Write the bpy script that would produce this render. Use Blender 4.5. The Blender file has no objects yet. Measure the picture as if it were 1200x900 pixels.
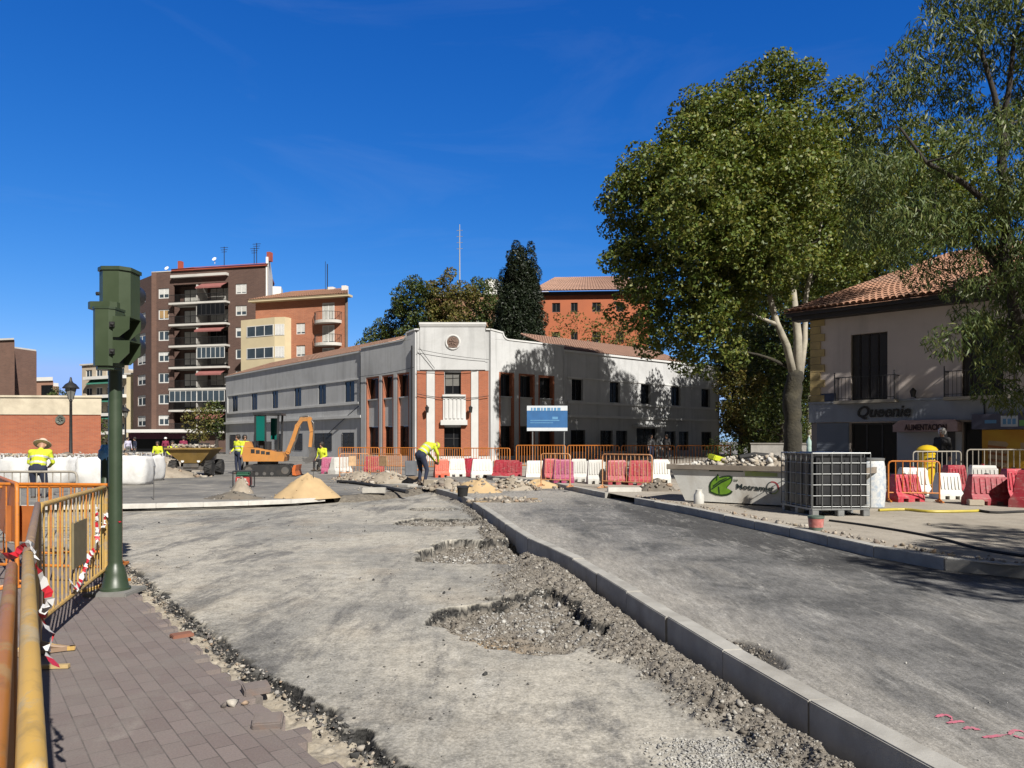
import bpy, bmesh, math, random
import numpy as np
from mathutils import Vector, Matrix, Quaternion
from mathutils.geometry import tessellate_polygon

R = random.Random(7)
NR = np.random.RandomState(11)
SC = bpy.context.scene
COL = SC.collection
PI = math.pi
F, HZ, CH = 870.0, 517.0, 1.6          # focal length (px of 1200), horizon row, eye height


def G(px, py, z=0.0):
    """ground point seen at a pixel, on the level z"""
    Y = F * (CH - z) / (py - HZ)
    return ((px - 600) / F * Y, Y, z)


def P(px, py, Y):
    return ((px - 600) / F * Y, Y, CH + (HZ - py) / F * Y)


# ------------------------------------------------------------------ tagging
def link(o, parent=None):
    COL.objects.link(o)
    if parent is not None:
        o.parent = parent
    return o


def tag(o, label=None, cat=None, group=None, kind=None):
    if label: o['label'] = label
    if cat: o['category'] = cat
    if group: o['group'] = group
    if kind: o['kind'] = kind
    return o


def thing(name, label, cat, loc=(0, 0, 0), rz=0.0, group=None):
    o = bpy.data.objects.new(name, None)
    o.empty_display_size = 0.2
    link(o)
    o.location = loc
    o.rotation_euler = (0, 0, rz)
    return tag(o, label, cat, group)


def dup(o, loc=None, rz=None, label=None, group=None, parent=None, mat=None):
    c = o.copy()
    COL.objects.link(c)
    if parent is not None:
        c.parent = parent
    if loc is not None: c.location = loc
    if rz is not None: c.rotation_euler = (0, 0, rz)
    if label: c['label'] = label
    if group: c['group'] = group
    for ch in list(o.children):
        dup(ch, parent=c)
    return c


# ------------------------------------------------------------------ mesh builder
class MB:
    def __init__(s):
        s.v = []; s.f = []; s.m = []; s.mi = 0

    def mat(s, i):
        s.mi = i
        return s

    def add(s, vs, fs):
        b = len(s.v)
        s.v.extend([tuple(p) for p in vs])
        for f in fs:
            s.f.append(tuple(b + i for i in f)); s.m.append(s.mi)
        return s

    def box(s, c, d, rz=0.0, M=None, ch=0.0):
        x, y, z = d[0] / 2, d[1] / 2, d[2] / 2
        if ch <= 0:
            vs = [(-x, -y, -z), (x, -y, -z), (x, y, -z), (-x, y, -z), (-x, -y, z), (x, -y, z), (x, y, z), (-x, y, z)]
            fs = [(0, 3, 2, 1), (4, 5, 6, 7), (0, 1, 5, 4), (1, 2, 6, 5), (2, 3, 7, 6), (3, 0, 4, 7)]
        else:
            c2 = min(ch, x * .9, y * .9, z * .9)
            bm = bmesh.new()
            bmesh.ops.create_cube(bm, size=1)
            bmesh.ops.scale(bm, vec=(2 * x, 2 * y, 2 * z), verts=bm.verts)
            bmesh.ops.bevel(bm, geom=list(bm.edges), offset=c2, segments=2, affect='EDGES')
            bm.verts.index_update()
            vs = [tuple(v.co) for v in bm.verts]
            fs = [tuple(v.index for v in f.verts) for f in bm.faces]
            bm.free()
        T = M if M is not None else Matrix.Translation(c) @ Matrix.Rotation(rz, 4, 'Z')
        return s.add([T @ Vector(p) for p in vs], fs)

    def bx(s, x0, x1, y0, y1, z0, z1, ch=0.0):
        return s.box(((x0 + x1) / 2, (y0 + y1) / 2, (z0 + z1) / 2), (abs(x1 - x0), abs(y1 - y0), abs(z1 - z0)), ch=ch)

    def beam(s, p0, p1, w, h, up=(0, 0, 1)):
        """rectangular bar from p0 to p1"""
        p0 = Vector(p0); p1 = Vector(p1); d = (p1 - p0); L = d.length; d.normalize()
        u = Vector(up)
        if abs(d.dot(u)) > .98: u = Vector((0, 1, 0))
        sx = d.cross(u).normalized(); sz = sx.cross(d).normalized()
        vs = []
        for p in (p0, p1):
            for a, b in ((-1, -1), (1, -1), (1, 1), (-1, 1)):
                vs.append(p + sx * (a * w / 2) + sz * (b * h / 2))
        return s.add(vs, [(0, 1, 2, 3), (4, 7, 6, 5), (0, 4, 5, 1), (1, 5, 6, 2), (2, 6, 7, 3), (3, 7, 4, 0)])

    def tube(s, path, r, n=8, caps=True, flat=1.0):
        path = [Vector(p) for p in path]
        rs = r if isinstance(r, (list, tuple)) else [r] * len(path)
        b = len(s.v)
        prev = None
        for i, p in enumerate(path):
            if i == 0: t = path[1] - p
            elif i == len(path) - 1: t = p - path[i - 1]
            else: t = (path[i + 1] - path[i - 1])
            t.normalize()
            if prev is None:
                a = Vector((0, 0, 1)) if abs(t.z) < .9 else Vector((1, 0, 0))
                u = t.cross(a).normalized()
            else:
                u = (prev - t * prev.dot(t))
                if u.length < 1e-5: u = t.orthogonal()
                u.normalize()
            prev = u
            w = t.cross(u)
            for k in range(n):
                an = 2 * PI * k / n
                s.v.append(tuple(p + (u * math.cos(an) + w * math.sin(an) * flat) * rs[i]))
        for i in range(len(path) - 1):
            for k in range(n):
                k2 = (k + 1) % n
                s.f.append((b + i * n + k, b + i * n + k2, b + (i + 1) * n + k2, b + (i + 1) * n + k)); s.m.append(s.mi)
        if caps:
            s.f.append(tuple(b + k for k in reversed(range(n)))); s.m.append(s.mi)
            e = b + (len(path) - 1) * n
            s.f.append(tuple(e + k for k in range(n))); s.m.append(s.mi)
        return s

    def lathe(s, prof, c=(0, 0, 0), n=20, M=None):
        """prof = [(r,z)...] turned about z"""
        b = len(s.v)
        T = M if M is not None else Matrix.Translation(c)
        for r, z in prof:
            for k in range(n):
                a = 2 * PI * k / n
                s.v.append(tuple(T @ Vector((r * math.cos(a), r * math.sin(a), z))))
        for i in range(len(prof) - 1):
            for k in range(n):
                k2 = (k + 1) % n
                s.f.append((b + i * n + k, b + i * n + k2, b + (i + 1) * n + k2, b + (i + 1) * n + k)); s.m.append(s.mi)
        if prof[0][0] > 1e-4:
            s.f.append(tuple(b + k for k in reversed(range(n)))); s.m.append(s.mi)
        if prof[-1][0] > 1e-4:
            e = b + (len(prof) - 1) * n
            s.f.append(tuple(e + k for k in range(n))); s.m.append(s.mi)
        return s

    def prism(s, poly, h0, h1, axis='z', M=None):
        """extrude a 2-D polygon; axis 'z': (x,y)->z, 'y': (x,z) extruded along y, 'x': (y,z) along x"""
        def mk(p, h):
            if axis == 'z': return Vector((p[0], p[1], h))
            if axis == 'y': return Vector((p[0], h, p[1]))
            return Vector((h, p[0], p[1]))
        T = M if M is not None else Matrix.Identity(4)
        n = len(poly)
        vs = [T @ mk(p, h0) for p in poly] + [T @ mk(p, h1) for p in poly]
        tris = tessellate_polygon([[Vector((p[0], p[1], 0)) for p in poly]])
        fs = []
        for t in tris:
            fs.append(tuple(t)); fs.append(tuple(n + i for i in reversed(t)))
        for i in range(n):
            j = (i + 1) % n
            fs.append((i, n + i, n + j, j))
        return s.add(vs, fs)

    def loft(s, rings, caps=True):
        n = len(rings[0]); b = len(s.v)
        for r in rings:
            s.v.extend([tuple(p) for p in r])
        for i in range(len(rings) - 1):
            for k in range(n):
                k2 = (k + 1) % n
                s.f.append((b + i * n + k, b + i * n + k2, b + (i + 1) * n + k2, b + (i + 1) * n + k)); s.m.append(s.mi)
        if caps:
            s.f.append(tuple(b + k for k in reversed(range(n)))); s.m.append(s.mi)
            e = b + (len(rings) - 1) * n
            s.f.append(tuple(e + k for k in range(n))); s.m.append(s.mi)
        return s

    def build(s, name, mats, parent=None, smooth=False, fixn=True):
        me = bpy.data.meshes.new(name)
        me.from_pydata(s.v, [], s.f)
        if not isinstance(mats, (list, tuple)): mats = [mats]
        for m in mats: me.materials.append(m)
        if len(mats) > 1:
            me.polygons.foreach_set('material_index', s.m)
        if fixn:
            bm = bmesh.new(); bm.from_mesh(me)
            bmesh.ops.recalc_face_normals(bm, faces=bm.faces)
            bm.to_mesh(me); bm.free()
        if smooth:
            me.polygons.foreach_set('use_smooth', [True] * len(me.polygons))
            if smooth != 'all':
                try: me.set_sharp_from_angle(angle=math.radians(40))
                except Exception: pass
        me.update()
        o = bpy.data.objects.new(name, me)
        return link(o, parent)


def mesh_np(name, verts, faces, mat, parent=None, smooth=False):
    """verts Nx3 array, faces MxK array of equal polygons"""
    me = bpy.data.meshes.new(name)
    verts = np.asarray(verts, dtype=np.float32); faces = np.asarray(faces, dtype=np.int32)
    nv, nf, k = len(verts), len(faces), faces.shape[1]
    me.vertices.add(nv); me.vertices.foreach_set('co', verts.ravel())
    me.loops.add(nf * k); me.loops.foreach_set('vertex_index', faces.ravel())
    me.polygons.add(nf)
    me.polygons.foreach_set('loop_start', np.arange(0, nf * k, k, dtype=np.int32))
    try: me.polygons.foreach_set('loop_total', np.full(nf, k, dtype=np.int32))
    except Exception: pass
    if smooth: me.polygons.foreach_set('use_smooth', np.ones(nf, dtype=bool))
    for m in (mat if isinstance(mat, (list, tuple)) else [mat]): me.materials.append(m)
    me.update(calc_edges=True); me.validate()
    o = bpy.data.objects.new(name, me)
    return link(o, parent)


def sheet(name, poly, z, mat, kind='structure', sub=0):
    mb = MB()
    tris = tessellate_polygon([[Vector((p[0], p[1], 0)) for p in poly]])
    mb.add([(p[0], p[1], z) for p in poly], tris)
    o = mb.build(name, mat, fixn=False)
    me = o.data
    bm = bmesh.new(); bm.from_mesh(me)
    for f in bm.faces:
        if f.normal.z < 0: f.normal_flip()
    bm.to_mesh(me); bm.free()
    return tag(o, kind=kind) if kind else o


# ------------------------------------------------------------------ noise (numpy)
def _hash(ix, iy, seed):
    h = (ix.astype(np.int64) * 374761393 + iy.astype(np.int64) * 668265263 + seed * 1442695041) & 0x7fffffff
    h = ((h ^ (h >> 13)) * 1274126177) & 0x7fffffff
    return ((h ^ (h >> 16)) & 0xffff) / 65535.0


def vnoise(x, y, seed=0):
    ix = np.floor(x); iy = np.floor(y); fx = x - ix; fy = y - iy
    fx = fx * fx * (3 - 2 * fx); fy = fy * fy * (3 - 2 * fy)
    a = _hash(ix, iy, seed); b = _hash(ix + 1, iy, seed); c = _hash(ix, iy + 1, seed); d = _hash(ix + 1, iy + 1, seed)
    return (a * (1 - fx) + b * fx) * (1 - fy) + (c * (1 - fx) + d * fx) * fy


def fbm(x, y, seed=0, oct=4):
    x = np.asarray(x, float); y = np.asarray(y, float)
    t = 0; a = .5; s = 0
    for i in range(oct):
        t = t + a * vnoise(x * 2 ** i + 17.3 * i, y * 2 ** i - 9.1 * i, seed + i); s += a; a *= .5
    return t / s


def sstep(a, b, x):
    t = np.clip((x - a) / (b - a), 0, 1)
    return t * t * (3 - 2 * t)


# ------------------------------------------------------------------ materials
MATS = {}


def srgb(h):
    h = h.lstrip('#')
    c = [int(h[i:i + 2], 16) / 255 for i in (0, 2, 4)]
    return tuple(x / 12.92 if x <= .04045 else ((x + .055) / 1.055) ** 2.4 for x in c)


class NT:
    """small node-tree helper"""
    def __init__(s, name):
        s.mat = bpy.data.materials.new(name); s.mat.use_nodes = True
        s.t = s.mat.node_tree; s.n = s.t.nodes; s.l = s.t.links
        s.p = s.n['Principled BSDF']
        s.out = s.n['Material Output']

    def new(s, typ, **kw):
        n = s.n.new(typ)
        for k, v in kw.items(): setattr(n, k, v)
        return n

    def set(s, sock, v):
        if hasattr(v, 'is_linked') or isinstance(v, bpy.types.NodeSocket): s.l.new(v, sock)
        else: sock.default_value = v

    def coord(s, kind='Object', scale=None, rot=None):
        if kind == 'Position':
            o = s.new('ShaderNodeNewGeometry').outputs['Position']
        else:
            o = s.new('ShaderNodeTexCoord').outputs[kind]
        if scale or rot:
            m = s.new('ShaderNodeMapping'); s.l.new(o, m.inputs['Vector'])
            if scale: m.inputs['Scale'].default_value = scale
            if rot: m.inputs['Rotation'].default_value = rot
            o = m.outputs[0]
        return o

    def noise(s, vec, scale, detail=4, rough=.55, dist=0.0, out='Fac'):
        n = s.new('ShaderNodeTexNoise'); s.l.new(vec, n.inputs['Vector'])
        n.inputs['Scale'].default_value = scale; n.inputs['Detail'].default_value = detail
        n.inputs['Roughness'].default_value = rough; n.inputs['Distortion'].default_value = dist
        return n.outputs[out]

    def voro(s, vec, scale, out='Distance', feature='F1'):
        n = s.new('ShaderNodeTexVoronoi', feature=feature); s.l.new(vec, n.inputs['Vector'])
        n.inputs['Scale'].default_value = scale
        return n.outputs[out]

    def ramp(s, fac, stops, interp='LINEAR'):
        n = s.new('ShaderNodeValToRGB'); s.l.new(fac, n.inputs[0]); n.color_ramp.interpolation = interp
        e = n.color_ramp.elements
        while len(e) < len(stops): e.new(.5)
        for el, (pos, c) in zip(e, stops):
            el.position = pos
            el.color = (c, c, c, 1) if isinstance(c, (int, float)) else (*c[:3], 1)
        return n.outputs[0]

    def mix(s, fac, a, b, mode='MIX'):
        n = s.new('ShaderNodeMix', data_type='RGBA', blend_type=mode)
        s.set(n.inputs[0], fac)
        for sock, v in ((n.inputs[6], a), (n.inputs[7], b)):
            if isinstance(v, bpy.types.NodeSocket): s.l.new(v, sock)
            else: sock.default_value = (*v[:3], 1) if not isinstance(v, (int, float)) else (v, v, v, 1)
        return n.outputs[2]

    def math(s, op, a, b=0.0, c=None):
        n = s.new('ShaderNodeMath', operation=op)
        s.set(n.inputs[0], a); s.set(n.inputs[1], b)
        if c is not None: s.set(n.inputs[2], c)
        return n.outputs[0]

    def bump(s, h, strength=.3, dist=.01, normal=None):
        n = s.new('ShaderNodeBump'); s.l.new(h, n.inputs['Height'])
        n.inputs['Strength'].default_value = strength; n.inputs['Distance'].default_value = dist
        if normal is not None: s.l.new(normal, n.inputs['Normal'])
        return n.outputs[0]

    def fin(s, color=None, rough=.8, normal=None, metal=0.0, spec=None):
        if color is not None:
            if isinstance(color, bpy.types.NodeSocket): s.l.new(color, s.p.inputs['Base Color'])
            else: s.p.inputs['Base Color'].default_value = (*color[:3], 1)
        s.set(s.p.inputs['Roughness'], rough)
        s.p.inputs['Metallic'].default_value = metal
        if spec is not None: s.p.inputs['Specular IOR Level'].default_value = spec
        if normal is not None: s.l.new(normal, s.p.inputs['Normal'])
        return s.mat


def plain(name, c, rough=.7, var=.25, scale=3.0, bump=.15, bdist=.004, metal=0.0, dirt=None, dirt_amt=.35, fine=None, spec=None, coord='Object', ov=0.0, streak=0.0):
    """a paint / plaster / plastic with tonal variation, optional grime patches and fine bump"""
    if name in MATS: return MATS[name]
    t = NT(name)
    v = t.coord(coord)
    a = tuple(max(0, x * (1 - var)) for x in c); b = tuple(min(1, x * (1 + var * .7)) for x in c)
    n1 = t.noise(v, scale, 6, .6)
    col = t.mix(t.ramp(n1, [(.3, 0.), (.7, 1.)]), a, b)
    if dirt is not None:
        n2 = t.noise(v, scale * .45 + .1, 7, .68, .4)
        col = t.mix(t.math('MULTIPLY', t.ramp(n2, [(.48, 0.), (.68, 1.)]), dirt_amt), col, dirt)
    if streak > 0:      # rain runs down the wall and patched areas
        vz = t.coord(coord, scale=(1.6, 1.6, .10)); r1 = t.noise(vz, 1.0, 8, .72)
        col = t.mix(t.math('MULTIPLY', t.ramp(r1, [(.50, 0.), (.70, 1.)]), streak), col, tuple(x * .45 for x in c))
        r2 = t.noise(v, .16, 2, .4)
        col = t.mix(t.math('MULTIPLY', t.ramp(r2, [(.53, 0.), (.55, 1.)]), streak * .35), col, tuple(x * .8 for x in c))
    if ov > 0:          # every single one faded a little differently
        oi = t.new('ShaderNodeObjectInfo')
        col = t.mix(1.0, col, t.ramp(oi.outputs['Random'], [(0., 1 - ov), (1., 1 + ov * .4)]), 'MULTIPLY')
        col = t.mix(t.math('MULTIPLY', t.ramp(t.noise(t.coord(coord, scale=(1, 1, 2.5)), 9, 8, .8), [(.52, 0.), (.66, 1.)]), ov * 1.6), col, (.48, .42, .36))
    nb = t.noise(v, fine or scale * 14, 4, .6)
    t.fin(col, t.math('MULTIPLY_ADD', n1, .2, rough - .1), t.bump(nb, bump, bdist) if bump > 0 else None, metal, spec)
    MATS[name] = t.mat
    return t.mat


def worn_paint(name, c, under, amt=.5, rough=.5, scale=9.0, grime=(.12, .1, .08)):
    """painted steel tube, paint rubbed off in patches down to another colour"""
    if name in MATS: return MATS[name]
    t = NT(name)
    v = t.coord('Object')
    n = t.noise(v, scale, 8, .7, .6)
    m = t.ramp(n, [(1 - amt - .06, 0.), (1 - amt + .02, 1.)])
    n2 = t.noise(v, scale * .4, 5, .6)
    base = t.mix(n2, tuple(x * .75 for x in c), tuple(min(1, x * 1.15) for x in c))
    col = t.mix(m, base, under)
    g = t.ramp(t.noise(v, scale * 2.2, 6, .7), [(.52, 0.), (.75, .6)])
    col = t.mix(g, col, grime)
    h = t.math('SUBTRACT', 1.0, m)
    t.fin(col, t.math('MULTIPLY_ADD', m, .25, rough), t.bump(h, .25, .002))
    MATS[name] = t.mat
    return t.mat


def bricks(name, c1, c2, mortar, sx=.25, sy=.065, scale=1.0, rough=.85, axis='xz', bump=.35):
    """brickwork on a wall plane; local x along, z up"""
    if name in MATS: return MATS[name]
    t = NT(name)
    v = t.coord('Object')
    sep = t.new('ShaderNodeSeparateXYZ'); t.l.new(v, sep.inputs[0])
    cmb = t.new('ShaderNodeCombineXYZ')
    ax = t.math('ADD', sep.outputs[0], sep.outputs[1])
    t.l.new(ax, cmb.inputs[0]); t.l.new(sep.outputs[2], cmb.inputs[1])
    b = t.new('ShaderNodeTexBrick')
    t.l.new(cmb.outputs[0], b.inputs['Vector'])
    b.inputs['Scale'].default_value = 1
    b.inputs['Brick Width'].default_value = sx; b.inputs['Row Height'].default_value = sy
    b.inputs['Mortar Size'].default_value = sy * .09; b.inputs['Mortar Smooth'].default_value = .1
    b.inputs['Color1'].default_value = (*c1, 1); b.inputs['Color2'].default_value = (*c2, 1); b.inputs['Mortar'].default_value = (*mortar, 1)
    n = t.noise(v, .5, 6, .6)
    col = t.mix(.45, b.outputs['Color'], t.ramp(n, [(.3, .75), (.7, 1.2)]), 'MULTIPLY')
    t.fin(col, rough, t.bump(b.outputs['Fac'], -bump, .006))
    MATS[name] = t.mat
    return t.mat


def glass_dark(name, c=(.02, .025, .03), rough=.06):
    if name in MATS: return MATS[name]
    t = NT(name)
    v = t.coord('Object')
    n = t.noise(v, .8, 3)
    t.fin(t.mix(n, tuple(x * .5 for x in c), tuple(x * 1.6 for x in c)), rough, t.bump(t.noise(v, 1.2, 2), .06, .02), spec=.22)
    MATS[name] = t.mat
    return t.mat


def leaf_mat(name, cols, trans=.35, rough=.5, spec=.35):
    """cols: list of colours spread over the leaves at random; leaves let light through"""
    if name in MATS: return MATS[name]
    t = NT(name)
    g = t.new('ShaderNodeNewGeometry')
    k = len(cols)
    col = t.ramp(g.outputs['Random Per Island'], [((i + .5) / k, c) for i, c in enumerate(cols)])
    pn = t.noise(t.coord('Object'), .45, 3)
    col = t.mix(.8, col, t.ramp(pn, [(.35, .72), (.65, 1.25)]), 'MULTIPLY')
    t.fin(col, rough, spec=spec)
    tr = t.new('ShaderNodeBsdfTranslucent')
    t.l.new(t.mix(1., col, (1.25, 1.15, .55), 'MULTIPLY'), tr.inputs['Color'])
    mx = t.new('ShaderNodeMixShader'); mx.inputs[0].default_value = trans
    t.l.new(t.p.outputs[0], mx.inputs[1]); t.l.new(tr.outputs[0], mx.inputs[2])
    t.l.new(mx.outputs[0], t.out.inputs[0])
    MATS[name] = t.mat
    return t.mat


def stone_mat(name, cols, rough=.9):
    if name in MATS: return MATS[name]
    t = NT(name)
    g = t.new('ShaderNodeNewGeometry'); k = len(cols)
    col = t.ramp(g.outputs['Random Per Island'], [((i + .5) / k, c) for i, c in enumerate(cols)])
    v = t.coord('Object')
    n = t.noise(v, 30, 5, .65)
    col = t.mix(.6, col, t.ramp(n, [(.3, .65), (.7, 1.2)]), 'MULTIPLY')
    t.fin(col, rough, t.bump(t.noise(v, 120, 3), .35, .004))
    MATS[name] = t.mat
    return t.mat


# ------------------------------------------------------------------ text
def text_mesh(name, body, size, mat, parent, loc, rot, depth=.006, sx=1.0, shear=0.0, align='LEFT', bold=0.0):
    cu = bpy.data.curves.new(name, 'FONT')
    cu.body = body; cu.size = size; cu.extrude = depth; cu.align_x = align; cu.shear = shear; cu.offset = bold
    cu.resolution_u = 3
    o = bpy.data.objects.new('tmp', cu); COL.objects.link(o)
    dg = bpy.context.evaluated_depsgraph_get()
    me = bpy.data.meshes.new_from_object(o.evaluated_get(dg))
    bpy.data.objects.remove(o); bpy.data.curves.remove(cu)
    me.name = name
    me.materials.clear(); me.materials.append(mat)
    ob = bpy.data.objects.new(name, me)
    link(ob, parent)
    ob.location = loc; ob.rotation_euler = rot; ob.scale = (sx, 1, 1)
    return ob


# ------------------------------------------------------------------ facade helper
class Plane:
    """vertical plane through A (x,y) towards direction d; local x along it, local y into the building"""
    def __init__(s, A, B):
        s.A = Vector(A); d = Vector(B) - s.A; s.L = d.length; s.d = d.normalized()
        s.rz = math.atan2(s.d.y, s.d.x)

    def u(s, px):
        k = (px - 600) / F
        return (k * s.A.y - s.A.x) / (s.d.x - k * s.d.y)

    def z(s, px, py, off=0.0):
        Y = s.A.y + s.u(px) * s.d.y
        return CH + (HZ - py) / F * Y

    def rect(s, px0, px1, py0, py1):
        pm = (px0 + px1) / 2
        return (s.u(px0), s.u(px1), s.z(pm, py1), s.z(pm, py0))


def wall_holes(mb, u0, u1, z0, z1, holes, depth, y=0.0, back=None):
    """wall sheet in local xz at y with rectangular holes (u0,u1,z0,z1) whose reveals run back by depth"""
    us = sorted(set([u0, u1] + [h[0] for h in holes] + [h[1] for h in holes]))
    zs = sorted(set([z0, z1] + [h[2] for h in holes] + [h[3] for h in holes]))
    us = [u for u in us if u0 - 1e-6 <= u <= u1 + 1e-6]; zs = [z for z in zs if z0 - 1e-6 <= z <= z1 + 1e-6]
    for i in range(len(us) - 1):
        for j in range(len(zs) - 1):
            cu = (us[i] + us[i + 1]) / 2; cz = (zs[j] + zs[j + 1]) / 2
            if any(h[0] < cu < h[1] and h[2] < cz < h[3] for h in holes): continue
            mb.add([(us[i], y, zs[j]), (us[i + 1], y, zs[j]), (us[i + 1], y, zs[j + 1]), (us[i], y, zs[j + 1])], [(0, 1, 2, 3)])
    for h in holes:
        a, b, c, d = h[:4]
        q = y + depth
        mb.add([(a, y, c), (a, q, c), (a, q, d), (a, y, d)], [(0, 1, 2, 3)])
        mb.add([(b, y, c), (b, y, d), (b, q, d), (b, q, c)], [(0, 1, 2, 3)])
        mb.add([(a, y, c), (b, y, c), (b, q, c), (a, q, c)], [(0, 1, 2, 3)])
        mb.add([(a, y, d), (a, q, d), (b, q, d), (b, y, d)], [(0, 1, 2, 3)])
    return mb


def window(parent, h, y, fm, gm, cols=2, rows=1, fw=.06, name='window', pane=True, blind=None, blind_frac=0.0):
    """frame + pane set into a hole h=(u0,u1,z0,z1) at depth y"""
    a, b, c, d = h
    mb = MB()
    mb.bx(a + .002, a + fw, y - .03, y + .03, c + .002, d - .002); mb.bx(b - fw, b - .002, y - .03, y + .03, c + .002, d - .002)
    mb.bx(a + fw, b - fw, y - .03, y + .03, c + .002, c + fw); mb.bx(a + fw, b - fw, y - .03, y + .03, d - fw, d - .002)
    for i in range(1, cols):
        x = a + (b - a) * i / cols
        mb.bx(x - fw * .5, x + fw * .5, y - .027, y + .027, c + fw, d - fw)
    for j in range(1, rows):
        z = c + (d - c) * j / rows
        mb.bx(a + fw, b - fw, y - .024, y + .024, z - fw * .4, z + fw * .4)
    w = mb.build(name, fm, parent)
    if pane:
        MB().bx(a + fw * .6, b - fw * .6, y + .006, y + .012, c + fw * .6, d - fw * .6).build('pane', gm, w)
    if blind is not None and blind_frac > 0:
        z = d - fw - (d - c - 2 * fw) * blind_frac
        s = MB()
        k = max(2, int((d - fw - z) / .07))
        for i in range(k):
            za = z + (d - fw - z) * i / k; zb = z + (d - fw - z) * (i + 1) / k
            s.add([(a + fw, y - .016, za), (b - fw, y - .016, za), (b - fw, y - .006, zb), (a + fw, y - .006, zb)], [(0, 1, 2, 3)])
        s.build('roller_blind', blind, w)
    return w
# ================================================================== camera, light, sky
cam = bpy.data.cameras.new('camera'); camo = bpy.data.objects.new('camera', cam); COL.objects.link(camo)
camo.location = (0, 0, CH); camo.rotation_euler = (PI / 2, 0, 0)
cam.sensor_fit = 'HORIZONTAL'; cam.sensor_width = 36.0; cam.lens = 36.0 * F / 1200.0
cam.shift_y = (HZ - 450) / 1200.0
cam.clip_start = .05; cam.clip_end = 3000
SC.camera = camo

SUN_AZ = math.radians(29.5)      # behind the camera, to its right
SUN_EL = math.radians(39)
sd = Vector((math.sin(SUN_AZ) * math.cos(SUN_EL), -math.cos(SUN_AZ) * math.cos(SUN_EL), math.sin(SUN_EL)))
sun = bpy.data.lights.new('sun', 'SUN'); sun.energy = 5.0; sun.angle = math.radians(.53); sun.color = (1.0, .955, .88)
suno = bpy.data.objects.new('sun', sun); COL.objects.link(suno)
suno.rotation_euler = sd.to_track_quat('Z', 'Y').to_euler(); suno.location = (20, -30, 40)

w = bpy.data.worlds.new('World'); SC.world = w; w.use_nodes = True
nt = w.node_tree
bg = nt.nodes['Background']
sky = nt.nodes.new('ShaderNodeTexSky'); sky.sky_type = 'NISHITA'; sky.sun_disc = False
sky.sun_elevation = SUN_EL; sky.sun_rotation = math.atan2(sd.x, sd.y)
sky.altitude = 650; sky.air_density = 1.0; sky.dust_density = 0.0; sky.ozone_density = 3.0
# the deep saturated blue of the day: each channel of the sky light gets its own gain and gamma
sp_ = nt.nodes.new('ShaderNodeSeparateColor'); cb_ = nt.nodes.new('ShaderNodeCombineColor')
nt.links.new(sky.outputs[0], sp_.inputs[0])
for i_, (g_, k_) in enumerate(((1.98, 1.08), (1.07, .758), (.72, 1.09))):
    m1 = nt.nodes.new('ShaderNodeMath'); m1.operation = 'MULTIPLY'; m1.inputs[1].default_value = .1
    m2 = nt.nodes.new('ShaderNodeMath'); m2.operation = 'POWER'; m2.inputs[1].default_value = g_
    m3 = nt.nodes.new('ShaderNodeMath'); m3.operation = 'MULTIPLY'; m3.inputs[1].default_value = k_ * 10
    nt.links.new(sp_.outputs[i_], m1.inputs[0]); nt.links.new(m1.outputs[0], m2.inputs[0]); nt.links.new(m2.outputs[0], m3.inputs[0])
    if i_ < 2:
        m4 = nt.nodes.new('ShaderNodeMath'); m4.operation = 'MINIMUM'; m4.inputs[1].default_value = (3.4, 5.4)[i_]
        nt.links.new(m3.outputs[0], m4.inputs[0]); m3 = m4
    nt.links.new(m3.outputs[0], cb_.inputs[i_])
# neutral grey blended into the unseen sky overhead and behind, as added ambient fill
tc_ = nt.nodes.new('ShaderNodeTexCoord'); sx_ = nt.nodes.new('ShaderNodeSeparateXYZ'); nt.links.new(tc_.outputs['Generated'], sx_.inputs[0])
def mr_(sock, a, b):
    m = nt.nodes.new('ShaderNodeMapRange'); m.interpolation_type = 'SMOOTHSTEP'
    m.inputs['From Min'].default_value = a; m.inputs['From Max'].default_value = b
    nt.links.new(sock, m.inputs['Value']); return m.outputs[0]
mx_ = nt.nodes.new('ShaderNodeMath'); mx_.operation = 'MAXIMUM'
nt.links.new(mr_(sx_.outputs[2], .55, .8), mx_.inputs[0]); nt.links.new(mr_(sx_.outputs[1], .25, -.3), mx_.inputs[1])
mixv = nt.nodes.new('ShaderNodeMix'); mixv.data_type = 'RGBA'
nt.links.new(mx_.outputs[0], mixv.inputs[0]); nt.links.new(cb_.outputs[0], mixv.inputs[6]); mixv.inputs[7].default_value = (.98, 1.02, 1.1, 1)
# hardly visible wisps of cirrus
mpw = nt.nodes.new('ShaderNodeMapping'); mpw.inputs['Scale'].default_value = (1.6, 1.6, 7.0); mpw.inputs['Rotation'].default_value = (.25, .1, .3)
nzw = nt.nodes.new('ShaderNodeTexNoise'); nzw.inputs['Scale'].default_value = 1.5; nzw.inputs['Detail'].default_value = 7; nzw.inputs['Roughness'].default_value = .6; nzw.inputs['Distortion'].default_value = .8
nt.links.new(tc_.outputs['Generated'], mpw.inputs[0]); nt.links.new(mpw.outputs[0], nzw.inputs['Vector'])
wf = nt.nodes.new('ShaderNodeMapRange'); wf.inputs['From Min'].default_value = .54; wf.inputs['From Max'].default_value = .85; wf.inputs['To Max'].default_value = .07
nt.links.new(nzw.outputs['Fac'], wf.inputs['Value'])
mixw = nt.nodes.new('ShaderNodeMix'); mixw.data_type = 'RGBA'; mixw.inputs[7].default_value = (5.5, 6.6, 8.5, 1)
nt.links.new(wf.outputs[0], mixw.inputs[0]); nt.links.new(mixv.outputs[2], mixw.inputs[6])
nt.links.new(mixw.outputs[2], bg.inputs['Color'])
bg.inputs['Strength'].default_value = .063

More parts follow.
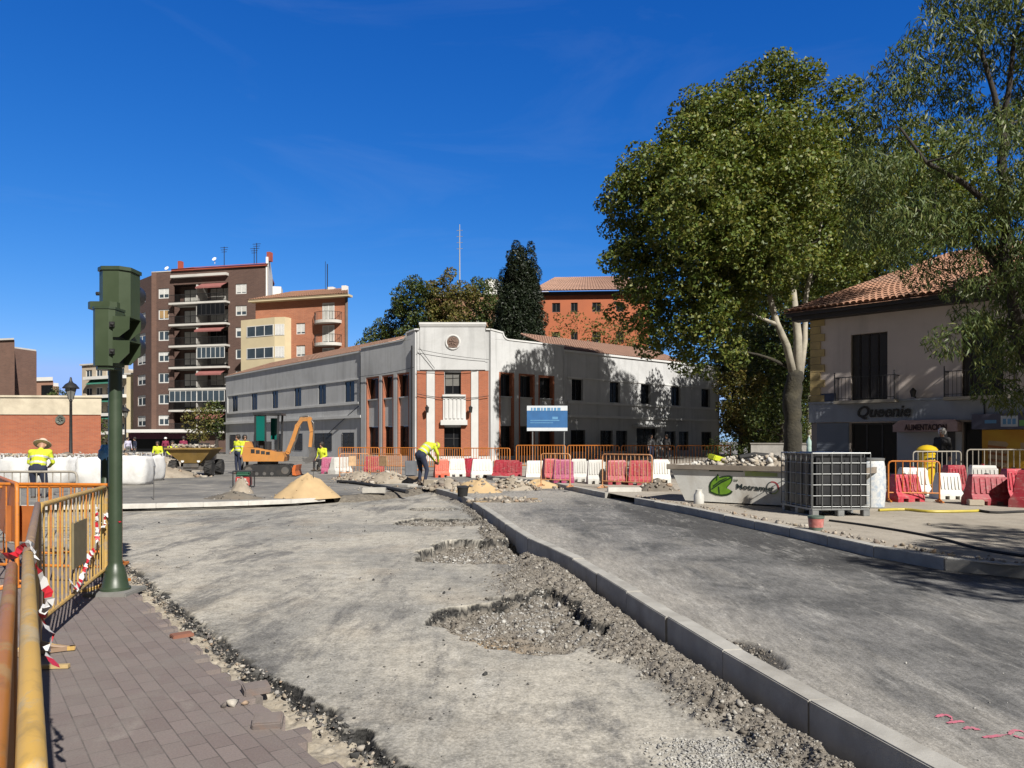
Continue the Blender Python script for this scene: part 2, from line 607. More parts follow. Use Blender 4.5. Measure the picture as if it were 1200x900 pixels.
SC.view_settings.view_transform = 'Standard'
try: SC.view_settings.look = 'None'
except Exception: pass
SC.view_settings.exposure = 0.68; SC.view_settings.gamma = 1.0
SC.cycles.use_denoising = True
try: SC.cycles.denoiser = 'OPENIMAGEDENOISE'
except Exception: pass
SC.cycles.max_bounces = 6; SC.cycles.diffuse_bounces = 3; SC.cycles.glossy_bounces = 2; SC.cycles.transmission_bounces = 3
SC.cycles.transparent_max_bounces = 4
SC.cycles.sample_clamp_indirect = 6
SC.cycles.use_adaptive_sampling = True; SC.cycles.adaptive_threshold = .012

# ================================================================== ground materials
def mat_road():
    t = NT('demolished_roadway')
    v = t.coord('Position')
    vs = t.coord('Position', scale=(1.0, .28, 1.0), rot=(0, 0, math.radians(-14)))   # wheel-dragged dust
    big = t.noise(v, .33, 6, .62, .2)
    mid = t.noise(v, 1.5, 7, .66, .5)
    drag = t.noise(vs, 1.7, 8, .74, .15)
    fine = t.noise(v, 55, 5, .7)
    grit = t.voro(v, 85)
    dust = t.mix(mid, (.39, .36, .305), (.54, .505, .435))
    asph = t.mix(mid, (.22, .213, .195), (.36, .345, .31))
    f = t.math('MULTIPLY_ADD', big, .85, t.math('MULTIPLY', drag, .30))
    col = t.mix(t.ramp(f, [(.515, 0.), (.575, .5), (.635, 1.)]), asph, dust)
    # pale cement spills and dark oil-like stains
    sp = t.ramp(t.noise(vs, .9, 10, .8, .3), [(.55, 0.), (.64, .6)])
    col = t.mix(sp, col, (.55, .53, .48))
    st = t.ramp(t.noise(vs, .75, 10, .78, .25), [(.415, .8), (.49, 0.)])
    col = t.mix(st, col, (.115, .112, .11))
    st2 = t.ramp(t.noise(v, 3.2, 6, .7, .5), [(.58, 0.), (.70, .45)])
    col = t.mix(st2, col, (.16, .155, .15))
    tan = t.ramp(t.noise(v, .9, 3, .5), [(.55, 0.), (.75, .4)])
    col = t.mix(tan, col, (.43, .35, .25))
    col = t.mix(t.ramp(fine, [(.35, .0), (.68, .38)]), col, t.mix(.5, col, (.62, .6, .56)), 'MIX')
    col = t.mix(.55, col, t.ramp(fine, [(.28, .62), (.62, 1.14)]), 'MULTIPLY')
    agg = t.voro(v, 70, 'Color'); agg2 = t.noise(v, 26, 9, .82); agg3 = t.noise(v, 5.5, 10, .80)
    col = t.mix(.8, col, t.ramp(agg3, [(.38, .66), (.5, 1.), (.62, 1.2)]), 'MULTIPLY')
    col = t.mix(.42, col, t.ramp(agg, [(.15, .62), (.5, 1.), (.85, 1.28)]), 'MULTIPLY')
    col = t.mix(.75, col, t.ramp(agg2, [(.36, .62), (.5, 1.), (.64, 1.22)]), 'MULTIPLY')
    # speckle of dark and white crumbs
    sk = t.ramp(t.voro(v, 26), [(.05, 1.), (.10, 0.)])
    sk2 = t.ramp(t.noise(v, 1.8, 3), [(.45, 0.), (.62, 1.)])
    col = t.mix(t.math('MULTIPLY', t.math('MULTIPLY', sk, sk2), .7), col, (.09, .088, .085))
    # zones: gravel / broken earth, mortar strip, cut asphalt
    def attr(n):
        a = t.new('ShaderNodeAttribute', attribute_name=n); return a.outputs['Fac']
    gn = t.noise(v, 22, 6, .75)
    gcol = t.mix(t.ramp(gn, [(.3, 0.), (.7, 1.)]), (.10, .088, .074), (.33, .30, .26))
    col = t.mix(attr('gravel'), col, gcol)
    mn = t.noise(v, 9, 7, .75)
    mcol = t.mix(t.ramp(mn, [(.32, 0.), (.62, 1.)]), (.21, .175, .13), (.47, .42, .34))
    col = t.mix(attr('mortar'), col, mcol)
    orn = t.mix(t.noise(v, 7, 4), (.30, .19, .10), (.52, .37, .2))
    col = t.mix(attr('sand'), col, orn)
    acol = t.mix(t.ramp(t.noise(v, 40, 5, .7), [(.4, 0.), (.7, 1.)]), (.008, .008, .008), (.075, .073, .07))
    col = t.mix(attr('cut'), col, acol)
    h = t.math('ADD', t.math('MULTIPLY', fine, .5), t.math('MULTIPLY', grit, .35))
    h = t.math('ADD', h, t.math('MULTIPLY', gn, t.math('MULTIPLY', attr('gravel'), 2.2)))
    return t.fin(col, .93, t.bump(h, .28, .008), spec=.25)


def mat_side_road():
    t = NT('resurfaced_roadway')
    v = t.coord('Position')
    vs = t.coord('Position', scale=(1.0, .22, 1.0), rot=(0, 0, math.radians(8)))
    mid = t.noise(v, 1.3, 7, .66, .4); big = t.noise(v, .4, 5, .6, .5); drag = t.noise(vs, 2.6, 8, .7, .5); fine = t.noise(v, 60, 5, .7)
    asph = t.mix(t.ramp(mid, [(.35, 0.), (.65, 1.)]), (.10, .10, .10), (.24, .234, .226))
    dust = t.mix(mid, (.29, .275, .25), (.42, .395, .355))
    # dusty beside the new kerb (attribute 'dust'), darker towards the far kerb
    a = t.new('ShaderNodeAttribute', attribute_name='dust').outputs['Fac']
    f = t.math('ADD', t.math('MULTIPLY', drag, .65), t.math('MULTIPLY_ADD', big, .42, t.math('MULTIPLY_ADD', a, .30, -.15)))
    col = t.mix(t.ramp(f, [(.42, 0.), (.55, .5), (.70, 1.)]), asph, dust)
    a2 = t.new('ShaderNodeAttribute', attribute_name='tar').outputs['Fac']
    col = t.mix(t.math('MULTIPLY', a2, .8), col, t.mix(drag, (.04, .04, .041), (.085, .083, .08)))
    sc = t.ramp(t.noise(vs, 4, 9, .8, .3), [(.53, 0.), (.68, .65)])
    col = t.mix(sc, col, (.47, .455, .425))
    col = t.mix(.6, col, t.ramp(fine, [(.28, .58), (.64, 1.18)]), 'MULTIPLY')
    agg = t.voro(v, 75, 'Color'); agg2 = t.noise(vs, 20, 9, .84)
    col = t.mix(.4, col, t.ramp(agg, [(.15, .6), (.5, 1.), (.85, 1.35)]), 'MULTIPLY')
    col = t.mix(.85, col, t.ramp(agg2, [(.36, .58), (.5, 1.), (.64, 1.35)]), 'MULTIPLY')
    sk = t.ramp(t.voro(v, 30), [(.05, 1.), (.09, 0.)])
    col = t.mix(t.math('MULTIPLY', sk, t.ramp(mid, [(.5, 0.), (.6, .5)])), col, (.6, .58, .55))
    cut = t.new('ShaderNodeAttribute', attribute_name='cut').outputs['Fac']
    col = t.mix(cut, col, t.mix(fine, (.02, .02, .02), (.13, .12, .11)))
    h = t.math('ADD', t.math('MULTIPLY', fine, .6), t.math('MULTIPLY', t.voro(v, 95), .5))
    return t.fin(col, .9, t.bump(h, .35, .008), spec=.28)


def mat_plaza(name, c0, c1, c2, sc=.5):
    t = NT(name)
    v = t.coord('Position')
    n = t.noise(v, sc, 7, .65, .5); n2 = t.noise(v, sc * 5, 6, .68); fine = t.noise(v, 30, 4, .7)
    col = t.mix(t.ramp(n, [(.38, 0.), (.52, .5), (.66, 1.)]), c0, c1)
    col = t.mix(t.ramp(n2, [(.5, 0.), (.68, .7)]), col, c2)
    col = t.mix(.5, col, t.ramp(fine, [(.28, .65), (.62, 1.15)]), 'MULTIPLY')
    return t.fin(col, .93, t.bump(t.math('ADD', n2, fine), .25, .01), spec=.2)


def mat_pavers():
    t = NT('grey_pavers')
    g = t.new('ShaderNodeNewGeometry').outputs['Position']
    m = t.new('ShaderNodeMapping'); t.l.new(g, m.inputs['Vector'])
    m.inputs['Rotation'].default_value = (0, 0, math.radians(-127)); m.inputs['Location'].default_value = (.03, .02, 0)
    v = m.outputs[0]
    b = t.new('ShaderNodeTexBrick'); t.l.new(v, b.inputs['Vector'])
    b.inputs['Scale'].default_value = 1.0
    b.inputs['Brick Width'].default_value = .21; b.inputs['Row Height'].default_value = .105
    b.inputs['Mortar Size'].default_value = .0035; b.inputs['Mortar Smooth'].default_value = .25; b.inputs['Bias'].default_value = 0
    b.inputs['Color1'].default_value = (.190, .150, .142, 1); b.inputs['Color2'].default_value = (.245, .20, .188, 1)
    b.inputs['Mortar'].default_value = (.095, .083, .077, 1)
    n = t.noise(g, .8, 7, .66, .5); n2 = t.noise(g, 4.5, 6, .68); fine = t.noise(g, 90, 4, .7)
    col = b.outputs['Color']
    joint = b.outputs['Fac']
    # sand and dust brushed over, hiding part of the joints
    dst = t.ramp(t.noise(g, 2.4, 7, .72, .6), [(.40, .15), (.66, .9)])
    col = t.mix(dst, col, t.mix(n2, (.185, .16, .15), (.27, .238, .215)))
    col = t.mix(t.ramp(n, [(.62, 0.), (.74, .45)]), col, (.42, .39, .345))
    col = t.mix(.55, col, t.ramp(fine, [(.28, .66), (.62, 1.15)]), 'MULTIPLY')
    sk = t.ramp(t.voro(g, 24), [(.045, 1.), (.08, 0.)])
    col = t.mix(t.math('MULTIPLY', sk, t.ramp(n2, [(.5, 0.), (.6, .8)])), col, (.06, .055, .05))
    h = t.math('MULTIPLY_ADD', joint, -1.0, t.math('MULTIPLY', fine, .35))
    return t.fin(col, .88, t.bump(h, .6, .006), spec=.3)


ROAD = mat_road(); SROAD = mat_side_road(); PAVER = mat_pavers()
PLAZA = mat_plaza('plaza_asphalt', (.15, .147, .142), (.29, .275, .25), (.40, .37, .32), .35)
SIDE = mat_plaza('sandy_concrete', (.36, .32, .265), (.47, .425, .36), (.30, .27, .23), .6)
EARTH = mat_plaza('bare_earth', (.25, .22, .18), (.33, .30, .25), (.2, .18, .15), .1)
KERB = plain('kerb_concrete', (.45, .435, .40), .85, .22, 3.5, .35, .004, dirt=(.27, .25, .22), dirt_amt=.7, fine=70, coord='Position')
STONES = stone_mat('crushed_stone', [(.10, .085, .07), (.17, .15, .125), (.22, .195, .165), (.13, .115, .095), (.28, .255, .225), (.42, .40, .36)])
PALESTONES = stone_mat('pale_crushed_stone', [(.33, .32, .30), (.44, .43, .41), (.25, .24, .225), (.52, .51, .48)])
CRUMB = stone_mat('dark_crumbs', [(.03, .03, .03), (.06, .058, .055), (.10, .095, .09), (.05, .05, .05), (.04, .04, .04), (.14, .13, .12), (.40, .38, .35)])
RUBBLE = stone_mat('rubble_stone', [(.30, .25, .19), (.42, .38, .32), (.22, .19, .16), (.50, .46, .40), (.36, .26, .18), (.15, .13, .12)])

# ================================================================== ground geometry
tag(sheet('ground', [(-1500, -60), (1500, -60), (1500, 2200), (-1500, 2200)], -.45, EARTH), kind='structure')

# new kerb between the two carriageways: left top edge
KL = [(2.42, 1.2), (2.10, 2.3), (1.83, 3.27), (1.60, 4.26), (1.41, 5.23), (1.23, 6.22), (1.046, 7.28), (.667, 9.35), (.215, 11.0), (-.325, 14.1), (-1.19, 18.85), (-2.0, 21.6), (-2.75, 23.6)]
# far kerb of the right carriageway
KR = [(16, 4.3), (11.0, 5.55), (7.6, 6.75), (5.35, 7.75), (4.97, 8.0), (4.66, 8.63), (4.42, 9.5), (4.2, 11.07), (3.83, 12.8), (3.32, 15.2), (2.62, 17.6)]
KR2 = [(2.36, 18.8), (1.65, 21.8), (.9, 24.8), (-.2, 26.6), (-1.0, 28.2)]
CR = [(-9.5, 12.6), (-7.2, 11.4), (-5.9, 10.6), (-5.2, 9.87), (-3.26, 7.21), (-2.42, 6.08), (-1.83, 5.27), (-1.23, 4.55), (-.705, 3.86), (-.15, 3.12), (.6, 2.1)]


def resample(pts, step):
    pts = [Vector((p[0], p[1])) for p in pts]
    # catmull-rom
    out = []
    n = len(pts)
    for i in range(n - 1):
        p0 = pts[max(i - 1, 0)]; p1 = pts[i]; p2 = pts[i + 1]; p3 = pts[min(i + 2, n - 1)]
        for k in range(24):
            t = k / 24
            out.append(.5 * ((2 * p1) + (p2 - p0) * t + (2 * p0 - 5 * p1 + 4 * p2 - p3) * t * t + (3 * p1 - p0 - 3 * p2 + p3) * t ** 3))
    out.append(pts[-1])
    res = [out[0]]; acc = 0
    for a, b in zip(out, out[1:]):
        L = (b - a).length
        while acc + L >= step:
            k = (step - acc) / L
            a = a + (b - a) * k; L = (b - a).length
            res.append(a.copy()); acc = 0
        acc += L
    return res


def polydist(x, y, pts):
    """signed distance to a polyline (positive on its right side), arrays"""
    best = np.full(x.shape, 1e9); sg = np.zeros(x.shape)
    for a, b in zip(pts, pts[1:]):
        ax, ay, bx, by = a[0], a[1], b[0], b[1]
        dx, dy = bx - ax, by - ay
        L2 = dx * dx + dy * dy
        t = np.clip(((x - ax) * dx + (y - ay) * dy) / L2, 0, 1)
        d = np.hypot(x - (ax + t * dx), y - (ay + t * dy))
        side = np.sign((x - ax) * dy - (y - ay) * dx)
        m = d < best
        best = np.where(m, d, best); sg = np.where(m, side, sg)
    return best * sg


KLr = resample(KL, .12)
KLp = [(p.x, p.y) for p in KLr]
CRp = [(p.x, p.y) for p in resample(CR, .15)]


def kerbX(y):
    ys = np.array([p[1] for p in KLp]); xs = np.array([p[0] for p in KLp])
    return np.interp(y, ys, xs)


def pit(x, y, cx, cy, rx, ry, rot, seed, sharp=.12, warp=.35, p=2.0):
    c, s_ = math.cos(rot), math.sin(rot)
    u = ((x - cx) * c + (y - cy) * s_) / rx; v = (-(x - cx) * s_ + (y - cy) * c) / ry
    d = (np.abs(u) ** p + np.abs(v) ** p) ** (1 / p) + (fbm(x * 2.6, y * 2.6, seed, 5) - .5) * 2 * warp + (fbm(x * 9, y * 9, seed + 7, 2) - .5) * .10
    return sstep(1 + sharp, 1 - sharp, d)


def road_height(x, y):
    """height and the zone masks of the demolished carriageway"""
    h = (fbm(x * .6, y * .6, 3, 3) - .5) * .010 + (fbm(x * 5, y * 5, 5, 3) - .5) * .0012
    kd = kerbX(y) - x                                  # distance left of the kerb
    wid = .5 + .28 * (fbm(y * .55, x * 0 + 3.3, 8, 3) - .3) + .22 * np.exp(-((y - 6.4) / 1.3) ** 2) - .22 * sstep(11, 15, y)
    wid = wid + (fbm(x * 4, y * 4, 12, 4) - .5) * .35 - .12 * sstep(4.6, 3.2, y)
    ridge = sstep(1.12, .72, kd / np.maximum(wid, .05)) * (kd > -.1)
    grav_n = fbm(x * 14, y * 14, 21, 4) - .5
    top = np.exp(-((kd - wid * .5) / (wid * .34 + .02)) ** 2)
    ridge_h = ridge * (.010 + .055 * top + grav_n * .085 + (fbm(x * 30, y * 30, 23, 3) - .5) * .02)
    gap = sstep(.16, .03, kd) * (kd > -.05)
    h = h + ridge_h - gap * (.10 + .03 * grav_n)
    A = pit(x, y, -.52, 10.85, .78, 1.15, -.12, 31, .03, .22, 4.0)
    B = pit(x, y, .08, 6.6, .66, 1.0, .25, 41, .05, .42, 2.6)
    C = pit(x, y, -1.35, 14.7, .85, .7, 0, 51, .04, .3, 3.0)
    D = pit(x, y, -1.85, 17.5, .55, .45, 0, 61, .06, .35, 3.0)
    pits = np.clip(A * 1.0 + B * .95 + C * .6 + D * .4, 0, 1.15)
    h = h - pits * (.105 + .05 * A + (fbm(x * 8, y * 8, 71, 5) - .5) * .13)
    hump = np.exp(-(((x - .25) / .42) ** 2 + ((y - 8.3) / 1.1) ** 2)) * .07
    h = h + hump * (1 + grav_n)
    gravel = np.clip(np.maximum(ridge, pits) + hump * 14, 0, 1)
    # broken edge beside the pavement
    cd = -polydist(x, y, CRp)
    jag = (fbm(x * 5, y * 5, 81, 5) - .5) * .22 + (fbm(x * 13, y * 13, 82, 2) - .5) * .05
    e = cd + jag
    crack = sstep(-.085, -.03, e) * sstep(.05, .0, e) * (.35 + .65 * sstep(.42, .52, fbm(x * 3.2, y * 3.2, 83, 3)))
    strip = sstep(.01, -.03, e)
    h = h + strip * (-.03 + (fbm(x * 11, y * 11, 91, 4) - .5) * .07) - crack * (.045 + .05 * (fbm(x * 11, y * 11, 92, 2) - .4))
    h = h + sstep(.25, .02, cd) * (cd > 0) * (fbm(x * 10, y * 10, 95, 4) - .4) * .022
    mortar = strip * (1 - crack)
    cut = np.clip(crack + .35 * sstep(.16, .02, e) * (e > 0) * (fbm(x * 12, y * 12, 96, 3) > .52), 0, 1)
    sand = np.exp(-(((x + .28) / .33) ** 2 + ((y - 5.95) / .33) ** 2)) * B * .9 + np.exp(-(((x + .35) / .3) ** 2 + ((y - 10.0) / .3) ** 2)) * A * .7
    pale = pits * sstep(.5, .62, fbm(x * 2.3, y * 2.3, 99, 3))
    return h, gravel, mortar, cut, sand, pale, pits


def fan(s_vals, y_vals):
    S, Y = np.meshgrid(s_vals, y_vals)
    return S * Y, Y


def grid_faces(nr, nc):
    i = np.arange(nr - 1)[:, None] * nc + np.arange(nc - 1)[None, :]
    i = i.ravel()
    return np.stack([i, i + 1, i + nc + 1, i + nc], 1)


sv = np.concatenate([np.linspace(-2.2, -.78, 30), np.linspace(-.77, -.36, 190), np.linspace(-.357, .62, 430)])
yv = np.concatenate([np.array([-1.5, .4, 1.4, 2.0]), np.geomspace(2.5, 24, 880)])
X, Y = fan(sv, np.maximum(yv, .05))
Y = np.repeat(yv[:, None], len(sv), 1)
for r_, yy in enumerate(yv):
    if yy < 2.5: X[r_] = np.linspace(-6, 3.2, len(sv))
H, gr, mo, cu_, sa, pale, pits = road_height(X, Y)
# cut faces of the pits are dark bound asphalt: steep, just under the surface
gy, gx = np.gradient(H)
dX = np.gradient(X, axis=1); dY = np.gradient(Y, axis=0)
slope = np.hypot(gx / np.maximum(dX, .004), gy / np.maximum(dY, .004))
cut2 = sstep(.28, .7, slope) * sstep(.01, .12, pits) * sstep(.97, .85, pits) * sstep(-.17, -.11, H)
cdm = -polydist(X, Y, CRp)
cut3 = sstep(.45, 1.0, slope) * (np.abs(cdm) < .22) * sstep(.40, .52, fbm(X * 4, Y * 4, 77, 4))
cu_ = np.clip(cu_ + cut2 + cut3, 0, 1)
faces = grid_faces(len(yv), len(sv))
fx = X.ravel()[faces].mean(1); fy = Y.ravel()[faces].mean(1)
keep = (fx < np.interp(fy, [p[1] for p in KLp], [p[0] for p in KLp]) + .12)
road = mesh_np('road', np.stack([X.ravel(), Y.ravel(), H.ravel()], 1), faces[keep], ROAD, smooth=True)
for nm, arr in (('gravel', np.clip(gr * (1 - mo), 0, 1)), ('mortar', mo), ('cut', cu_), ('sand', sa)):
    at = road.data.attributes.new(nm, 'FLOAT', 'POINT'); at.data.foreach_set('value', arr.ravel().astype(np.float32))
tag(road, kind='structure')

# right carriageway, level with the kerb top
sv2 = np.linspace(-.16, 1.7, 420); yv2 = np.concatenate([np.array([-1.5, .6, 1.3]), np.geomspace(1.7, 26, 420)])
X2, Y2 = fan(sv2, np.maximum(yv2, .05)); Y2 = np.repeat(yv2[:, None], len(sv2), 1)
for r_, yy in enumerate(yv2):
    if yy < 1.7: X2[r_] = np.linspace(1.2, 9, len(sv2))
ch = pit(X2, Y2, 1.68, 5.05, .10, .36, .12, 131, .07, .3, 3.0)
ch2 = pit(X2, Y2, 3.9, 5.9, .28, .05, .25, 137, .3, .5) * .3
H2 = .158 + (fbm(X2 * .7, Y2 * .7, 103, 4) - .5) * .014 + (fbm(X2 * 6, Y2 * 6, 105, 3) - .5) * .004
H2 = H2 - ch * (.026 + .02 * (fbm(X2 * 10, Y2 * 10, 107, 2) - .5)) - ch2 * .012
f2 = grid_faces(len(yv2), len(sv2))
fx = X2.ravel()[f2].mean(1); fy = Y2.ravel()[f2].mean(1)
kx = np.interp(fy, [p[1] for p in KLp], [p[0] for p in KLp])
side_road = mesh_np('side_road', np.stack([X2.ravel(), Y2.ravel(), H2.ravel()], 1), f2[fx > kx + .1], SROAD, smooth=True)
kd2 = X2 - kerbX(Y2)
krx = np.interp(Y2, [p[1] for p in reversed(KR[::-1])], [p[0] for p in reversed(KR[::-1])])
ykr = np.array([p[1] for p in KR]); xkr = np.array([p[0] for p in KR])
krx = np.interp(Y2, ykr, xkr)
dust = np.clip(sstep(1.6, .1, kd2) + .8 * sstep(14, 20, Y2), 0, 1)
tar = sstep(1.55, 1.0, krx - X2 + (fbm(X2 * .9, Y2 * .9, 111, 3) - .5) * .8) * sstep(20, 15, Y2) * sstep(7.9, 8.4, Y2 + X2 * .0) + sstep(1.25, .8, krx - X2) * sstep(8.4, 7.9, Y2) * .9
for nm, arr in (('dust', dust), ('cut', np.clip(ch * 1.0 + ch2, 0, 1)), ('tar', np.clip(tar, 0, 1))):
    at = side_road.data.attributes.new(nm, 'FLOAT', 'POINT'); at.data.foreach_set('value', arr.ravel().astype(np.float32))
tag(side_road, kind='structure')

# plaza / building site level behind
PL = [(-70, 13.0), (-20, 15.6), (-8.9, 16.95), (-5.6, 18.25), (-3.75, 20.9), (-2.95, 23.2), (4, 23.2), (70, 23.2), (400, 120), (400, 700), (-400, 700), (-400, 60)]
sheet('plaza', PL, .15, PLAZA)
# right-hand pavement, one kerb higher
KRf = [(p.x, p.y) for p in resample(KR, .25)]
KR2f = [(p.x, p.y) for p in resample(KR2, .4)]
SW = [(p[0] + .09, p[1] + .02) for p in KRf] + [(p[0] + .09, p[1]) for p in KR2f] + [(-1.4, 30.5), (2.2, 54), (22, 71), (32, 66), (44, 30), (30, 4)]
sheet('pavement', SW, .288, SIDE)


def kerb_run(name, pts, width, ztop, zbot, L=1.0, mat=KERB, inward=1, seed=1, chamf=.007):
    """kerb stones laid end to end along a line, a hairline joint between them"""
    rr = random.Random(seed)
    mb = MB()
    line = resample(pts, L)
    for a, b in zip(line, line[1:]):
        d = (b - a); ln = d.length; d.normalize()
        nrm = Vector((d.y, -d.x)) * inward
        j = rr.uniform(-.006, .006); jz = rr.uniform(-.006, .006)
        c = (a + b) / 2 + nrm * (width / 2 + j)
        ang = math.atan2(d.y, d.x) + rr.uniform(-.006, .006)
        z0, z1 = zbot, ztop + jz
        M = Matrix.Translation((c.x, c.y, (z0 + z1) / 2)) @ Matrix.Rotation(ang, 4, 'Z') @ Matrix.Rotation(rr.uniform(-.004, .004), 4, 'X')
        mb.box(None, (ln - .005, width, z1 - z0), M=M, ch=chamf)
    o = mb.build(name, mat)
    return tag(o, kind='structure')


kerb_run('kerb', KL, .15, .172, -.16, 1.0, seed=2)
kerb_run('kerb', KR, .15, .295, -.05, 1.0, seed=3, inward=1)
kerb_run('kerb', KR2, .15, .295, -.05, 1.0, seed=4)
WHITEKERB = plain('white_kerb_concrete', (.62, .60, .56), .8, .15, 4, .25, .004, dirt=(.34, .31, .27), dirt_amt=.5, coord='Position')
kerb_run('kerb', [(-26, 14.75), (-14, 16.15), (-8.9, 16.8), (-5.6, 18.1), (-4.4, 19.6)], .15, .168, .062, 1.0, mat=WHITEKERB, seed=5, inward=-1)

# crumbling edge of the raised site level: earth bank down to the carriageway
mb = MB(); bp_ = [(p.x, p.y) for p in resample([(-4.7, 19.45), (-3.75, 20.9), (-2.95, 23.2), (-2.4, 24.2)], .12)]
rows_ = []
for i_, (x_, y_) in enumerate(bp_):
    j_ = min(i_ + 1, len(bp_) - 1); k_ = max(i_ - 1, 0)
    dx_, dy_ = bp_[j_][0] - bp_[k_][0], bp_[j_][1] - bp_[k_][1]; l_ = math.hypot(dx_, dy_); nx_, ny_ = dy_ / l_, -dx_ / l_
    w_ = .14 if x_ < -4.6 else .55
    rows_.append([(x_ + nx_ * o_ * w_ * (.8 + .5 * R.random()), y_ + ny_ * o_ * w_ * (.8 + .5 * R.random()), z_ + R.uniform(-.012, .012)) for o_, z_ in ((-.2, .145), (.25, .11), (.6, .055), (1.0, -.03))])
for a_, b_ in zip(rows_, rows_[1:]):
    mb.add(a_ + b_, [(q_, q_ + 1, 5 + q_, 4 + q_) for q_ in range(3)])
tag(mb.build('terrain', mat_plaza('broken_earth', (.13, .115, .095), (.22, .195, .16), (.3, .27, .23), 3.0), smooth='all'), kind='structure')

# paved corner on the left: paver courses end in a ragged edge beside the crack
ca = math.radians(37)
e1 = Vector((-math.sin(ca), math.cos(ca))); e2 = Vector((math.cos(ca), math.sin(ca)))     # along the edge, across it
rr = random.Random(5)
edge = []
line = resample(CR, .105)
for a, b in zip(line, line[1:]):
    off = .20 + rr.choice([0, 0, .0, .03, .06, .12]) + .02 * rr.random()
    d = (b - a).normalized(); nrm = Vector((d.y, -d.x))
    for p in (a, b):
        q = p + nrm * off
        edge.append((q.x, q.y))
poly = edge + [(.4, -1.5), (-9, -1.5), (-16, 6), (-14, 14)]
mb = MB()
mb.prism(poly, -.1, .022)
pv = mb.build('pavement', PAVER)
tag(pv, kind='structure')


# ------------------------------------------------------------------ scattered stones (nobody could count them)
def rock_shapes(n=10, seed=3, flat=.75, sub=1):
    out = []
    rr = np.random.RandomState(seed)
    for i in range(n):
        bm = bmesh.new(); bmesh.ops.create_icosphere(bm, subdivisions=sub, radius=1)
        vs = np.array([v.co[:] for v in bm.verts]); fs = np.array([[v.index for v in f.verts] for f in bm.faces])
        bm.free()
        # cut by a few random planes: flat facets, angular corners
        for k in range(10):
            nrm = rr.normal(size=3); nrm /= np.linalg.norm(nrm); dd = rr.uniform(.32, .66)
            pr = vs @ nrm
            vs = vs - np.outer(np.maximum(pr - dd, 0), nrm)
        vs = vs * np.array([1, rr.uniform(.6, .95), flat * rr.uniform(.7, 1.1)])
        out.append((vs, fs))
    return out


ROCK = rock_shapes(10, 3); ROCK_S = None


def rocks_mesh(name, pts, sizes, mat, seed=1, kind='stuff', label=None, cat=None, shapes=None):
    rr = np.random.RandomState(seed)
    V = []; Fs = []; b = 0
    shapes = shapes or ROCK
    for (x, y, z), s in zip(pts, sizes):
        vs, fs = shapes[rr.randint(len(shapes))]
        a = rr.uniform(0, 2 * PI); t1 = rr.uniform(-.5, .5); t2 = rr.uniform(-.5, .5)
        M = np.array((Matrix.Rotation(a, 3, 'Z') @ Matrix.Rotation(t1, 3, 'X') @ Matrix.Rotation(t2, 3, 'Y')))
        V.append(vs @ M.T * s + np.array([x, y, z])); Fs.append(fs + b); b += len(vs)
    o = mesh_np(name, np.concatenate(V), np.concatenate(Fs), mat)
    return tag(o, label, cat, kind=kind)


# gravel over the pits and the spoil ridge
N = 105000
yy = 2.7 * (18 / 2.7) ** NR.rand(N) ; xx = kerbX(yy) - NR.rand(N) ** 1.0 * 2.2 * np.clip(.5 + yy / 12, .5, 1.2)
h_, g_, m_, c_, s_, p_, pi_ = road_height(xx, yy)
ok = (NR.rand(N) < np.clip(g_ * 1.1 - .12, 0, .8)) & (xx < kerbX(yy) - .02)
xx, yy, h_, p_, pi_ = xx[ok], yy[ok], h_[ok], p_[ok], pi_[ok]
sz = np.clip(NR.lognormal(math.log(.0072), .55, len(xx)), .003, .045) * np.clip(.7 + yy * .07, .8, 1.8)
paleK = (p_ > .35) & (NR.rand(len(xx)) < .5)
rocks_mesh('gravel', np.stack([xx, yy, h_ + sz * .25], 1)[~paleK], sz[~paleK], STONES, 2, label='grey brown gravel spilled along the kerb and in the road pits', cat='gravel')
rocks_mesh('gravel', np.stack([xx, yy, h_ + sz * .25], 1)[paleK], sz[paleK] * 1.2, PALESTONES, 3, label='pale broken concrete bits lying in the road pits', cat='gravel')
# pale chippings, bottom of the picture near the kerb
N = 5200
ang = NR.rand(N) * 2 * PI; rad = np.sqrt(NR.rand(N)) * (1 + .25 * np.sin(ang * 3))
cx, cy = 1.06, 3.66
xx = cx + rad * np.cos(ang) * .34 - .1 * rad * np.sin(ang); yy = cy + rad * np.sin(ang) * .42
h_ = road_height(xx, yy)[0]
ok = (NR.rand(N) < np.clip(1.15 - rad, 0, 1)) & (xx < kerbX(yy) - .18)
sz = np.clip(NR.lognormal(math.log(.0085), .4, N), .004, .02)
rocks_mesh('gravel', np.stack([xx, yy, h_ + sz * .35], 1)[ok], sz[ok], PALESTONES, 5, label='patch of white stone chippings beside the near kerb', cat='gravel')
# crumbs over both carriageways
N = 2600
yy = 3.2 * (19 / 3.2) ** NR.rand(N); xx = (NR.rand(N) * 1.15 - .68) * yy
cl = fbm(xx * .9, yy * .9, 201, 3)
cd = -polydist(xx, yy, CRp)
ok = (cd > .08) & (xx < kerbX(yy) - .3) & (NR.rand(N) < np.clip((cl - .42) * 5, .06, 1))
xx, yy = xx[ok], yy[ok]
h_ = road_height(xx, yy)[0]
sz = np.clip(NR.lognormal(math.log(.008), .55, len(xx)), .004, .032) * np.clip(.7 + yy * .06, .8, 1.8)
rocks_mesh('debris', np.stack([xx, yy, h_ + sz * .3], 1), sz, CRUMB, 7, label='dark asphalt crumbs strewn over the dusty roadway', cat='debris')
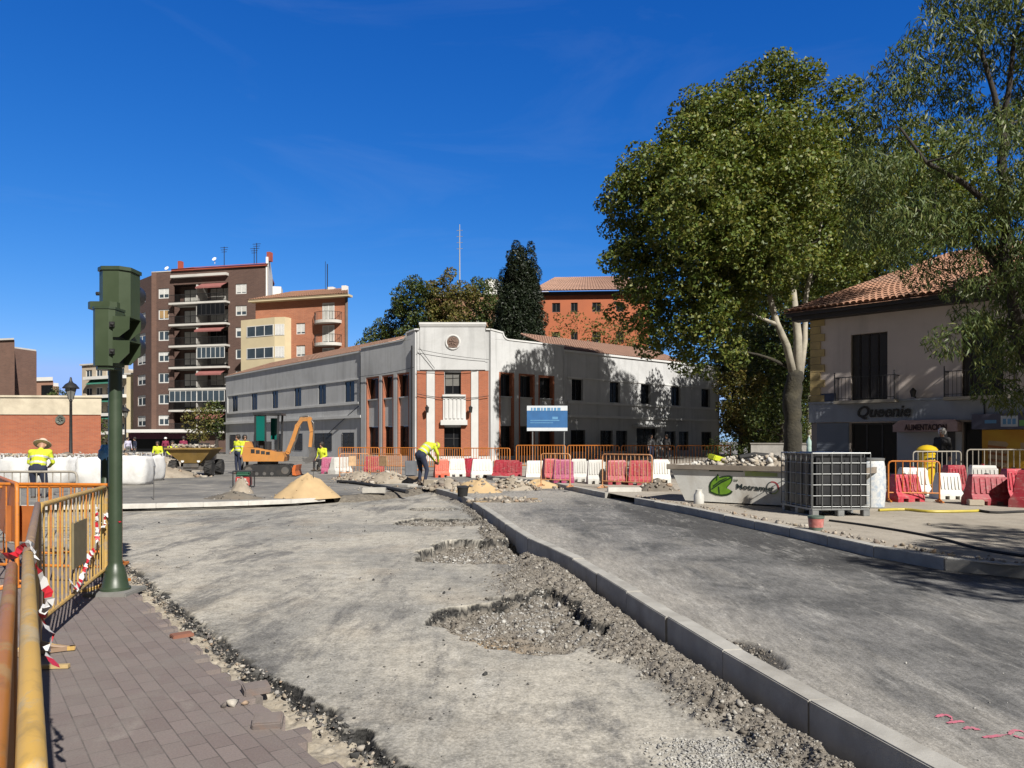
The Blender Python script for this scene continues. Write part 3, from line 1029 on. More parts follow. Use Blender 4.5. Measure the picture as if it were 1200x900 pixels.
# crack edge chunks
N = 6500
tt = NR.randint(0, len(CRp) - 1, N); A_ = np.array(CRp)
base = A_[tt] + (A_[np.minimum(tt + 1, len(CRp) - 1)] - A_[tt]) * NR.rand(N)[:, None]
off = NR.normal(0, .06, N)
dd = A_[np.minimum(tt + 1, len(CRp) - 1)] - A_[tt]; dd /= np.maximum(np.linalg.norm(dd, axis=1), 1e-6)[:, None]
xx = base[:, 0] + dd[:, 1] * off; yy = base[:, 1] - dd[:, 0] * off
h_ = road_height(xx, yy)[0]
sz = np.clip(NR.lognormal(math.log(.010), .6, N), .004, .045)
rocks_mesh('debris', np.stack([xx, yy, h_ + sz * .3], 1)[off > -.02], sz[off > -.02], CRUMB, 9, label='black broken asphalt edge crumbling beside the pavement', cat='debris')
rocks_mesh('debris', np.stack([xx + .12 * dd[:, 1], yy - .12 * dd[:, 0], h_ + sz * .2], 1)[off <= .03][::3], sz[off <= .03][::3] * .9, RUBBLE, 10, label='brown mortar rubble between pavers and roadway', cat='debris')

# small crumbs on the right carriageway
N = 900
yy = 2.6 * (16 / 2.6) ** NR.rand(N); xx = kerbX(yy) + .2 + NR.rand(N) * 3.5
ok = (NR.rand(N) < np.clip((fbm(xx * 1.1, yy * 1.1, 301, 3) - .45) * 5, .1, 1)) & (xx < np.interp(yy, ykr, xkr) - .1)
sz = np.clip(NR.lognormal(math.log(.0055), .5, N), .003, .02)
rocks_mesh('debris', np.stack([xx, yy, .158 + sz * .2], 1)[ok], sz[ok], PALESTONES, 12, label='light grit scattered over the grey side road', cat='debris')
N = 260
xx = 1.68 + NR.normal(0, .07, N) - .05; yy = 5.05 + NR.normal(0, .2, N); ok = xx > kerbX(yy) + .17
sz = np.clip(NR.lognormal(math.log(.009), .5, N), .004, .026)
rocks_mesh('debris', np.stack([xx, yy, .146 + sz * .3], 1)[ok], sz[ok], STONES, 14, label='crumbled bits filling the chipped hole beside the near kerb', cat='debris')
# ================================================================== buildings
STUCCO = plain('white_stucco', (.585, .59, .59), .9, .10, .35, .3, .006, dirt=(.36, .355, .345), dirt_amt=.5, fine=9, streak=.55)
TRIM = plain('white_trim', (.66, .66, .645), .85, .08, .8, .15, .004, dirt=(.45, .44, .42), dirt_amt=.35)
BRICK_O = bricks('orange_brick', (.42, .115, .045), (.34, .09, .038), (.36, .24, .17), .25, .065)
FRAME_D = plain('dark_frame', (.035, .034, .035), .5, .2, 4, .05)
GLASS = glass_dark('window_glass', (.010, .011, .013), .22)
GLASS_B = glass_dark('window_glass_bluish', (.05, .07, .09), .10)
IRON = plain('black_iron', (.02, .02, .021), .5, .2, 6, .1)
BLIND = plain('grey_blind', (.16, .155, .14), .7, .15, 3, .05)
TILE_C = None


def tile_mat(name, c1, c2, c3):
    t = NT(name)
    v = t.coord('Object')
    n = t.noise(v, 6, 5, .7); n2 = t.noise(v, .8, 5, .65)
    g = t.new('ShaderNodeNewGeometry').outputs['Random Per Island']
    col = t.mix(t.ramp(n, [(.3, 0.), (.7, 1.)]), c1, c2)
    col = t.mix(t.ramp(n2, [(.5, 0.), (.7, .7)]), col, c3)
    return t.fin(col, .9, t.bump(n, .3, .01))


TILE = tile_mat('clay_tiles', (.34, .17, .105), (.46, .25, .16), (.25, .17, .13))
TILE_P = tile_mat('pinkish_clay_tiles', (.40, .23, .17), (.47, .29, .21), (.32, .2, .15))


def place(o, root, pl, y=0.0):
    """sets a part built in a facade's own coordinates against that facade"""
    n = Vector((-pl.d.y, pl.d.x))
    o.parent = root
    o.location = (pl.A.x + n.x * y - root.location.x, pl.A.y + n.y * y - root.location.y, -root.location.z)
    o.rotation_euler = (0, 0, pl.rz)
    return o


def tiled_roof(name, root, pl, u0, u1, y0, y1, z0, z1, mat, pitch=.26, rows=14, hip=0.0):
    """curved clay tiles: courses running up the slope as real half-round ridges"""
    mb = MB()
    n = max(2, int((u1 - u0) / pitch))
    prof = [(0, 0), (.12, .055), (.3, .085), (.5, .09), (.7, .085), (.88, .055), (1, 0)]
    xs = []
    for i in range(n):
        for a, b in prof[:-1]:
            xs.append((u0 + (u1 - u0) * (i + a) / n, b))
    xs.append((u1, 0))
    for r_ in range(rows):
        f0 = r_ / rows; f1 = (r_ + 1) / rows
        lift = .035
        vs = []
        for x, b in xs:
            vs.append((x + hip * f0 * (1 - 2 * (x - u0) / (u1 - u0)), y0 + (y1 - y0) * f0, z0 + (z1 - z0) * f0 + b + lift))
        for x, b in xs:
            vs.append((x + hip * f1 * (1 - 2 * (x - u0) / (u1 - u0)), y0 + (y1 - y0) * f1, z0 + (z1 - z0) * f1 + b))
        k = len(xs)
        mb.add(vs, [(i, i + 1, k + i + 1, k + i) for i in range(k - 1)])
    # closed underside
    mb.add([(u0, y0, z0 - .05), (u1, y0, z0 - .05), (u1 - hip, y1, z1 - .05), (u0 + hip, y1, z1 - .05)], [(0, 1, 2, 3)])
    o = mb.build(name, mat)
    return place(o, root, pl)


def back_shift(pl):
    """how far the body leans sideways per metre of depth so that its end wall runs back along the street"""
    r = (pl.A + pl.d * pl.L).normalized(); n = Vector((-pl.d.y, pl.d.x))
    return min(0.0, r.dot(pl.d) / r.dot(n) - .03)


# ------------------------------------------------------------------ the two-storey corner building
root = thing('corner_building', 'white two storey corner building with brick striped entrance and round emblem', 'building', (-4.3, 54.4, .15))
A0 = (-32.7, 84.8); A1 = (-6.94, 54.4); A2 = (-1.69, 54.4); A3 = (20.4, 73.0)
PLl = Plane(A0, A1); PLc = Plane(A1, A2); PLr = Plane(A2, A3)
ZB = .10
uF = PLl.u(425)
uR = PLr.u(659)
D = .34


def put_window(pl, h, depth=.22, fm=FRAME_D, gm=GLASS, cols=2, rows=1, y=0, name='window', **kw):
    o = window(None, h, depth, fm, gm, cols, rows, name=name, **kw)
    return place(o, root, pl, y)


def grille(pl, h, y=.05, step=.14, name='window_grille'):
    a, b, c, d = h
    mb = MB()
    n = max(3, int((b - a) / step))
    for i in range(n + 1):
        x = a + (b - a) * i / n
        mb.tube([(x, y, c), (x, y, d)], .011, 5)
    for z in (c + .06, (c + d) / 2, d - .06):
        mb.bx(a, b, y - .008, y + .008, z - .015, z + .015)
    return place(mb.build(name, IRON), root, pl)


# left wing
up_l = [(272.3, 278.6), (295, 301.5), (319.2, 325.8), (345.3, 353), (373.3, 382), (404.5, 415.3)]
holesL = [(PLl.u(a), PLl.u(b), 4.9, 6.62) for a, b in up_l]
gr_l = [(269.5, 276), (298, 306), (322, 331), (345, 354.5), (368, 388.8), (401, 415)]
holesG = [(PLl.u(a), PLl.u(b), .75, 2.32) for a, b in gr_l]
mb = MB(); wall_holes(mb, 0, uF, ZB, 8.86, holesL + holesG, .08)
place(mb.build('wall', STUCCO), root, PLl)
for h in holesL: put_window(PLl, h, .045, cols=2)
for h in holesG:
    put_window(PLl, h, .05, cols=2); grille(PLl, h, y=-.03)
mb = MB()
mb.bx(.8, uF - .55, -.10, -.002, 4.66, 4.84); mb.bx(.8, uF - .55, -.07, -.002, 6.68, 6.80)
mb.bx(.62, .8, -.07, -.002, 4.66, 6.80); mb.bx(uF - .55, uF - .38, -.07, -.002, 4.66, 6.80)
mb.bx(-.05, uF - .01, -.22, -.002, 3.52, 3.74)
mb.bx(-.1, uF - .01, -.12, .25, 8.865, 9.0)
place(mb.build('string_course', TRIM), root, PLl)
tiled_roof('roof', root, PLl, -.2, uF, .1, 5.5, 9.02, 10.9, TILE_P, .28, 14)
mb = MB(); mb.tube([(uF - .16, -.08, .2), (uF - .16, -.08, 8.6)], .06, 8)
place(mb.build('drainpipe', IRON), root, PLl)


def flank(pl, u0, u1, cols_px, step_at_right):
    """the tall bay either side of the corner: window strips in brick reveals and a parapet that curves down"""
    yo = -.18
    rec = [(pl.u(a), pl.u(b), .35, 6.72) for a, b in cols_px]
    z_hi, z_lo = 9.72, 9.1
    mb = MB(); wall_holes(mb, u0, u1, ZB, z_lo, rec, .02, y=yo)
    # returns of the proud bay
    mb.add([(u0, yo, ZB), (u0, .3, ZB), (u0, .3, z_lo), (u0, yo, z_lo)], [(0, 1, 2, 3)])
    mb.add([(u1, yo, ZB), (u1, .3, ZB), (u1, .3, z_lo), (u1, yo, z_lo)], [(0, 1, 2, 3)])
    # raised shoulder with a quarter round
    s = 1 if step_at_right else -1
    ue = u1 if step_at_right else u0
    wsh = 1.15
    poly = [(ue, z_lo), (ue, z_hi)]
    poly.append((ue - s * wsh, z_hi - .12))
    for k in range(1, 9):
        a = PI / 2 * k / 8
        poly.append((ue - s * (wsh + .55 * (1 - math.cos(a))), z_hi - .12 - (z_hi - .14 - z_lo) * math.sin(a)))
    mb.prism(poly, yo, .25, 'y')
    place(mb.build('wall', STUCCO), root, pl)
    # coping, following the step
    mb = MB()
    pts = [poly[1]] + poly[2:]
    far = u0 if step_at_right else u1
    pts.append((far, z_lo + .02))
    for p, q in zip(pts, pts[1:]):
        d = Vector((q[0] - p[0], q[1] - p[1])); 
        if d.length < 1e-4: continue
        mb.beam((p[0], .04, p[1] + .055), (q[0], .04, q[1] + .055), .56, .11, up=(0, 0, 1) if abs(d.x) > abs(d.y) else (1, 0, 0))
    place(mb.build('parapet_coping', TRIM), root, pl)
    for h in rec:
        a, b, c, d = h
        mb = MB()      # brick-lined reveals
        q0, q1 = yo + .02, yo + .50
        mb.bx(a - .001, a + .16, q0, q1, c, d); mb.bx(b - .16, b + .001, q0, q1, c, d)
        mb.bx(a + .16, b - .16, q0, q1, d - .1, d)
        place(mb.build('brick_reveal', BRICK_O), root, pl)
        ai, bi = a + .16, b - .16
        mb = MB(); mb.bx(ai, bi, yo + .2, yo + .45, 2.75, 4.86)
        mb.bx(ai - .04, bi + .04, yo + .06, yo + .47, 4.86, 4.95)
        place(mb.build('spandrel_panel', STUCCO), root, pl)
        put_window(pl, (ai, bi, 4.95, 6.6), yo + .42, cols=2)
        put_window(pl, (ai, bi, .5, 2.74), yo + .42, cols=2); grille(pl, (ai, bi, .5, 2.74), yo + .3)
    mb = MB(); mb.bx(u0 - .02, u1 + .02, yo - .05, yo - .002, .12, .5)
    place(mb.build('plinth', TRIM), root, pl)


flank(PLl, uF, PLl.L - .02, [(431, 446.5), (449.8, 463.5), (467.5, 482)], True)
flank(PLr, .02, uR, [(583, 601), (606, 625), (629, 648)], False)

# entrance front
U = lambda px: (px - 489) / 84 * PLc.L
yo = -.05
hw = (U(521), U(540), 5.04, 6.66); hd = (U(517.5), U(545.5), .18, 2.62)
mb = MB(); wall_holes(mb, 0, PLc.L, ZB, 9.72, [hw, hd], .32, y=0)
mb.bx(0, PLc.L, .3, .5, 6.8, 9.7)
place(mb.build('wall', STUCCO), root, PLc)
mb = MB()
for a, b in ((489, 500), (510, 520.6), (540.4, 552), (561, 572.6)):
    mb.bx(U(a), U(b), -.12, -.002, .55, 6.72)
place(mb.build('brick_panel', BRICK_O), root, PLc)
mb = MB()
for a, b in ((500, 510), (552, 561)):
    mb.bx(U(a) + .02, U(b) - .02, -.2, -.002, .2, 6.72)
mb.bx(-.1, PLc.L + .1, -.24, -.002, .12, .5)
place(mb.build('pilaster', TRIM), root, PLc)
mb = MB()
mb.bx(U(492.5), U(568.8), -.16, .3, 6.82, 10.1)
mb.bx(0, U(492.5), -.1, .3, 6.76, 9.72); mb.bx(U(568.8), PLc.L, -.1, .3, 6.76, 9.72)
place(mb.build('parapet', STUCCO), root, PLc)
mb = MB(); mb.bx(U(491.5), U(569.8), -.28, .36, 10.1, 10.27); mb.bx(U(492), U(569.3), -.22, .33, 9.98, 10.1)
mb.bx(-.1, U(491.5), -.22, .33, 9.72, 9.83); mb.bx(U(569.8), PLc.L + .1, -.22, .33, 9.72, 9.83)
place(mb.build('parapet_coping', TRIM), root, PLc)
put_window(PLc, hw, .2, cols=2, blind=BLIND, blind_frac=.62)
dr = put_window(PLc, hd, .26, fm=FRAME_D, gm=GLASS, cols=2, rows=3, name='door')
mb = MB(); mb.bx(U(543.5) - .75, U(543.5) - .70, .1, .2, 1.05, 1.35); mb.build('handle', IRON, dr)
mb = MB()
mb.bx(U(519.5), U(546), -.2, -.002, 3.14, 4.86)
for i in range(5):
    x = U(521) + (U(544.5) - U(521)) * (i + .5) / 5
    mb.bx(x - .09, x + .09, -.27, -.2, 3.25, 4.7)
mb.bx(U(517), U(548), -.42, -.002, 2.78, 3.14); mb.bx(U(519), U(546), -.3, -.002, 4.86, 5.0)
place(mb.build('balcony_panel', TRIM), root, PLc)
# emblem: a brown round relief in a white ring
EMB = plain('brown_relief', (.20, .13, .10), .8, .4, 8, .6, .02, dirt=(.03, .025, .02), dirt_amt=.8)
cx, cz = U(531), 8.83
M = Matrix.Translation((cx, -.165, cz)) @ Matrix.Rotation(PI / 2, 4, 'X')
mb = MB(); mb.lathe([(.44, 0), (.44, .06), (.5, .09), (.56, .06), (.56, 0)], M=M, n=32)
em = place(mb.build('emblem', TRIM, smooth=True), root, PLc)
mb = MB(); mb.lathe([(.435, 0), (.435, .03), (.3, .06), (.0001, .075)], M=M, n=28)
for k in range(7):
    a = .5 + k * .9
    mb.tube([(cx + .08 * math.cos(a), -.24, cz + .08 * math.sin(a)), (cx + .3 * math.cos(a + .5), -.235, cz + .3 * math.sin(a + .5))], [.05, .03], 6)
mb.bx(cx - .33, cx + .33, -.26, -.2, cz - .4, cz - .27)
mb.build('relief', EMB, em, smooth=True)
for px in (501.5, 552):
    mb = MB(); x = U(px)
    mb.beam((x, -.2, 3.95), (x, -.55, 4.1), .05, .05); mb.lathe([(.10, -.28), (.15, .12), (.05, .2), (.02, .28)], (x, -.55, 3.95), 10)
    place(mb.build('wall_lamp', IRON, smooth=True), root, PLc)

# right wing
up_r = [(670, 683.4), (714.6, 726.7), (751, 762.3), (786.8, 797.6), (822, 832)]
holesR = [(PLr.u(a), PLr.u(b), 4.9, 6.62) for a, b in up_r]
gr_r = [(669, 686), (703.6, 718), (722, 735), (778.7, 791.7), (795.5, 806.8), (822, 833.6)]
holesQ = [(PLr.u(a), PLr.u(b), .75, 2.5) for a, b in gr_r]
hdoor = (PLr.u(746), PLr.u(770), .16, 2.75)
mb = MB(); wall_holes(mb, uR, PLr.L, ZB, 8.75, holesR + holesQ + [hdoor], D)
mb.bx(PLr.L - .3, PLr.L, .0, 10, ZB, 8.74)
place(mb.build('wall', STUCCO), root, PLr)
for h in holesR: put_window(PLr, h, .25, cols=2)
for h in holesQ: put_window(PLr, h, .25, cols=2); grille(PLr, h)
put_window(PLr, hdoor, .28, cols=2, rows=2, name='door')
mb = MB()
mb.bx(uR + .5, PLr.L - .5, -.10, -.002, 4.66, 4.84); mb.bx(uR + .5, PLr.L - .5, -.07, -.002, 6.68, 6.80)
mb.bx(uR + .02, PLr.L + .05, -.2, -.002, 3.52, 3.74)
mb.bx(uR + .02, PLr.L + .12, -.12, .25, 8.755, 8.92)
mb.bx(hdoor[0] - .5, hdoor[1] + .5, -.6, -.002, 2.85, 3.05)
place(mb.build('string_course', TRIM), root, PLr)
tiled_roof('roof', root, PLr, uR - .1, PLr.L - 4.5, .26, 5.0, 8.95, 10.7, TILE_P, .28, 14)
mb = MB()
mb.tube([(uR + .1, -.09, .2), (uR + .1, -.09, 8.7)], .05, 8)
place(mb.build('drainpipe', TRIM), root, PLr)
# cables looped across the front
mb = MB()
def sag(p, q, s, n=10):
    return [tuple(Vector(p).lerp(Vector(q), i / n) - Vector((0, 0, s * 4 * (i / n) * (1 - i / n)))) for i in range(n + 1)]
mb.tube(sag((0, -.3, 5.05), (PLc.L, -.3, 4.9), .25), .022, 5); mb.tube(sag((0, -.32, 6.75), (U(560), -.3, 6.8), .12), .02, 5)
mb.tube(sag((0.1, -.4, 8.3), (PLc.L, -.3, 7.55), .1), .016, 5); mb.tube(sag((.2, -.4, 8.4), (1.3, -.3, 6.9), .0), .02, 5)
place(mb.build('cable', IRON), root, PLc)
mb = MB()
mb.tube([(PLl.L - .28, -.3, .2), (PLl.L - .28, -.3, 8.6)], .07, 6)
mb.tube(sag((uF - 6, -.12, 2.2), (uF - .2, -.2, 4.5), -.05), .035, 5); mb.tube(sag((uF + .2, -.3, 6.85), (PLl.L, -.3, 7.0), .1), .02, 5)
place(mb.build('cable', IRON), root, PLl)

# ------------------------------------------------------------------ brown apartment block
BROWN = bricks('brown_brick', (.125, .068, .052), (.095, .05, .04), (.16, .12, .10), .5, .13)
BROWN_L = bricks('brown_brick_light', (.19, .10, .072), (.15, .08, .06), (.2, .15, .12), .5, .13)
SLAB = plain('pale_slab', (.62, .60, .56), .85, .1, .6, .1, dirt=(.4, .38, .35), dirt_amt=.3)
WFRAME = plain('white_window_frame', (.72, .72, .70), .6, .06, 2, 0)
REDR = plain('red_roof_paint', (.36, .08, .05), .85, .2, 1, .1)
PINK = plain('faded_red_awning', (.30, .11, .10), .9, .15, 2, .05)
WHITEW = plain('white_gable', (.78, .77, .74), .9, .06, .4, .1)
CURT = plain('pale_curtain', (.55, .54, .50), .9, .1, 2, .05)
BLINDY = plain('tan_blind', (.42, .27, .12), .8, .1, 2, .05)
WBLIND = plain('white_blind', (.66, .66, .64), .8, .06, 3, .05)

B1 = Plane((-49.5, 102.0), (-32.2, 98.0)); B0 = Plane((-54.5, 106.8), (-49.5, 102.0))
rootb = root
root = thing('apartment_building', 'tall brown brick apartment block with white windows and stacked balconies', 'building', (-42, 100, .15))
fl_y = [355, 380.5, 405, 430, 454.5, 480.5]
zf = [B1.z(235, y) for y in fl_y]                     # top of the balcony slabs
dz = (zf[0] - zf[-1]) / 5
levels = [zf[0] - dz * k for k in range(7)]
ztop = B1.z(290, 313); 
ubL, ubR = B1.u(203), B1.u(267.5)
holes = [(ubL, ubR, lv + .02, lv + dz - .28) for lv in levels]
wl = []; wr = []
for k, lv in enumerate(levels):
    wl.append((B1.u(185.5), B1.u(198), lv + .85, lv + 2.25)); wr.append((B1.u(276), B1.u(289), lv + .95, lv + 2.3))
mb = MB(); wall_holes(mb, 0, B1.L, .1, ztop, [h for h in holes] + wl + wr, .25)
k_ = -.52; mb.prism([(0, 1.9), (B1.L + k_ * 1.9, 1.9), (B1.L + k_ * 12, 12), (0, 12)], .1, ztop - .02)
place(mb.build('wall', BROWN), root, B1)
mb = MB(); mb.bx(.05, .75, -.12, -.002, .15, ztop + .02)
place(mb.build('corner_pier', BROWN_L), root, B1)
rr = random.Random(4)
for i, h in enumerate(wl + wr):
    bl = rr.choice([None, WBLIND, WBLIND, BLINDY if i in (1, 4) else None, CURT]);
    if i == 1: bl = BLINDY
    w_ = put_window(B1, h, .12, WFRAME, GLASS_B, 2, 1, fw=.14, blind=bl, blind_frac=rr.choice([.35, .6, .9]))
gl = [(None, 0), ('R', GLASS), (None, 0), ('R', GLASS_B), (None, 0), ('LR', GLASS_B), (None, 0)]
for k, h in enumerate(holes):
    a, b, c, d = h
    mb = MB()
    mb.bx(a - .05, b + .25, -.9, 1.5, c - .26, c - .001)
    sl = place(mb.build('balcony_slab', SLAB), root, B1)
    # back of the recess: doors and windows
    mb = MB(); mb.bx(a, b, 1.45, 1.5, c, d); place(mb.build('recess_wall', BROWN), root, B1)
    for (f0, f1) in ((.08, .42), (.56, .92)):
        put_window(B1, (a + (b - a) * f0, a + (b - a) * f1, c + .05, c + 2.2), 1.4, FRAME_D, GLASS, 3, 1, fw=.08, blind=rr.choice([None, CURT, WBLIND]), blind_frac=.8, name='balcony_door')
    mb = MB(); nb = 46
    for i in range(nb + 1):
        x = a + (b + .2 - a) * i / nb; mb.bx(x - .018, x + .018, -.87, -.84, c, c + 1.0)
    mb.bx(a - .03, b + .23, -.89, -.82, c + 1.0, c + 1.06); mb.bx(a - .03, b + .23, -.88, -.83, c + .1, c + .14)
    place(mb.build('railing', IRON), root, B1)
    mb = MB(); m = (a + b) / 2; mb.bx(m - .08, m + .08, -.8, 1.5, c, c + 2.3); place(mb.build('balcony_divider', SLAB), root, B1)
    if gl[k][0]:
        f0, f1 = {'R': (.5, 1.0), 'LR': (.0, 1.0)}[gl[k][0]]
        put_window(B1, (a + (b - a) * f0 + .02, a + (b - a) * f1, c + 1.07, d - .02), -.80, WFRAME if gl[k][1] is GLASS_B else FRAME_D, gl[k][1], 6 if f0 > .1 else 10, 1, fw=.06, name='balcony_glazing')
    else:
        f0, f1 = ((.52, .98), (.02, .48))[k % 2] if k != 2 else (.5, .98)
        x0, x1 = a + (b - a) * f0, a + (b - a) * f1
        mb = MB()
        mb.add([(x0, .0, d - .05), (x1, .0, d - .05), (x1, -1.35, d - .75), (x0, -1.35, d - .75), (x1, -1.35, d - .95), (x0, -1.35, d - .95)], [(0, 1, 2, 3), (3, 2, 4, 5)])
        place(mb.build('awning', PINK), root, B1)
# left return wall with its windows
h0 = [(B0.u(161), B0.u(170.5), lv + .75, lv + 2.25) for lv in levels]
mb = MB(); wall_holes(mb, 0, B0.L, .1, ztop - .35, h0, .25)
place(mb.build('wall', BROWN), root, B0)
for h in h0: put_window(B0, h, .12, WFRAME, GLASS_B, 2, 1, fw=.16, blind=WBLIND, blind_frac=rr.choice([.2, .5, .8]))
# roof storey
mb = MB()
u0 = B1.u(202)
mb.prism([(u0, -.25), (B1.L, -.25), (B1.L - 5.6, 11), (u0, 11)], ztop + .002, ztop + .25)
mb.add([(u0, -.35, ztop + .25), (B1.L + .2, -.35, ztop + .25), (B1.L - 2.0, 4, ztop + 1.5), (u0 + .4, 4, ztop + 1.5)], [(0, 1, 2, 3)])
mb.add([(u0, -.35, ztop + .25), (u0 + .4, 4, ztop + 1.5), (u0, 8, ztop + .25)], [(0, 1, 2)])
place(mb.build('roof', REDR), root, B1)
mb = MB(); mb.bx(B1.u(203), B1.u(268), -.6, -.002, ztop - 1.0, ztop - .65); place(mb.build('cornice', SLAB), root, B1)
mb = MB(); mb.bx(B1.u(206), B1.u(209.5), .4, 1.0, ztop + .2, ztop + 1.5); mb.bx(B1.u(310), B1.u(314), .5, 1.2, ztop + .8, ztop + 2.0); place(mb.build('chimney', REDR), root, B1)
mb = MB(); mb.bx(0, u0, -.05, 8, ztop + .001, ztop + .12); place(mb.build('parapet', SLAB), root, B1)
GB = Plane(tuple(B1.A + B1.d * (B1.L + .02)), tuple(B1.A + B1.d * (B1.L + .02) + Vector((-1.75, 8.0))))
mb = MB(); mb.prism([(0, 6), (GB.L, 6), (GB.L, ztop - 3.2), (GB.L * .72, ztop - 3.0), (GB.L * .7, ztop - .3), (GB.L * .3, ztop + 1.2), (.05, ztop + 1.2)], 0, .3, 'y')
place(mb.build('gable_wall', WHITEW), root, GB)
mb = MB(); mb.bx(GB.L * .9, GB.L + 2.0, -1.0, 1.4, 10, ztop - 1.2); place(mb.build('stair_tower', WHITEW), root, GB)
for px, hh in ((247, 2.6), (283, 2.2), (286, 2.8)):
    x = B1.u(px); mb = MB(); z0 = ztop + 1.2
    mb.tube([(x, 3, z0), (x, 3, z0 + hh)], .05, 5)
    for q in range(3): mb.bx(x - .6 + q * .1, x + .6 - q * .1, 2.97, 3.03, z0 + hh - .15 - q * .3, z0 + hh - .1 - q * .3)
    place(mb.build('aerial', IRON), root, B1)
mb = MB()
for px, z in ((192, ztop + .35), (248, ztop + 1.2)):
    x = B1.u(px); M = Matrix.Translation((x, .6, z + .3)) @ Matrix.Rotation(math.radians(60), 4, 'X')
    mb.lathe([(.02, -.04), (.18, -.01), (.3, .05)], M=M, n=14); mb.tube([(x, .7, z - .3), (x, .7, z + .3)], .04, 5)
place(mb.build('satellite_dish', WHITEW), root, B1)
# shop front on the ground floor
zc = B1.z(190, 507)
mb = MB(); mb.bx(-4.5, B1.u(231), -2.2, -.002, zc, zc + .42); place(mb.build('canopy', WHITEW), root, B1)
PURP = plain('purple_shopfront', (.10, .018, .045), .6, .3, 1, .05)
mb = MB(); mb.bx(-3.5, B1.u(232), -.3, -.003, 1.9, zc - .02); place(mb.build('shop_fascia', PURP), root, B1)
mb = MB(); mb.bx(-3.5, B1.u(232), -.2, -.003, .12, 1.9); place(mb.build('shop_window', GLASS), root, B1)

# ------------------------------------------------------------------ orange brick block with rounded balconies
ORB = bricks('salmon_brick', (.46, .17, .085), (.38, .135, .07), (.42, .25, .18), .5, .13)
CREAM = plain('cream_render', (.66, .56, .36), .88, .08, .5, .1, dirt=(.5, .42, .3), dirt_amt=.3)
O1 = Plane((-31.6, 91.5), (-19.4, 87.8)); O2 = Plane((-19.4, 87.8), (-20.5, 91.0))
root = thing('apartment_building', 'orange brick apartment block with cream bay and rounded corner balconies', 'building', (-25, 90, .15))
zt = O1.z(350, 352)
zb1 = O1.z(345, 392); zb2 = O1.z(345, 418); st = zb1 - zb2
hs = []
for k in range(5):
    hs.append((O1.u(347), O1.u(357.5), zb1 - st * k, zb1 - st * k + 1.35))
mb = MB(); wall_holes(mb, 0, O1.L, .1, zt, hs, .2); mb.prism([(0, .6), (O1.L - .35, .6), (O1.L - 5.2, 9), (0, 9)], .1, zt - .02)
place(mb.build('wall', ORB), root, O1)
for h in hs: put_window(O1, h, .12, WFRAME, GLASS_B, 2, 1, fw=.1, blind=WBLIND, blind_frac=.85)
mb = MB(); mb.bx(0, O2.L, 0, .3, .1, zt - .01); place(mb.build('side_wall', plain('shade_tinted_render', (.16, .12, .1), .9, .2, 1)), root, O2)  # side wall colour darkened to stand for its shade
# cream bay with bevelled sides
zc = O1.z(320, 374)
ua, ub = 0.0, O1.u(337)
pts = [(ua - 1.9, .5), (ua - 1.9, -.3), (ub - 1.0, -1.2), (ub + .3, -1.0), (ub + .5, -.002), (ub + .5, .5)]
mb = MB(); mb.prism(pts, .1, zc); place(mb.build('bay', CREAM), root, O1)
for k in range(5):
    z0 = O1.z(320, 395) - st * k
    for q0, q1, f0, f1, nm in ((pts[1], pts[2], .18, .97, 0), (pts[2], pts[3], .05, .95, 1)):
        p = Vector(q0).lerp(Vector(q1), f0); q = Vector(q0).lerp(Vector(q1), f1)
        w_ = window(None, (0, (q - p).length, z0, z0 + 1.35), -.02, WFRAME, GLASS_B, 3, 1, fw=.09, blind=WBLIND if nm else None, blind_frac=.97)
        wp = O1.A + O1.d * p.x + Vector((-O1.d.y, O1.d.x)) * p.y
        w_.parent = root; w_.location = (wp.x - root.location.x, wp.y - root.location.y, -root.location.z)
        dd = (q - p); w_.rotation_euler = (0, 0, O1.rz + math.atan2(dd.y, dd.x))
# curved balconies at the corner
for k in range(4):
    z0 = O1.z(385, 376) - st * k * 1.0
    uc, rad = O1.u(385), 1.75
    arc = [(uc - rad, .1)] + [(uc + rad * math.cos(a), -1.0 * math.sin(a) * 1.25) for a in [PI * (1 - i / 14) for i in range(15)]] + [(uc + rad, .1)]
    mb = MB(); mb.prism(arc, z0 - .35, z0); place(mb.build('balcony_slab', SLAB), root, O1)
    mb = MB(); mb.tube([(x, y, z0 + .95) for x, y in arc[1:-1]], .03, 5, caps=True)
    for x, y in arc[1:-1]:
        mb.tube([(x, y, z0), (x, y, z0 + .95)], .018, 4)
        mb.tube([(x * .5 + uc * .5 + (x - uc) * .48, y, z0), (x * .5 + uc * .5 + (x - uc) * .48, y, z0 + .95)], .014, 4)
    place(mb.build('railing', IRON), root, O1)
    put_window(O1, (uc - .8, uc + .8, z0 + .05, z0 + 2.15), -.02, WFRAME, GLASS_B, 2, 1, fw=.1, blind=CURT, blind_frac=.95, name='balcony_door')
mb = MB()
mb.bx(-.5, O1.L + .45, -.8, .3, zt + .001, zt + .25); place(mb.build('cornice', CREAM), root, O1)
tiled_roof('roof', root, O1, -.6, O1.L + .5, -.85, 4.4, zt + .25, zt + 2.1, TILE, .35, 10, hip=3.0)
mb = MB(); mb.bx(O1.L - 2.0, O1.L - 1.4, 2, 2.6, zt + .6, zt + 1.9); mb.bx(O1.u(366), O1.u(372), 3.5, 4.2, zt + .8, zt + 2.2); place(mb.build('chimney', WHITEW), root, O1)
mb = MB(); x = O1.u(363)
mb.tube([(x, 4, zt + 1), (x, 4, zt + 5.2)], .06, 5); mb.tube([(x - .4, 4.2, zt + 1), (x - .4, 4.2, zt + 5.6)], .03, 5); place(mb.build('aerial', IRON), root, O1)


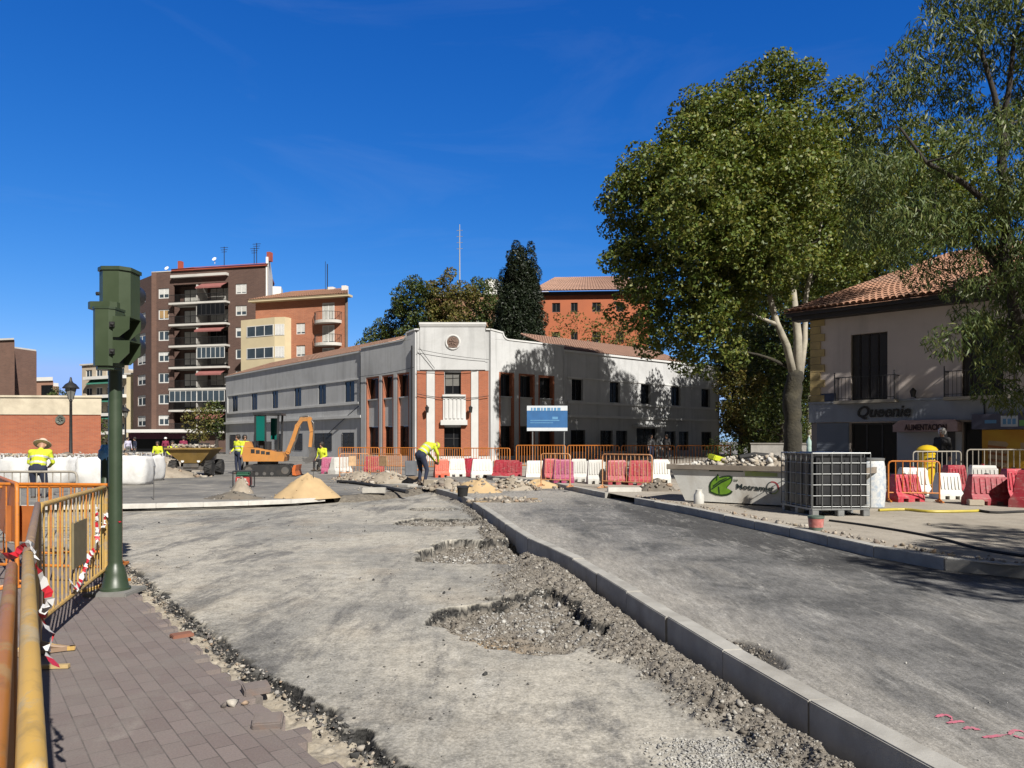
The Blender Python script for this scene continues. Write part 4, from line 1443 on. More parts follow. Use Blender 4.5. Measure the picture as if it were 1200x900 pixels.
def simple_block(name, label, A, B, depth, zt, wm, wins, roofm, fm=WFRAME, gm=GLASS_B, roof_h=.25, blinds=None, z0=.1, cat='building'):
    """far building: facade with cut windows, body, roof slab"""
    global root
    pl = Plane(A, B)
    mid = (Vector(A) + Vector(B)) / 2
    root = thing(name, label, cat, (mid.x, mid.y, .15))
    mb = MB(); wall_holes(mb, 0, pl.L, z0, zt, wins, .25)
    k_ = back_shift(pl); mb.prism([(0, .6), (pl.L + k_ * .6, .6), (pl.L + k_ * depth, depth), (0, depth)], z0, zt - .02)
    mb.add([(0, 0, z0), (0, .6, z0), (0, .6, zt), (0, 0, zt)], [(0, 1, 2, 3)]); mb.add([(pl.L, 0, z0), (pl.L + k_ * .6, .6, z0), (pl.L + k_ * .6, .6, zt), (pl.L, 0, zt)], [(0, 1, 2, 3)])
    place(mb.build('wall', wm), root, pl)
    for i, h in enumerate(wins):
        put_window(pl, h, .14, fm, gm, 2, 1, fw=.1, blind=(blinds[i % len(blinds)] if blinds else None), blind_frac=.55)
    mb = MB(); mb.prism([(-.2, -.3), (pl.L + .2, -.3), (pl.L + .2 + k_ * depth, depth + .1), (-.2, depth + .1)], zt + .001, zt + roof_h); place(mb.build('roof', roofm), root, pl)
    return root, pl


# orange building far right behind the corner building
ORP = plain('orange_render', (.45, .135, .06), .88, .12, .4, .1, dirt=(.4, .12, .06), dirt_amt=.4)
Aq, Bq = (3.2, 96.0), (17.5, 95.0)
ql = Plane(Aq, Bq)
wz = []
for px0, px1 in ((647, 656.5), (669, 677), (694, 704), (722, 731)):
    wz.append((ql.u(px0), ql.u(px1), ql.z(650, 366), ql.z(650, 355))); wz.append((ql.u(px0), ql.u(px1), ql.z(650, 402), ql.z(650, 389)))
ro, pl_ = simple_block('rendered_building', 'orange rendered building with tiled hip roof showing over the white corner building', Aq, Bq, 9, ql.z(650, 346.5), ORP, wz, plain('dark_eave', (.05, .035, .03), .8, .2, 1), fm=FRAME_D, gm=GLASS, roof_h=.45)
zt = ql.z(650, 346.5) + .45
tiled_roof('tiled_roof', ro, pl_, -.8, pl_.L + .6, -1.0, 6.5, zt + .02, zt + 3.3, TILE_P, .4, 10, hip=3.0)
# tawny building hidden in trees behind the corner building
Ar, Br = (-13.5, 118.0), (5.5, 115.0)
simple_block('apartment_building', 'brown apartment block half hidden by trees with pale roof boxes', Ar, Br, 10, 24.5, plain('tan_brickwork', (.33, .19, .11), .9, .15, .3, .1),
             [(u, u + 1.4, z, z + 1.5) for u in (2, 5, 8, 11, 14) for z in (13.5, 16.7, 20)], WHITEW)
root_r = root
pr = Plane(Ar, Br)
mb = MB(); mb.bx(9, 11, 2, 5, 24.75, 27.4); mb.bx(12.6, 15.2, 1.5, 5, 24.75, 26.6); place(mb.build('roof_box', WHITEW), root_r, pr)
mb = MB(); xa = pr.u(532)
mb.tube([(xa, 4, 24), (xa, 4, 37)], [.16, .06], 6)
for q in range(4): mb.bx(xa - .5, xa + .5, 3.95, 4.05, 33 + q, 33.06 + q)
place(mb.build('antenna_mast', plain('grey_steel', (.35, .36, .37), .5, .1, 2, 0, metal=.4)), root_r, pr)

# low brick building on the left
LBR = bricks('red_brick', (.44, .13, .06), (.36, .10, .05), (.33, .2, .14), .3, .08)
LCR = plain('cream_stone_band', (.64, .57, .44), .9, .14, 1.3, .25, dirt=(.42, .36, .27), dirt_amt=.6)
Al, Bl = (-34.0, 44.8), (-25.2, 45.5)
pl = Plane(Al, Bl)
root = thing('brick_building', 'low red brick building with wide cream band and round vent', 'building', (-30, 46, .15))
zk = pl.z(100, 486); zt = pl.z(100, 466)
fp_ = lambda e: [(-e, -e), (pl.L + e, -e), (pl.L + e - 7.5, 12 + e), (-e, 12 + e)]
mb = MB(); mb.prism(fp_(0), .1, zk); place(mb.build('wall', LBR), root, pl)
mb = MB(); mb.prism(fp_(.06), zk + .001, zt); mb.prism(fp_(.14), zt + .001, zt + .12); place(mb.build('stone_band', LCR), root, pl)
mb = MB(); M = Matrix.Translation((pl.u(71), -.02, pl.z(71, 492))) @ Matrix.Rotation(PI / 2, 4, 'X')
mb.lathe([(.12, .0), (.18, .05), (.27, .07), (.29, .0)], M=M, n=20)
for k in range(6):
    a = k * PI / 3; mb.tube([M @ Vector((0, 0, .06)), M @ Vector((.25 * math.cos(a), .25 * math.sin(a), .06))], .02, 5)
place(mb.build('round_vent', plain('grey_green_metal', (.13, .14, .12), .6, .2, 3, .1)), root, pl)
mb = MB(); mb.bx(pl.u(5), pl.u(33), -.3, -.002, .12, .85); place(mb.build('plinth', LCR), root, pl)

# brown tower at the frame's left edge, and the far blocks
simple_block('brick_tower', 'plain brown brick tower standing above the low red brick building', (-82, 112), (-73.7, 110), 12, 16.6, BROWN_L, [(u, u + 1.2, z, z + 1.4) for u in (1.2, 3.6) for z in (9, 12)], SLAB)
zz = Plane((-96, 146), (-86.5, 140))
ro, p2 = simple_block('apartment_block', 'distant white and brick apartment block with awning between tower and lamp', (-97.5, 143), (-86.5, 140), 12, 13.0, plain('mixed_brick', (.36, .2, .14), .9, .15, .3, .1),
             [(3.2 + u, 4.6 + u, z, z + 1.5) for u in (0, 2.6) for z in (7.4, 10.6)], WHITEW, roof_h=.7, blinds=[WBLIND])
mb = MB()
for z in (6.9, 10.1): mb.bx(-.1, 2.6, -1.3, -.01, z - .9, z); mb.bx(8.4, p2.L + .1, -1.3, -.01, z - .9, z)
place(mb.build('balcony', WHITEW), root, p2)
mb = MB()
for z in (7.0, 10.2): mb.bx(.1, 2.4, -.05, -.01, z + .1, z + 2.0); mb.bx(8.6, p2.L - .1, -.05, -.01, z + .1, z + 2.0)
place(mb.build('balcony_opening', GLASS), root, p2)
GREENA = plain('green_awning', (.03, .17, .12), .85, .15, 2, .05)
ro, p2 = simple_block('apartment_block', 'far cream apartment block with green awnings behind the street lamp', (-73.0, 126), (-62.5, 121), 12, 14.4, plain('cream_blocks', (.52, .44, .34), .9, .12, .3, .1),
             [(u, u + 1.6, z, z + 1.6) for u in (1, 3.6, 6.2, 9) for z in (3, 6, 9, 12)], SLAB)
mb = MB()
for z, u0, u1 in ((10.4, 3, 10.5), (7.4, 3, 10.5), (4.6, 4, 10.5)):
    mb.add([(u0, -.05, z + 1.8), (u1, -.05, z + 1.8), (u1, -1.5, z + .6), (u0, -1.5, z + .6)], [(0, 1, 2, 3)])
place(mb.build('awning', GREENA), root, p2)
mb = MB()
for z in (3.4, 6.4, 9.4, 12.5): mb.bx(2.4, p2.L + .3, -1.5, -.01, z - .7, z - .2)
place(mb.build('balcony', WHITEW), root, p2)
simple_block('apartment_block', 'far grey apartment block with stepped top behind the street lamp', (-77.5, 136), (-70.5, 133), 12, 13.2, plain('grey_blocks', (.34, .31, .28), .9, .12, .3, .1),
             [(u, u + 1.4, z, z + 1.5) for u in (1, 3.6) for z in (7, 10.4)], SLAB)
simple_block('apartment_block', 'narrow cream apartment block squeezed beside the brown one', (-59.2, 114), (-55.9, 113), 8, 11.8, CREAM, [(1.2, 2.4, z, z + 1.4) for z in (3.4, 6.4, 9.2)], SLAB)

# ------------------------------------------------------------------ shop house on the right
Q = Plane((12.42, 30.8), (20.4, 22.9))
root = thing('shop_house', 'beige two storey house with clay tile roof over grey shopfronts', 'building', (14, 29, .28))
BEIGE = plain('beige_render', (.68, .59, .53), .9, .08, .6, .15, .004, dirt=(.4, .35, .30), dirt_amt=.35, streak=.3)
QUOIN = plain('yellow_quoin', (.52, .39, .17), .9, .25, 1.6, .3, dirt=(.30, .24, .14), dirt_amt=.6)
FASC = plain('blue_grey_fascia', (.36, .39, .44), .7, .1, 1.2, .08, dirt=(.24, .26, .29), dirt_amt=.4, streak=.3)
SHUT = plain('blue_grey_shutter', (.22, .25, .30), .6, .1, 1.5, .05)
DARKW = plain('dark_shutter_wood', (.022, .018, .018), .6, .3, 4, .2)
zE = 6.72
hW1 = (Q.u(997), Q.u(1040), 3.2, 5.85); hW2 = (Q.u(1127), Q.u(1176), 3.2, 5.85)
zf1 = Q.z(1000, 472); zf0 = Q.z(1000, 494.5)
print('fascia', zf0, zf1, Q.L)
hS = [(Q.u(996.5), Q.u(1051), .35, zf0 - .05), (Q.u(1128), Q.u(1151), .35, 2.3)]
mb = MB(); wall_holes(mb, 0, Q.L + 6, .1, zE, [hW1, hW2] + hS, .35); mb.bx(0, Q.L + 6, .5, 9, .1, zE - .02)
mb.bx(0, .3, .0, .5, .1, zE)
place(mb.build('wall', BEIGE), root, Q)
mb = MB()
k = 0; z = zf1 + .05
while z < zE - .35:
    wq = .55 if k % 2 == 0 else .38
    mb.bx(-.03, wq, -.05, -.002, z, z + .30); z += .315; k += 1
place(mb.build('quoin', QUOIN), root, Q)
for h in (hW1, hW2):
    a, b, c, d = h
    mb = MB()
    for i in range(4):
        x0 = a + (b - a) * i / 4; x1 = a + (b - a) * (i + 1) / 4
        mb.bx(x0 + .01, x1 - .01, .16, .2, c, d - .02); mb.bx(x0 + .05, x1 - .05, .13, .16, c + .1, (c + d) / 2 - .05); mb.bx(x0 + .05, x1 - .05, .13, .16, (c + d) / 2 + .05, d - .1)
    place(mb.build('shutter', DARKW), root, Q)
    mb = MB(); mb.bx(a - .45, b + .45, -.6, -.002, c - .12, c); bs = place(mb.build('balcony_slab', plain('balcony_stone', (.42, .38, .31), .85, .1, 2, .1)), root, Q)
    mb = MB()
    x0, x1, z0 = a - .42, b + .42, c
    n = 16
    for i in range(n + 1):
        x = x0 + (x1 - x0) * i / n; mb.tube([(x, -.56, z0), (x, -.56, z0 + .92)], .009, 5)
    for s in (x0, x1):
        for q in range(1, 4): mb.tube([(s, -.56 + q * .14, z0), (s, -.56 + q * .14, z0 + .92)], .009, 5)
        mb.tube([(s, -.56, z0), (s, -.56, z0 + 1.05)], .022, 6); mb.lathe([(.001, -.03), (.035, 0), (.001, .04)], (s, -.56, z0 + 1.08), 8)
        mb.bx(s - .012, s + .012, -.56, -.01, z0 + .9, z0 + .93)
    mb.bx(x0, x1, -.575, -.545, z0 + .9, z0 + .93); mb.bx(x0, x1, -.57, -.55, z0 + .08, z0 + .1)
    place(mb.build('balcony_railing', IRON), root, Q)
mb = MB(); mb.bx(-.05, Q.L + 6, -.14, -.002, zf0, zf1); mb.bx(-.06, Q.L + 6, -.2, -.002, zf1 + .001, zf1 + .07)
fa = place(mb.build('shop_fascia', FASC), root, Q)
BLK = plain('black_letters', (.008, .008, .01), .4, .1, 3, 0)
zl = Q.z(1035, 488.5)
tx = text_mesh('lettering', 'Queenie', .62, BLK, fa, (Q.u(1005), -.175, zl), (PI / 2, 0, 0), .025, 1.0, .25, bold=.012)
tx.scale = ((Q.u(1067) - Q.u(1005)) / max(tx.dimensions.x, .01), 1, 1)
mb = MB(); mb.bx(.25, Q.u(995.5), -.06, -.002, .3, zf0 - .03)
for i in range(28):
    z = .35 + (zf0 - .45) * i / 28; mb.bx(.27, Q.u(995), -.075, -.06, z, z + .05)
place(mb.build('roller_shutter', SHUT), root, Q)
put_window(Q, hS[0], .2, FRAME_D, GLASS, 3, 1, fw=.06, name='shop_window')
put_window(Q, hS[1], .25, FRAME_D, GLASS, 1, 1, fw=.06, name='shop_door')
PALEP = plain('pale_shop_panel', (.52, .53, .55), .75, .08, 1.5, .05, dirt=(.3, .31, .33), dirt_amt=.4)
a, b = Q.u(1052.5), Q.u(1127.5)
zs0, zs1 = Q.z(1087, 506), Q.z(1087, 492.5)
mb = MB(); mb.bx(a, b, -.05, -.002, .3, zs0 - .01); place(mb.build('shop_panel', PALEP), root, Q)
mb = MB(); mb.bx(Q.u(1111), Q.u(1120), -.075, -.052, 1.25, 1.95); place(mb.build('shop_poster', plain('dark_poster', (.03, .03, .035), .4, .3, 4, 0)), root, Q)
mb = MB()
ring = []
for y in (-.62, -.004):
    ring.append([(a + .0, y, zs0), (b, y, zs0), (b, y, zs1 - .1), (b - .12, y, zs1), (a + .25, y, zs1), (a, y, zs1 - .18)])
mb.loft(ring)
CANV = plain('pinkish_canvas', (.47, .33, .31), .85, .12, 3, .1, dirt=(.32, .2, .19), dirt_amt=.5)
aw = place(mb.build('shop_awning', CANV), root, Q)
tt = text_mesh('lettering', 'ALIMENTACION', .30, plain('dark_red_letters', (.035, .008, .012), .6, .1, 3, 0), aw, (a + .42, -.635, zs0 + .06), (PI / 2, 0, 0), .01, 1.0, bold=.008)
tt.scale = ((b - a - .75) / max(tt.dimensions.x, .01), 1, 1)
# street name plate, lamp, conduit
mb = MB(); mb.bx(.42, 1.0, -.04, -.002, Q.z(963, 470.5), Q.z(963, 461.5)); place(mb.build('street_plate', plain('blue_enamel', (.03, .045, .10), .3, .1, 3, 0)), root, Q)
mb = MB(); x = Q.u(1073); z = Q.z(1073, 466)
mb.beam((x, -.01, z), (x, -.3, z + .1), .04, .04); mb.lathe([(.07, 0), (.12, .22), (.02, .34)], (x, -.3, z + .02), 10); place(mb.build('wall_lamp', IRON), root, Q)
mb = MB(); x = Q.u(1155); mb.tube([(x, -.17, zf0), (x, -.17, zE - .1)], .025, 6); place(mb.build('conduit', IRON), root, Q)
# lit box sign and yellow poster at the right end
sg0, sg1 = Q.z(1170, 503), Q.z(1170, 486.5)
x0 = Q.u(1142.5)
mb = MB(); mb.bx(x0, x0 + 4, -.45, -.15, sg0, sg1 + .04)
bxs = place(mb.build('sign_box', plain('grey_violet_sign', (.085, .085, .13), .5, .15, 2, .03)), root, Q)
mb = MB(); mb.bx(x0 + .88, x0 + 1.38, -.456, -.45, sg0 + .08, sg1 - .04); mb.build('white_logo_panel', plain('white_panel', (.55, .58, .62), .5, .1, 3, 0), bxs)
mb = MB()
for q in range(3): mb.bx(x0 + .94 + q * .14, x0 + 1.04 + q * .14, -.461, -.456, sg0 + .16, sg1 - .14)
mb.bx(x0 + .4, x0 + .75, -.458, -.45, sg0 + .2, sg0 + .32); mb.build('blue_lettering', plain('sky_blue_paint', (.12, .30, .52), .5, .1, 3, 0), bxs)
mb = MB(); mb.bx(x0 + 1.42, x0 + 4, -.455, -.45, sg0 + .1, sg0 + .3); mb.build('green_stripe', plain('green_sign_paint', (.16, .38, .10), .5, .1, 3, 0), bxs)
px0 = Q.u(1151.5)
mb = MB(); mb.bx(px0, px0 + 4.2, -.08, -.002, .4, sg0 - .02)
YEL = NT('amber_poster'); _v = YEL.coord('Object'); _n = YEL.noise(_v, .9, 4, .6)
YEL.fin(YEL.mix(YEL.ramp(_n, [(.35, 0.), (.65, 1.)]), (.62, .27, .012), (.78, .44, .03)), .5); MATS['amber_poster'] = YEL.mat
po = place(mb.build('shop_poster', YEL.mat), root, Q)
BREAD = plain('orange_print', (.50, .16, .03), .5, .3, 3, 0); BREAD2 = plain('pale_print', (.62, .42, .22), .5, .2, 3, 0)
mb = MB()
for q in range(4):
    mb.prism([(px0 + .18, .75 + q * .24), (px0 + .75, .68 + q * .24), (px0 + .8, .78 + q * .24), (px0 + .72, .86 + q * .24), (px0 + .2, .9 + q * .24)], -.085, -.08, 'y')
mb.build('printed_stripe', BREAD2, po)
mb = MB()
for q in range(4):
    mb.prism([(px0 + .16, .66 + q * .24), (px0 + .72, .60 + q * .24), (px0 + .74, .68 + q * .24), (px0 + .18, .75 + q * .24)], -.086, -.08, 'y')
mb.build('printed_shape', BREAD, po)
mb = MB(); x = px0 + 1.15
for wd in (.16, .1, .14, .12, .16, .1):
    mb.bx(x, x + wd, -.086, -.08, 1.32, 1.5 + wd * .3); x += wd + .04
mb.build('worn_lettering', BREAD2, po)
# roof: two tiled slopes and a dark eave
mb = MB(); mb.bx(-.75, Q.L + 6.4, -.75, .1, zE + .02, zE + .2); mb.bx(-.6, Q.L + 6.2, -.55, .1, zE - .14, zE + .02)
place(mb.build('eave', DARKW), root, Q)
tiled_roof('roof', root, Q, -.8, Q.L + 6.4, -.85, 5.2, zE + .2, zE + 2.9, TILE, .24, 22, hip=4.6)
mb = MB(); mb.add([(-.8, -.85, zE + .2), (3.8, 5.2, zE + 2.9), (-.8, 9.5, zE + .2)], [(0, 1, 2)]); place(mb.build('roof', TILE), root, Q)
# ================================================================== trees
PLANE_L = leaf_mat('plane_tree_leaves', [(0.101, 0.152, 0.027), (0.143, 0.188, 0.036), (0.076, 0.125, 0.024), (0.194, 0.223, 0.045), (0.252, 0.241, 0.057), (0.118, 0.160, 0.030)], .28)
LOCUST_L = leaf_mat('locust_leaves', [(0.066, 0.111, 0.029), (0.099, 0.142, 0.038), (0.140, 0.178, 0.054), (0.083, 0.126, 0.038), (0.181, 0.196, 0.060)], .30)
DARK_L = leaf_mat('dark_leaves', [(0.043, 0.072, 0.019), (0.064, 0.098, 0.023), (0.086, 0.121, 0.028), (0.122, 0.135, 0.034)], .25)
YELL_L = leaf_mat('yellowing_leaves', [(0.125, 0.138, 0.033), (0.188, 0.175, 0.044), (0.088, 0.106, 0.025), (0.237, 0.188, 0.056), (0.163, 0.125, 0.037)], .3)
CYP_L = leaf_mat('cypress_leaves', [(0.013, 0.023, 0.012), (0.023, 0.036, 0.016), (0.034, 0.047, 0.021), (0.018, 0.029, 0.013)], .1)
BARK_W = plain('pale_plane_bark', (.44, .40, .32), .9, .25, 1.6, .4, .015, fine=12, dirt=(.15, .14, .10), dirt_amt=.9)
BARK_D = plain('dark_bark', (.050, .042, .034), .95, .35, 3, .7, .03)
BARK_I = plain('mossy_bark', (.046, .041, .029), .95, .5, 1.6, 1.0, .06, fine=7, dirt=(.10, .085, .05), dirt_amt=.6)


def sph(n, rs):
    v = rs.normal(size=(n, 3)); v /= np.linalg.norm(v, axis=1)[:, None]
    return v


def leaf_mesh(name, centers, radii, n_per, size, mat, parent, rs, flat=.85, shell=.55, up=.35, aspect=.62, droop=0.0, loc=(0, 0, 0), sizevar=.35, elong=1.0, dead=0.0):
    """leaf-sized folded faces spread through clump volumes"""
    P_ = []; Nn = []; rad = []
    for c, r in zip(centers, radii):
        k = max(6, int(n_per * (r ** 2)))
        d = sph(k, rs)
        q = rs.rand(k) ** (1 / 3.0) * (1 - shell) + shell * (.72 + .36 * rs.rand(k))
        off = d * q[:, None] * r * np.array([1, 1, flat])
        P_.append(np.array(c) + off); Nn.append(d)
    P_ = np.concatenate(P_) - np.array(loc); d = np.concatenate(Nn)
    n = len(P_)
    nrm = d * .55 + sph(n, rs) * .8 + np.array([0, 0, up]); nrm /= np.linalg.norm(nrm, axis=1)[:, None]
    t = np.cross(nrm, sph(n, rs)); t /= np.maximum(np.linalg.norm(t, axis=1), 1e-5)[:, None]
    if droop:
        t = t * (1 - droop) + np.array([0, 0, -1.0]) * droop + d * .35 * droop; t /= np.linalg.norm(t, axis=1)[:, None]
        nrm = nrm - t * (nrm * t).sum(1)[:, None]; nrm /= np.maximum(np.linalg.norm(nrm, axis=1), 1e-5)[:, None]
    b = np.cross(nrm, t)
    s = size * (1 + sizevar * (rs.rand(n) * 2 - 1)); L = s * elong
    V = np.empty((n, 4, 3))
    V[:, 0] = P_ - t * (L * .5)[:, None]
    V[:, 1] = P_ + b * (s * aspect * .5)[:, None] + nrm * (s * .10)[:, None] - t * (L * .05)[:, None]
    V[:, 2] = P_ + t * (L * .5)[:, None] - nrm * (s * .06)[:, None]
    V[:, 3] = P_ - b * (s * aspect * .5)[:, None] + nrm * (s * .10)[:, None] - t * (L * .05)[:, None]
    fc = np.arange(n * 4).reshape(n, 4)
    return mesh_np(name, V.reshape(-1, 3), fc, mat, parent)


def fill_lobes(lobes, spacing, rs, rmin, rmax, jitter=.25):
    """clump centres packed through ellipsoid lobes; returns centres and radii"""
    C = []; Rr = []
    for (c, r) in lobes:
        c = np.array(c); r = np.array(r if hasattr(r, '__len__') else (r, r, r), float)
        k = int(40 * r[0] * r[1] * r[2] / spacing ** 3) + 4
        for _ in range(k):
            p = c + sph(1, rs)[0] * r * (rs.rand() ** .4)
            rad = rs.uniform(rmin, rmax)
            if all(np.linalg.norm(p - q) > spacing * (.8 + .4 * rs.rand()) for q in C[-220:]):
                C.append(p); Rr.append(rad)
    return C, Rr


def limb_path(a, b, rs, bend=.12, n=6, lift=.25):
    a = np.array(a, float); b = np.array(b, float); L = np.linalg.norm(b - a)
    mid = (a + b) / 2 + np.array([0, 0, L * lift * .5]) + rs.normal(size=3) * L * bend * .5
    out = []
    for i in range(n + 1):
        t = i / n
        p = (1 - t) ** 2 * a + 2 * t * (1 - t) * mid + t * t * b
        out.append(tuple(p))
    return out


def tree(name, label, base, trunk, lobes, leaf, bark, group=None, seed=1, spacing=1.0, rmin=.6, rmax=1.1, n_per=150, size=.2,
         branches=30, forks=None, fork_bark=None, trunk_r=(.3, .12), twig=.05, cat='tree', **kw):
    """tapered trunk, limbs reaching into the clumps of a crown; trunk = list of world points"""
    rs = np.random.RandomState(seed)
    t = thing(name, label, cat, base, 0, group)
    B = np.array(base)
    mb = MB()
    n = len(trunk)
    tp = [tuple(np.array(p) - B) for p in trunk]
    # smooth the trunk
    fine = []
    for i in range(n - 1):
        for k in range(5):
            a, b = np.array(tp[i]), np.array(tp[i + 1]); q = a + (b - a) * k / 5
            fine.append(q + (rs.normal(size=3) * .03 if (i or k) else 0))
    fine.append(np.array(tp[-1]))
    m = len(fine)
    rr_ = [trunk_r[0] + (trunk_r[1] - trunk_r[0]) * (i / (m - 1)) ** .8 for i in range(m)]
    rr_ = [q * (1 + .07 * rs.normal()) for q in rr_]
    rr_[0] *= 1.35; rr_[1] *= 1.1
    mb.tube([tuple(q) for q in fine], rr_, 10)
    C, Rr = fill_lobes(lobes, spacing, rs, rmin, rmax)
    fk = MB(); starts = [(np.array(q), r) for q, r in list(zip(fine, rr_))[int(m * .45):]]
    for path, r0, r1 in (forks or []):
        pp = [tuple(np.array(p) - B) for p in path]
        rad = [r0 + (r1 - r0) * i / (len(pp) - 1) for i in range(len(pp))]
        fk.tube(pp, rad, 9)
        starts += [(np.array(q), r) for q, r in zip(pp[len(pp) // 2:], rad[len(pp) // 2:])]
    idx = rs.permutation(len(C))[:branches]
    for i in idx:
        c = C[i] - B
        below = [(np.linalg.norm(q - c) + max(0, (q[2] - c[2])) * 1.5, j) for j, (q, r) in enumerate(starts)]
        j = min(below)[1]
        q, r = starts[j]
        L = np.linalg.norm(c - q)
        if L < .3: continue
        pth = limb_path(q, c, rs)
        r0 = min(r * .6, twig + L * .018)
        mb.tube(pth, [r0 * (1 - .8 * k / 6) for k in range(7)], 6, caps=False)
        starts.append((np.array(pth[3]), r0 * .6))
    mb.build('trunk', bark, t, smooth='all')
    if forks: fk.build('limb', fork_bark or bark, t, smooth='all')
    leaf_mesh('crown', C, Rr, n_per, size, leaf, t, rs, loc=base, **kw)
    return t


def lob(px, py, rpx, Y, dy=0.0, sq=(1, 1, 1)):
    """a crown lobe seen at a pixel, at the distance Y: centre and radius in metres"""
    r = rpx / F * Y
    x, y, z = P(px, py, Y + dy)
    return ((x, y, z), (r * sq[0], r * sq[1], r * sq[2]))


# ---- the big plane tree
Y = 44.0
L = []
for px, py, r, dy in [(742, 240, 34, 0), (730, 262, 26, 1), (775, 200, 44, -1), (828, 158, 50, 0), (890, 118, 42, 1), (925, 104, 30, 0), (905, 92, 24, 0), (850, 118, 26, 1), (900, 200, 74, 0), (900, 215, 60, -3.0),
                      (830, 250, 76, -1), (830, 260, 60, -4), (768, 300, 48, 0), (805, 350, 56, -2), (858, 312, 66, 0), (875, 280, 56, -4), (948, 232, 54, 1), (984, 156, 34, 2), (985, 120, 20, 2), (1005, 215, 44, 2), (965, 300, 50, 1),
                      (775, 380, 36, 0), (755, 350, 34, -1), (835, 405, 34, 0), (1015, 280, 34, 3), (812, 420, 20, -1), (900, 260, 70, 4), (840, 200, 60, 4), (735, 300, 20, 0), (735, 205, 20, 1)]:
    L.append(lob(px, py, r, Y, dy))
rs_ = random.Random(5)
for (c_, r_) in list(L):
    for _ in range(2):
        a_ = rs_.uniform(0, 2 * PI); e_ = rs_.uniform(-.6, 1.1); q_ = rs_.uniform(.26, .40)
        L.append(((c_[0] + r_[0] * math.cos(a_) * math.cos(e_) * .98, c_[1] + r_[1] * math.sin(a_) * math.cos(e_) * .98, c_[2] + r_[2] * math.sin(e_) * .98), (r_[0] * q_, r_[1] * q_, r_[2] * q_)))
xb, yb, _ = P(930, 517, Y)
base = (xb, yb, .25)
fork1 = [P(931, 446, Y), P(922, 405, Y - .3), P(910, 378, Y - .6), P(900, 340, Y - .8), P(888, 290, Y - 1), P(870, 235, Y - 1)]
fork2 = [P(935, 446, Y), P(935, 395, Y + .2), P(930, 350, Y), P(925, 300, Y), P(918, 240, Y + .3), P(910, 170, Y)]
fork3 = [P(937, 446, Y), P(943, 400, Y + .5), P(944, 350, Y + .6), P(960, 270, Y + .8), P(975, 200, Y + 1.4)]
fork4 = [P(910, 380, Y - .6), P(895, 374, Y - 1.1), P(880, 368, Y - 1.5)]
tree('plane_tree', 'tall plane tree with dense olive crown, pale forked limbs and dark trunk', base,
     [base, P(929, 500, Y), P(928, 465, Y), P(933, 436, Y)], L, PLANE_L, BARK_I, seed=3, spacing=1.12, rmin=.6, rmax=1.15, n_per=265, size=.22, branches=110,
     forks=[(fork1, .24, .10), (fork2, .28, .10), (fork3, .20, .08), (fork4, .12, .05)], fork_bark=BARK_W, trunk_r=(.56, .46), shell=.6, flat=.7)

# ---- the locust at the right edge, in front of the shop house
Y = 19.5
L = []
for px, py, r, dy in [(1062, 92, 36, 0), (1040, 120, 24, 0), (1028, 165, 26, .5), (1018, 240, 20, 0), (1100, 330, 30, .4), (1185, 355, 34, 0), (1165, 300, 34, .8), (1098, 62, 40, 0), (1150, 20, 50, 0), (1210, 30, 60, 0), (1050, 150, 34, 0), (1030, 205, 34, -.5), (1085, 190, 50, 0), (1130, 110, 46, 1), (1150, 170, 40, -1), (1210, 130, 60, 1), (1040, 262, 40, 0),
                      (1085, 240, 40, 1), (1120, 280, 44, 0), (1050, 300, 26, .5), (1170, 260, 40, 1), (1200, 215, 44, -1), (1150, 330, 34, 0), (1195, 310, 50, 0), (1200, 380, 32, .5), (1155, 385, 24, -.5), (1178, 425, 22, 0), (1120, 402, 14, -.8), (1130, 380, 14, -.6),
                      (1150, 352, 38, .4), (1192, 405, 44, 0), (1135, 392, 20, -.5), (1172, 446, 24, 0), (1205, 455, 26, .3), (1125, 340, 22, .6), (1280, 80, 80, 1), (1290, 220, 80, 0), (1270, 330, 70, 1), (1200, -60, 70, 0), (1120, -30, 40, 1), (1300, -60, 80, 2)]:
    L.append(lob(px, py, r, Y, dy, (1, 1, .72)))
base = (P(1240, 517, Y)[0], Y, .28)
tk = [base, P(1226, 480, Y), P(1196, 400, Y), P(1182, 320, Y), P(1176, 230, Y), P(1173, 150, Y)]
f1 = [P(1173, 150, Y), P(1165, 110, Y), P(1150, 60, Y), P(1140, 10, Y + .5)]
f2 = [P(1174, 150, Y), P(1183, 100, Y), P(1188, 50, Y), P(1200, 0, Y)]
f3 = [P(1178, 255, Y), P(1130, 215, Y - .4), P(1085, 190, Y - .6), P(1055, 150, Y - .6)]
f4 = [P(1184, 330, Y), P(1140, 280, Y + .5), P(1095, 250, Y + .8), P(1045, 240, Y + .9)]
f5 = [P(1212, 440, Y), P(1220, 330, Y + .6), P(1270, 230, Y + 1), P(1300, 120, Y + 1)]
f6 = [P(1186, 340, Y), P(1210, 290, Y), P(1200, 200, Y)]
tree('locust_tree', 'feathery locust tree with dark trunk leaning before the beige house', base, tk, L, LOCUST_L, BARK_D, seed=9, spacing=.70, rmin=.36, rmax=.74, n_per=720, size=.105, branches=130,
     forks=[(f1, .085, .03), (f2, .085, .03), (f3, .09, .03), (f4, .09, .03), (f5, .15, .05), (f6, .09, .04)], trunk_r=(.21, .11), shell=.1, aspect=.34, elong=1.9, droop=.55, flat=.72, up=.1, twig=.018)

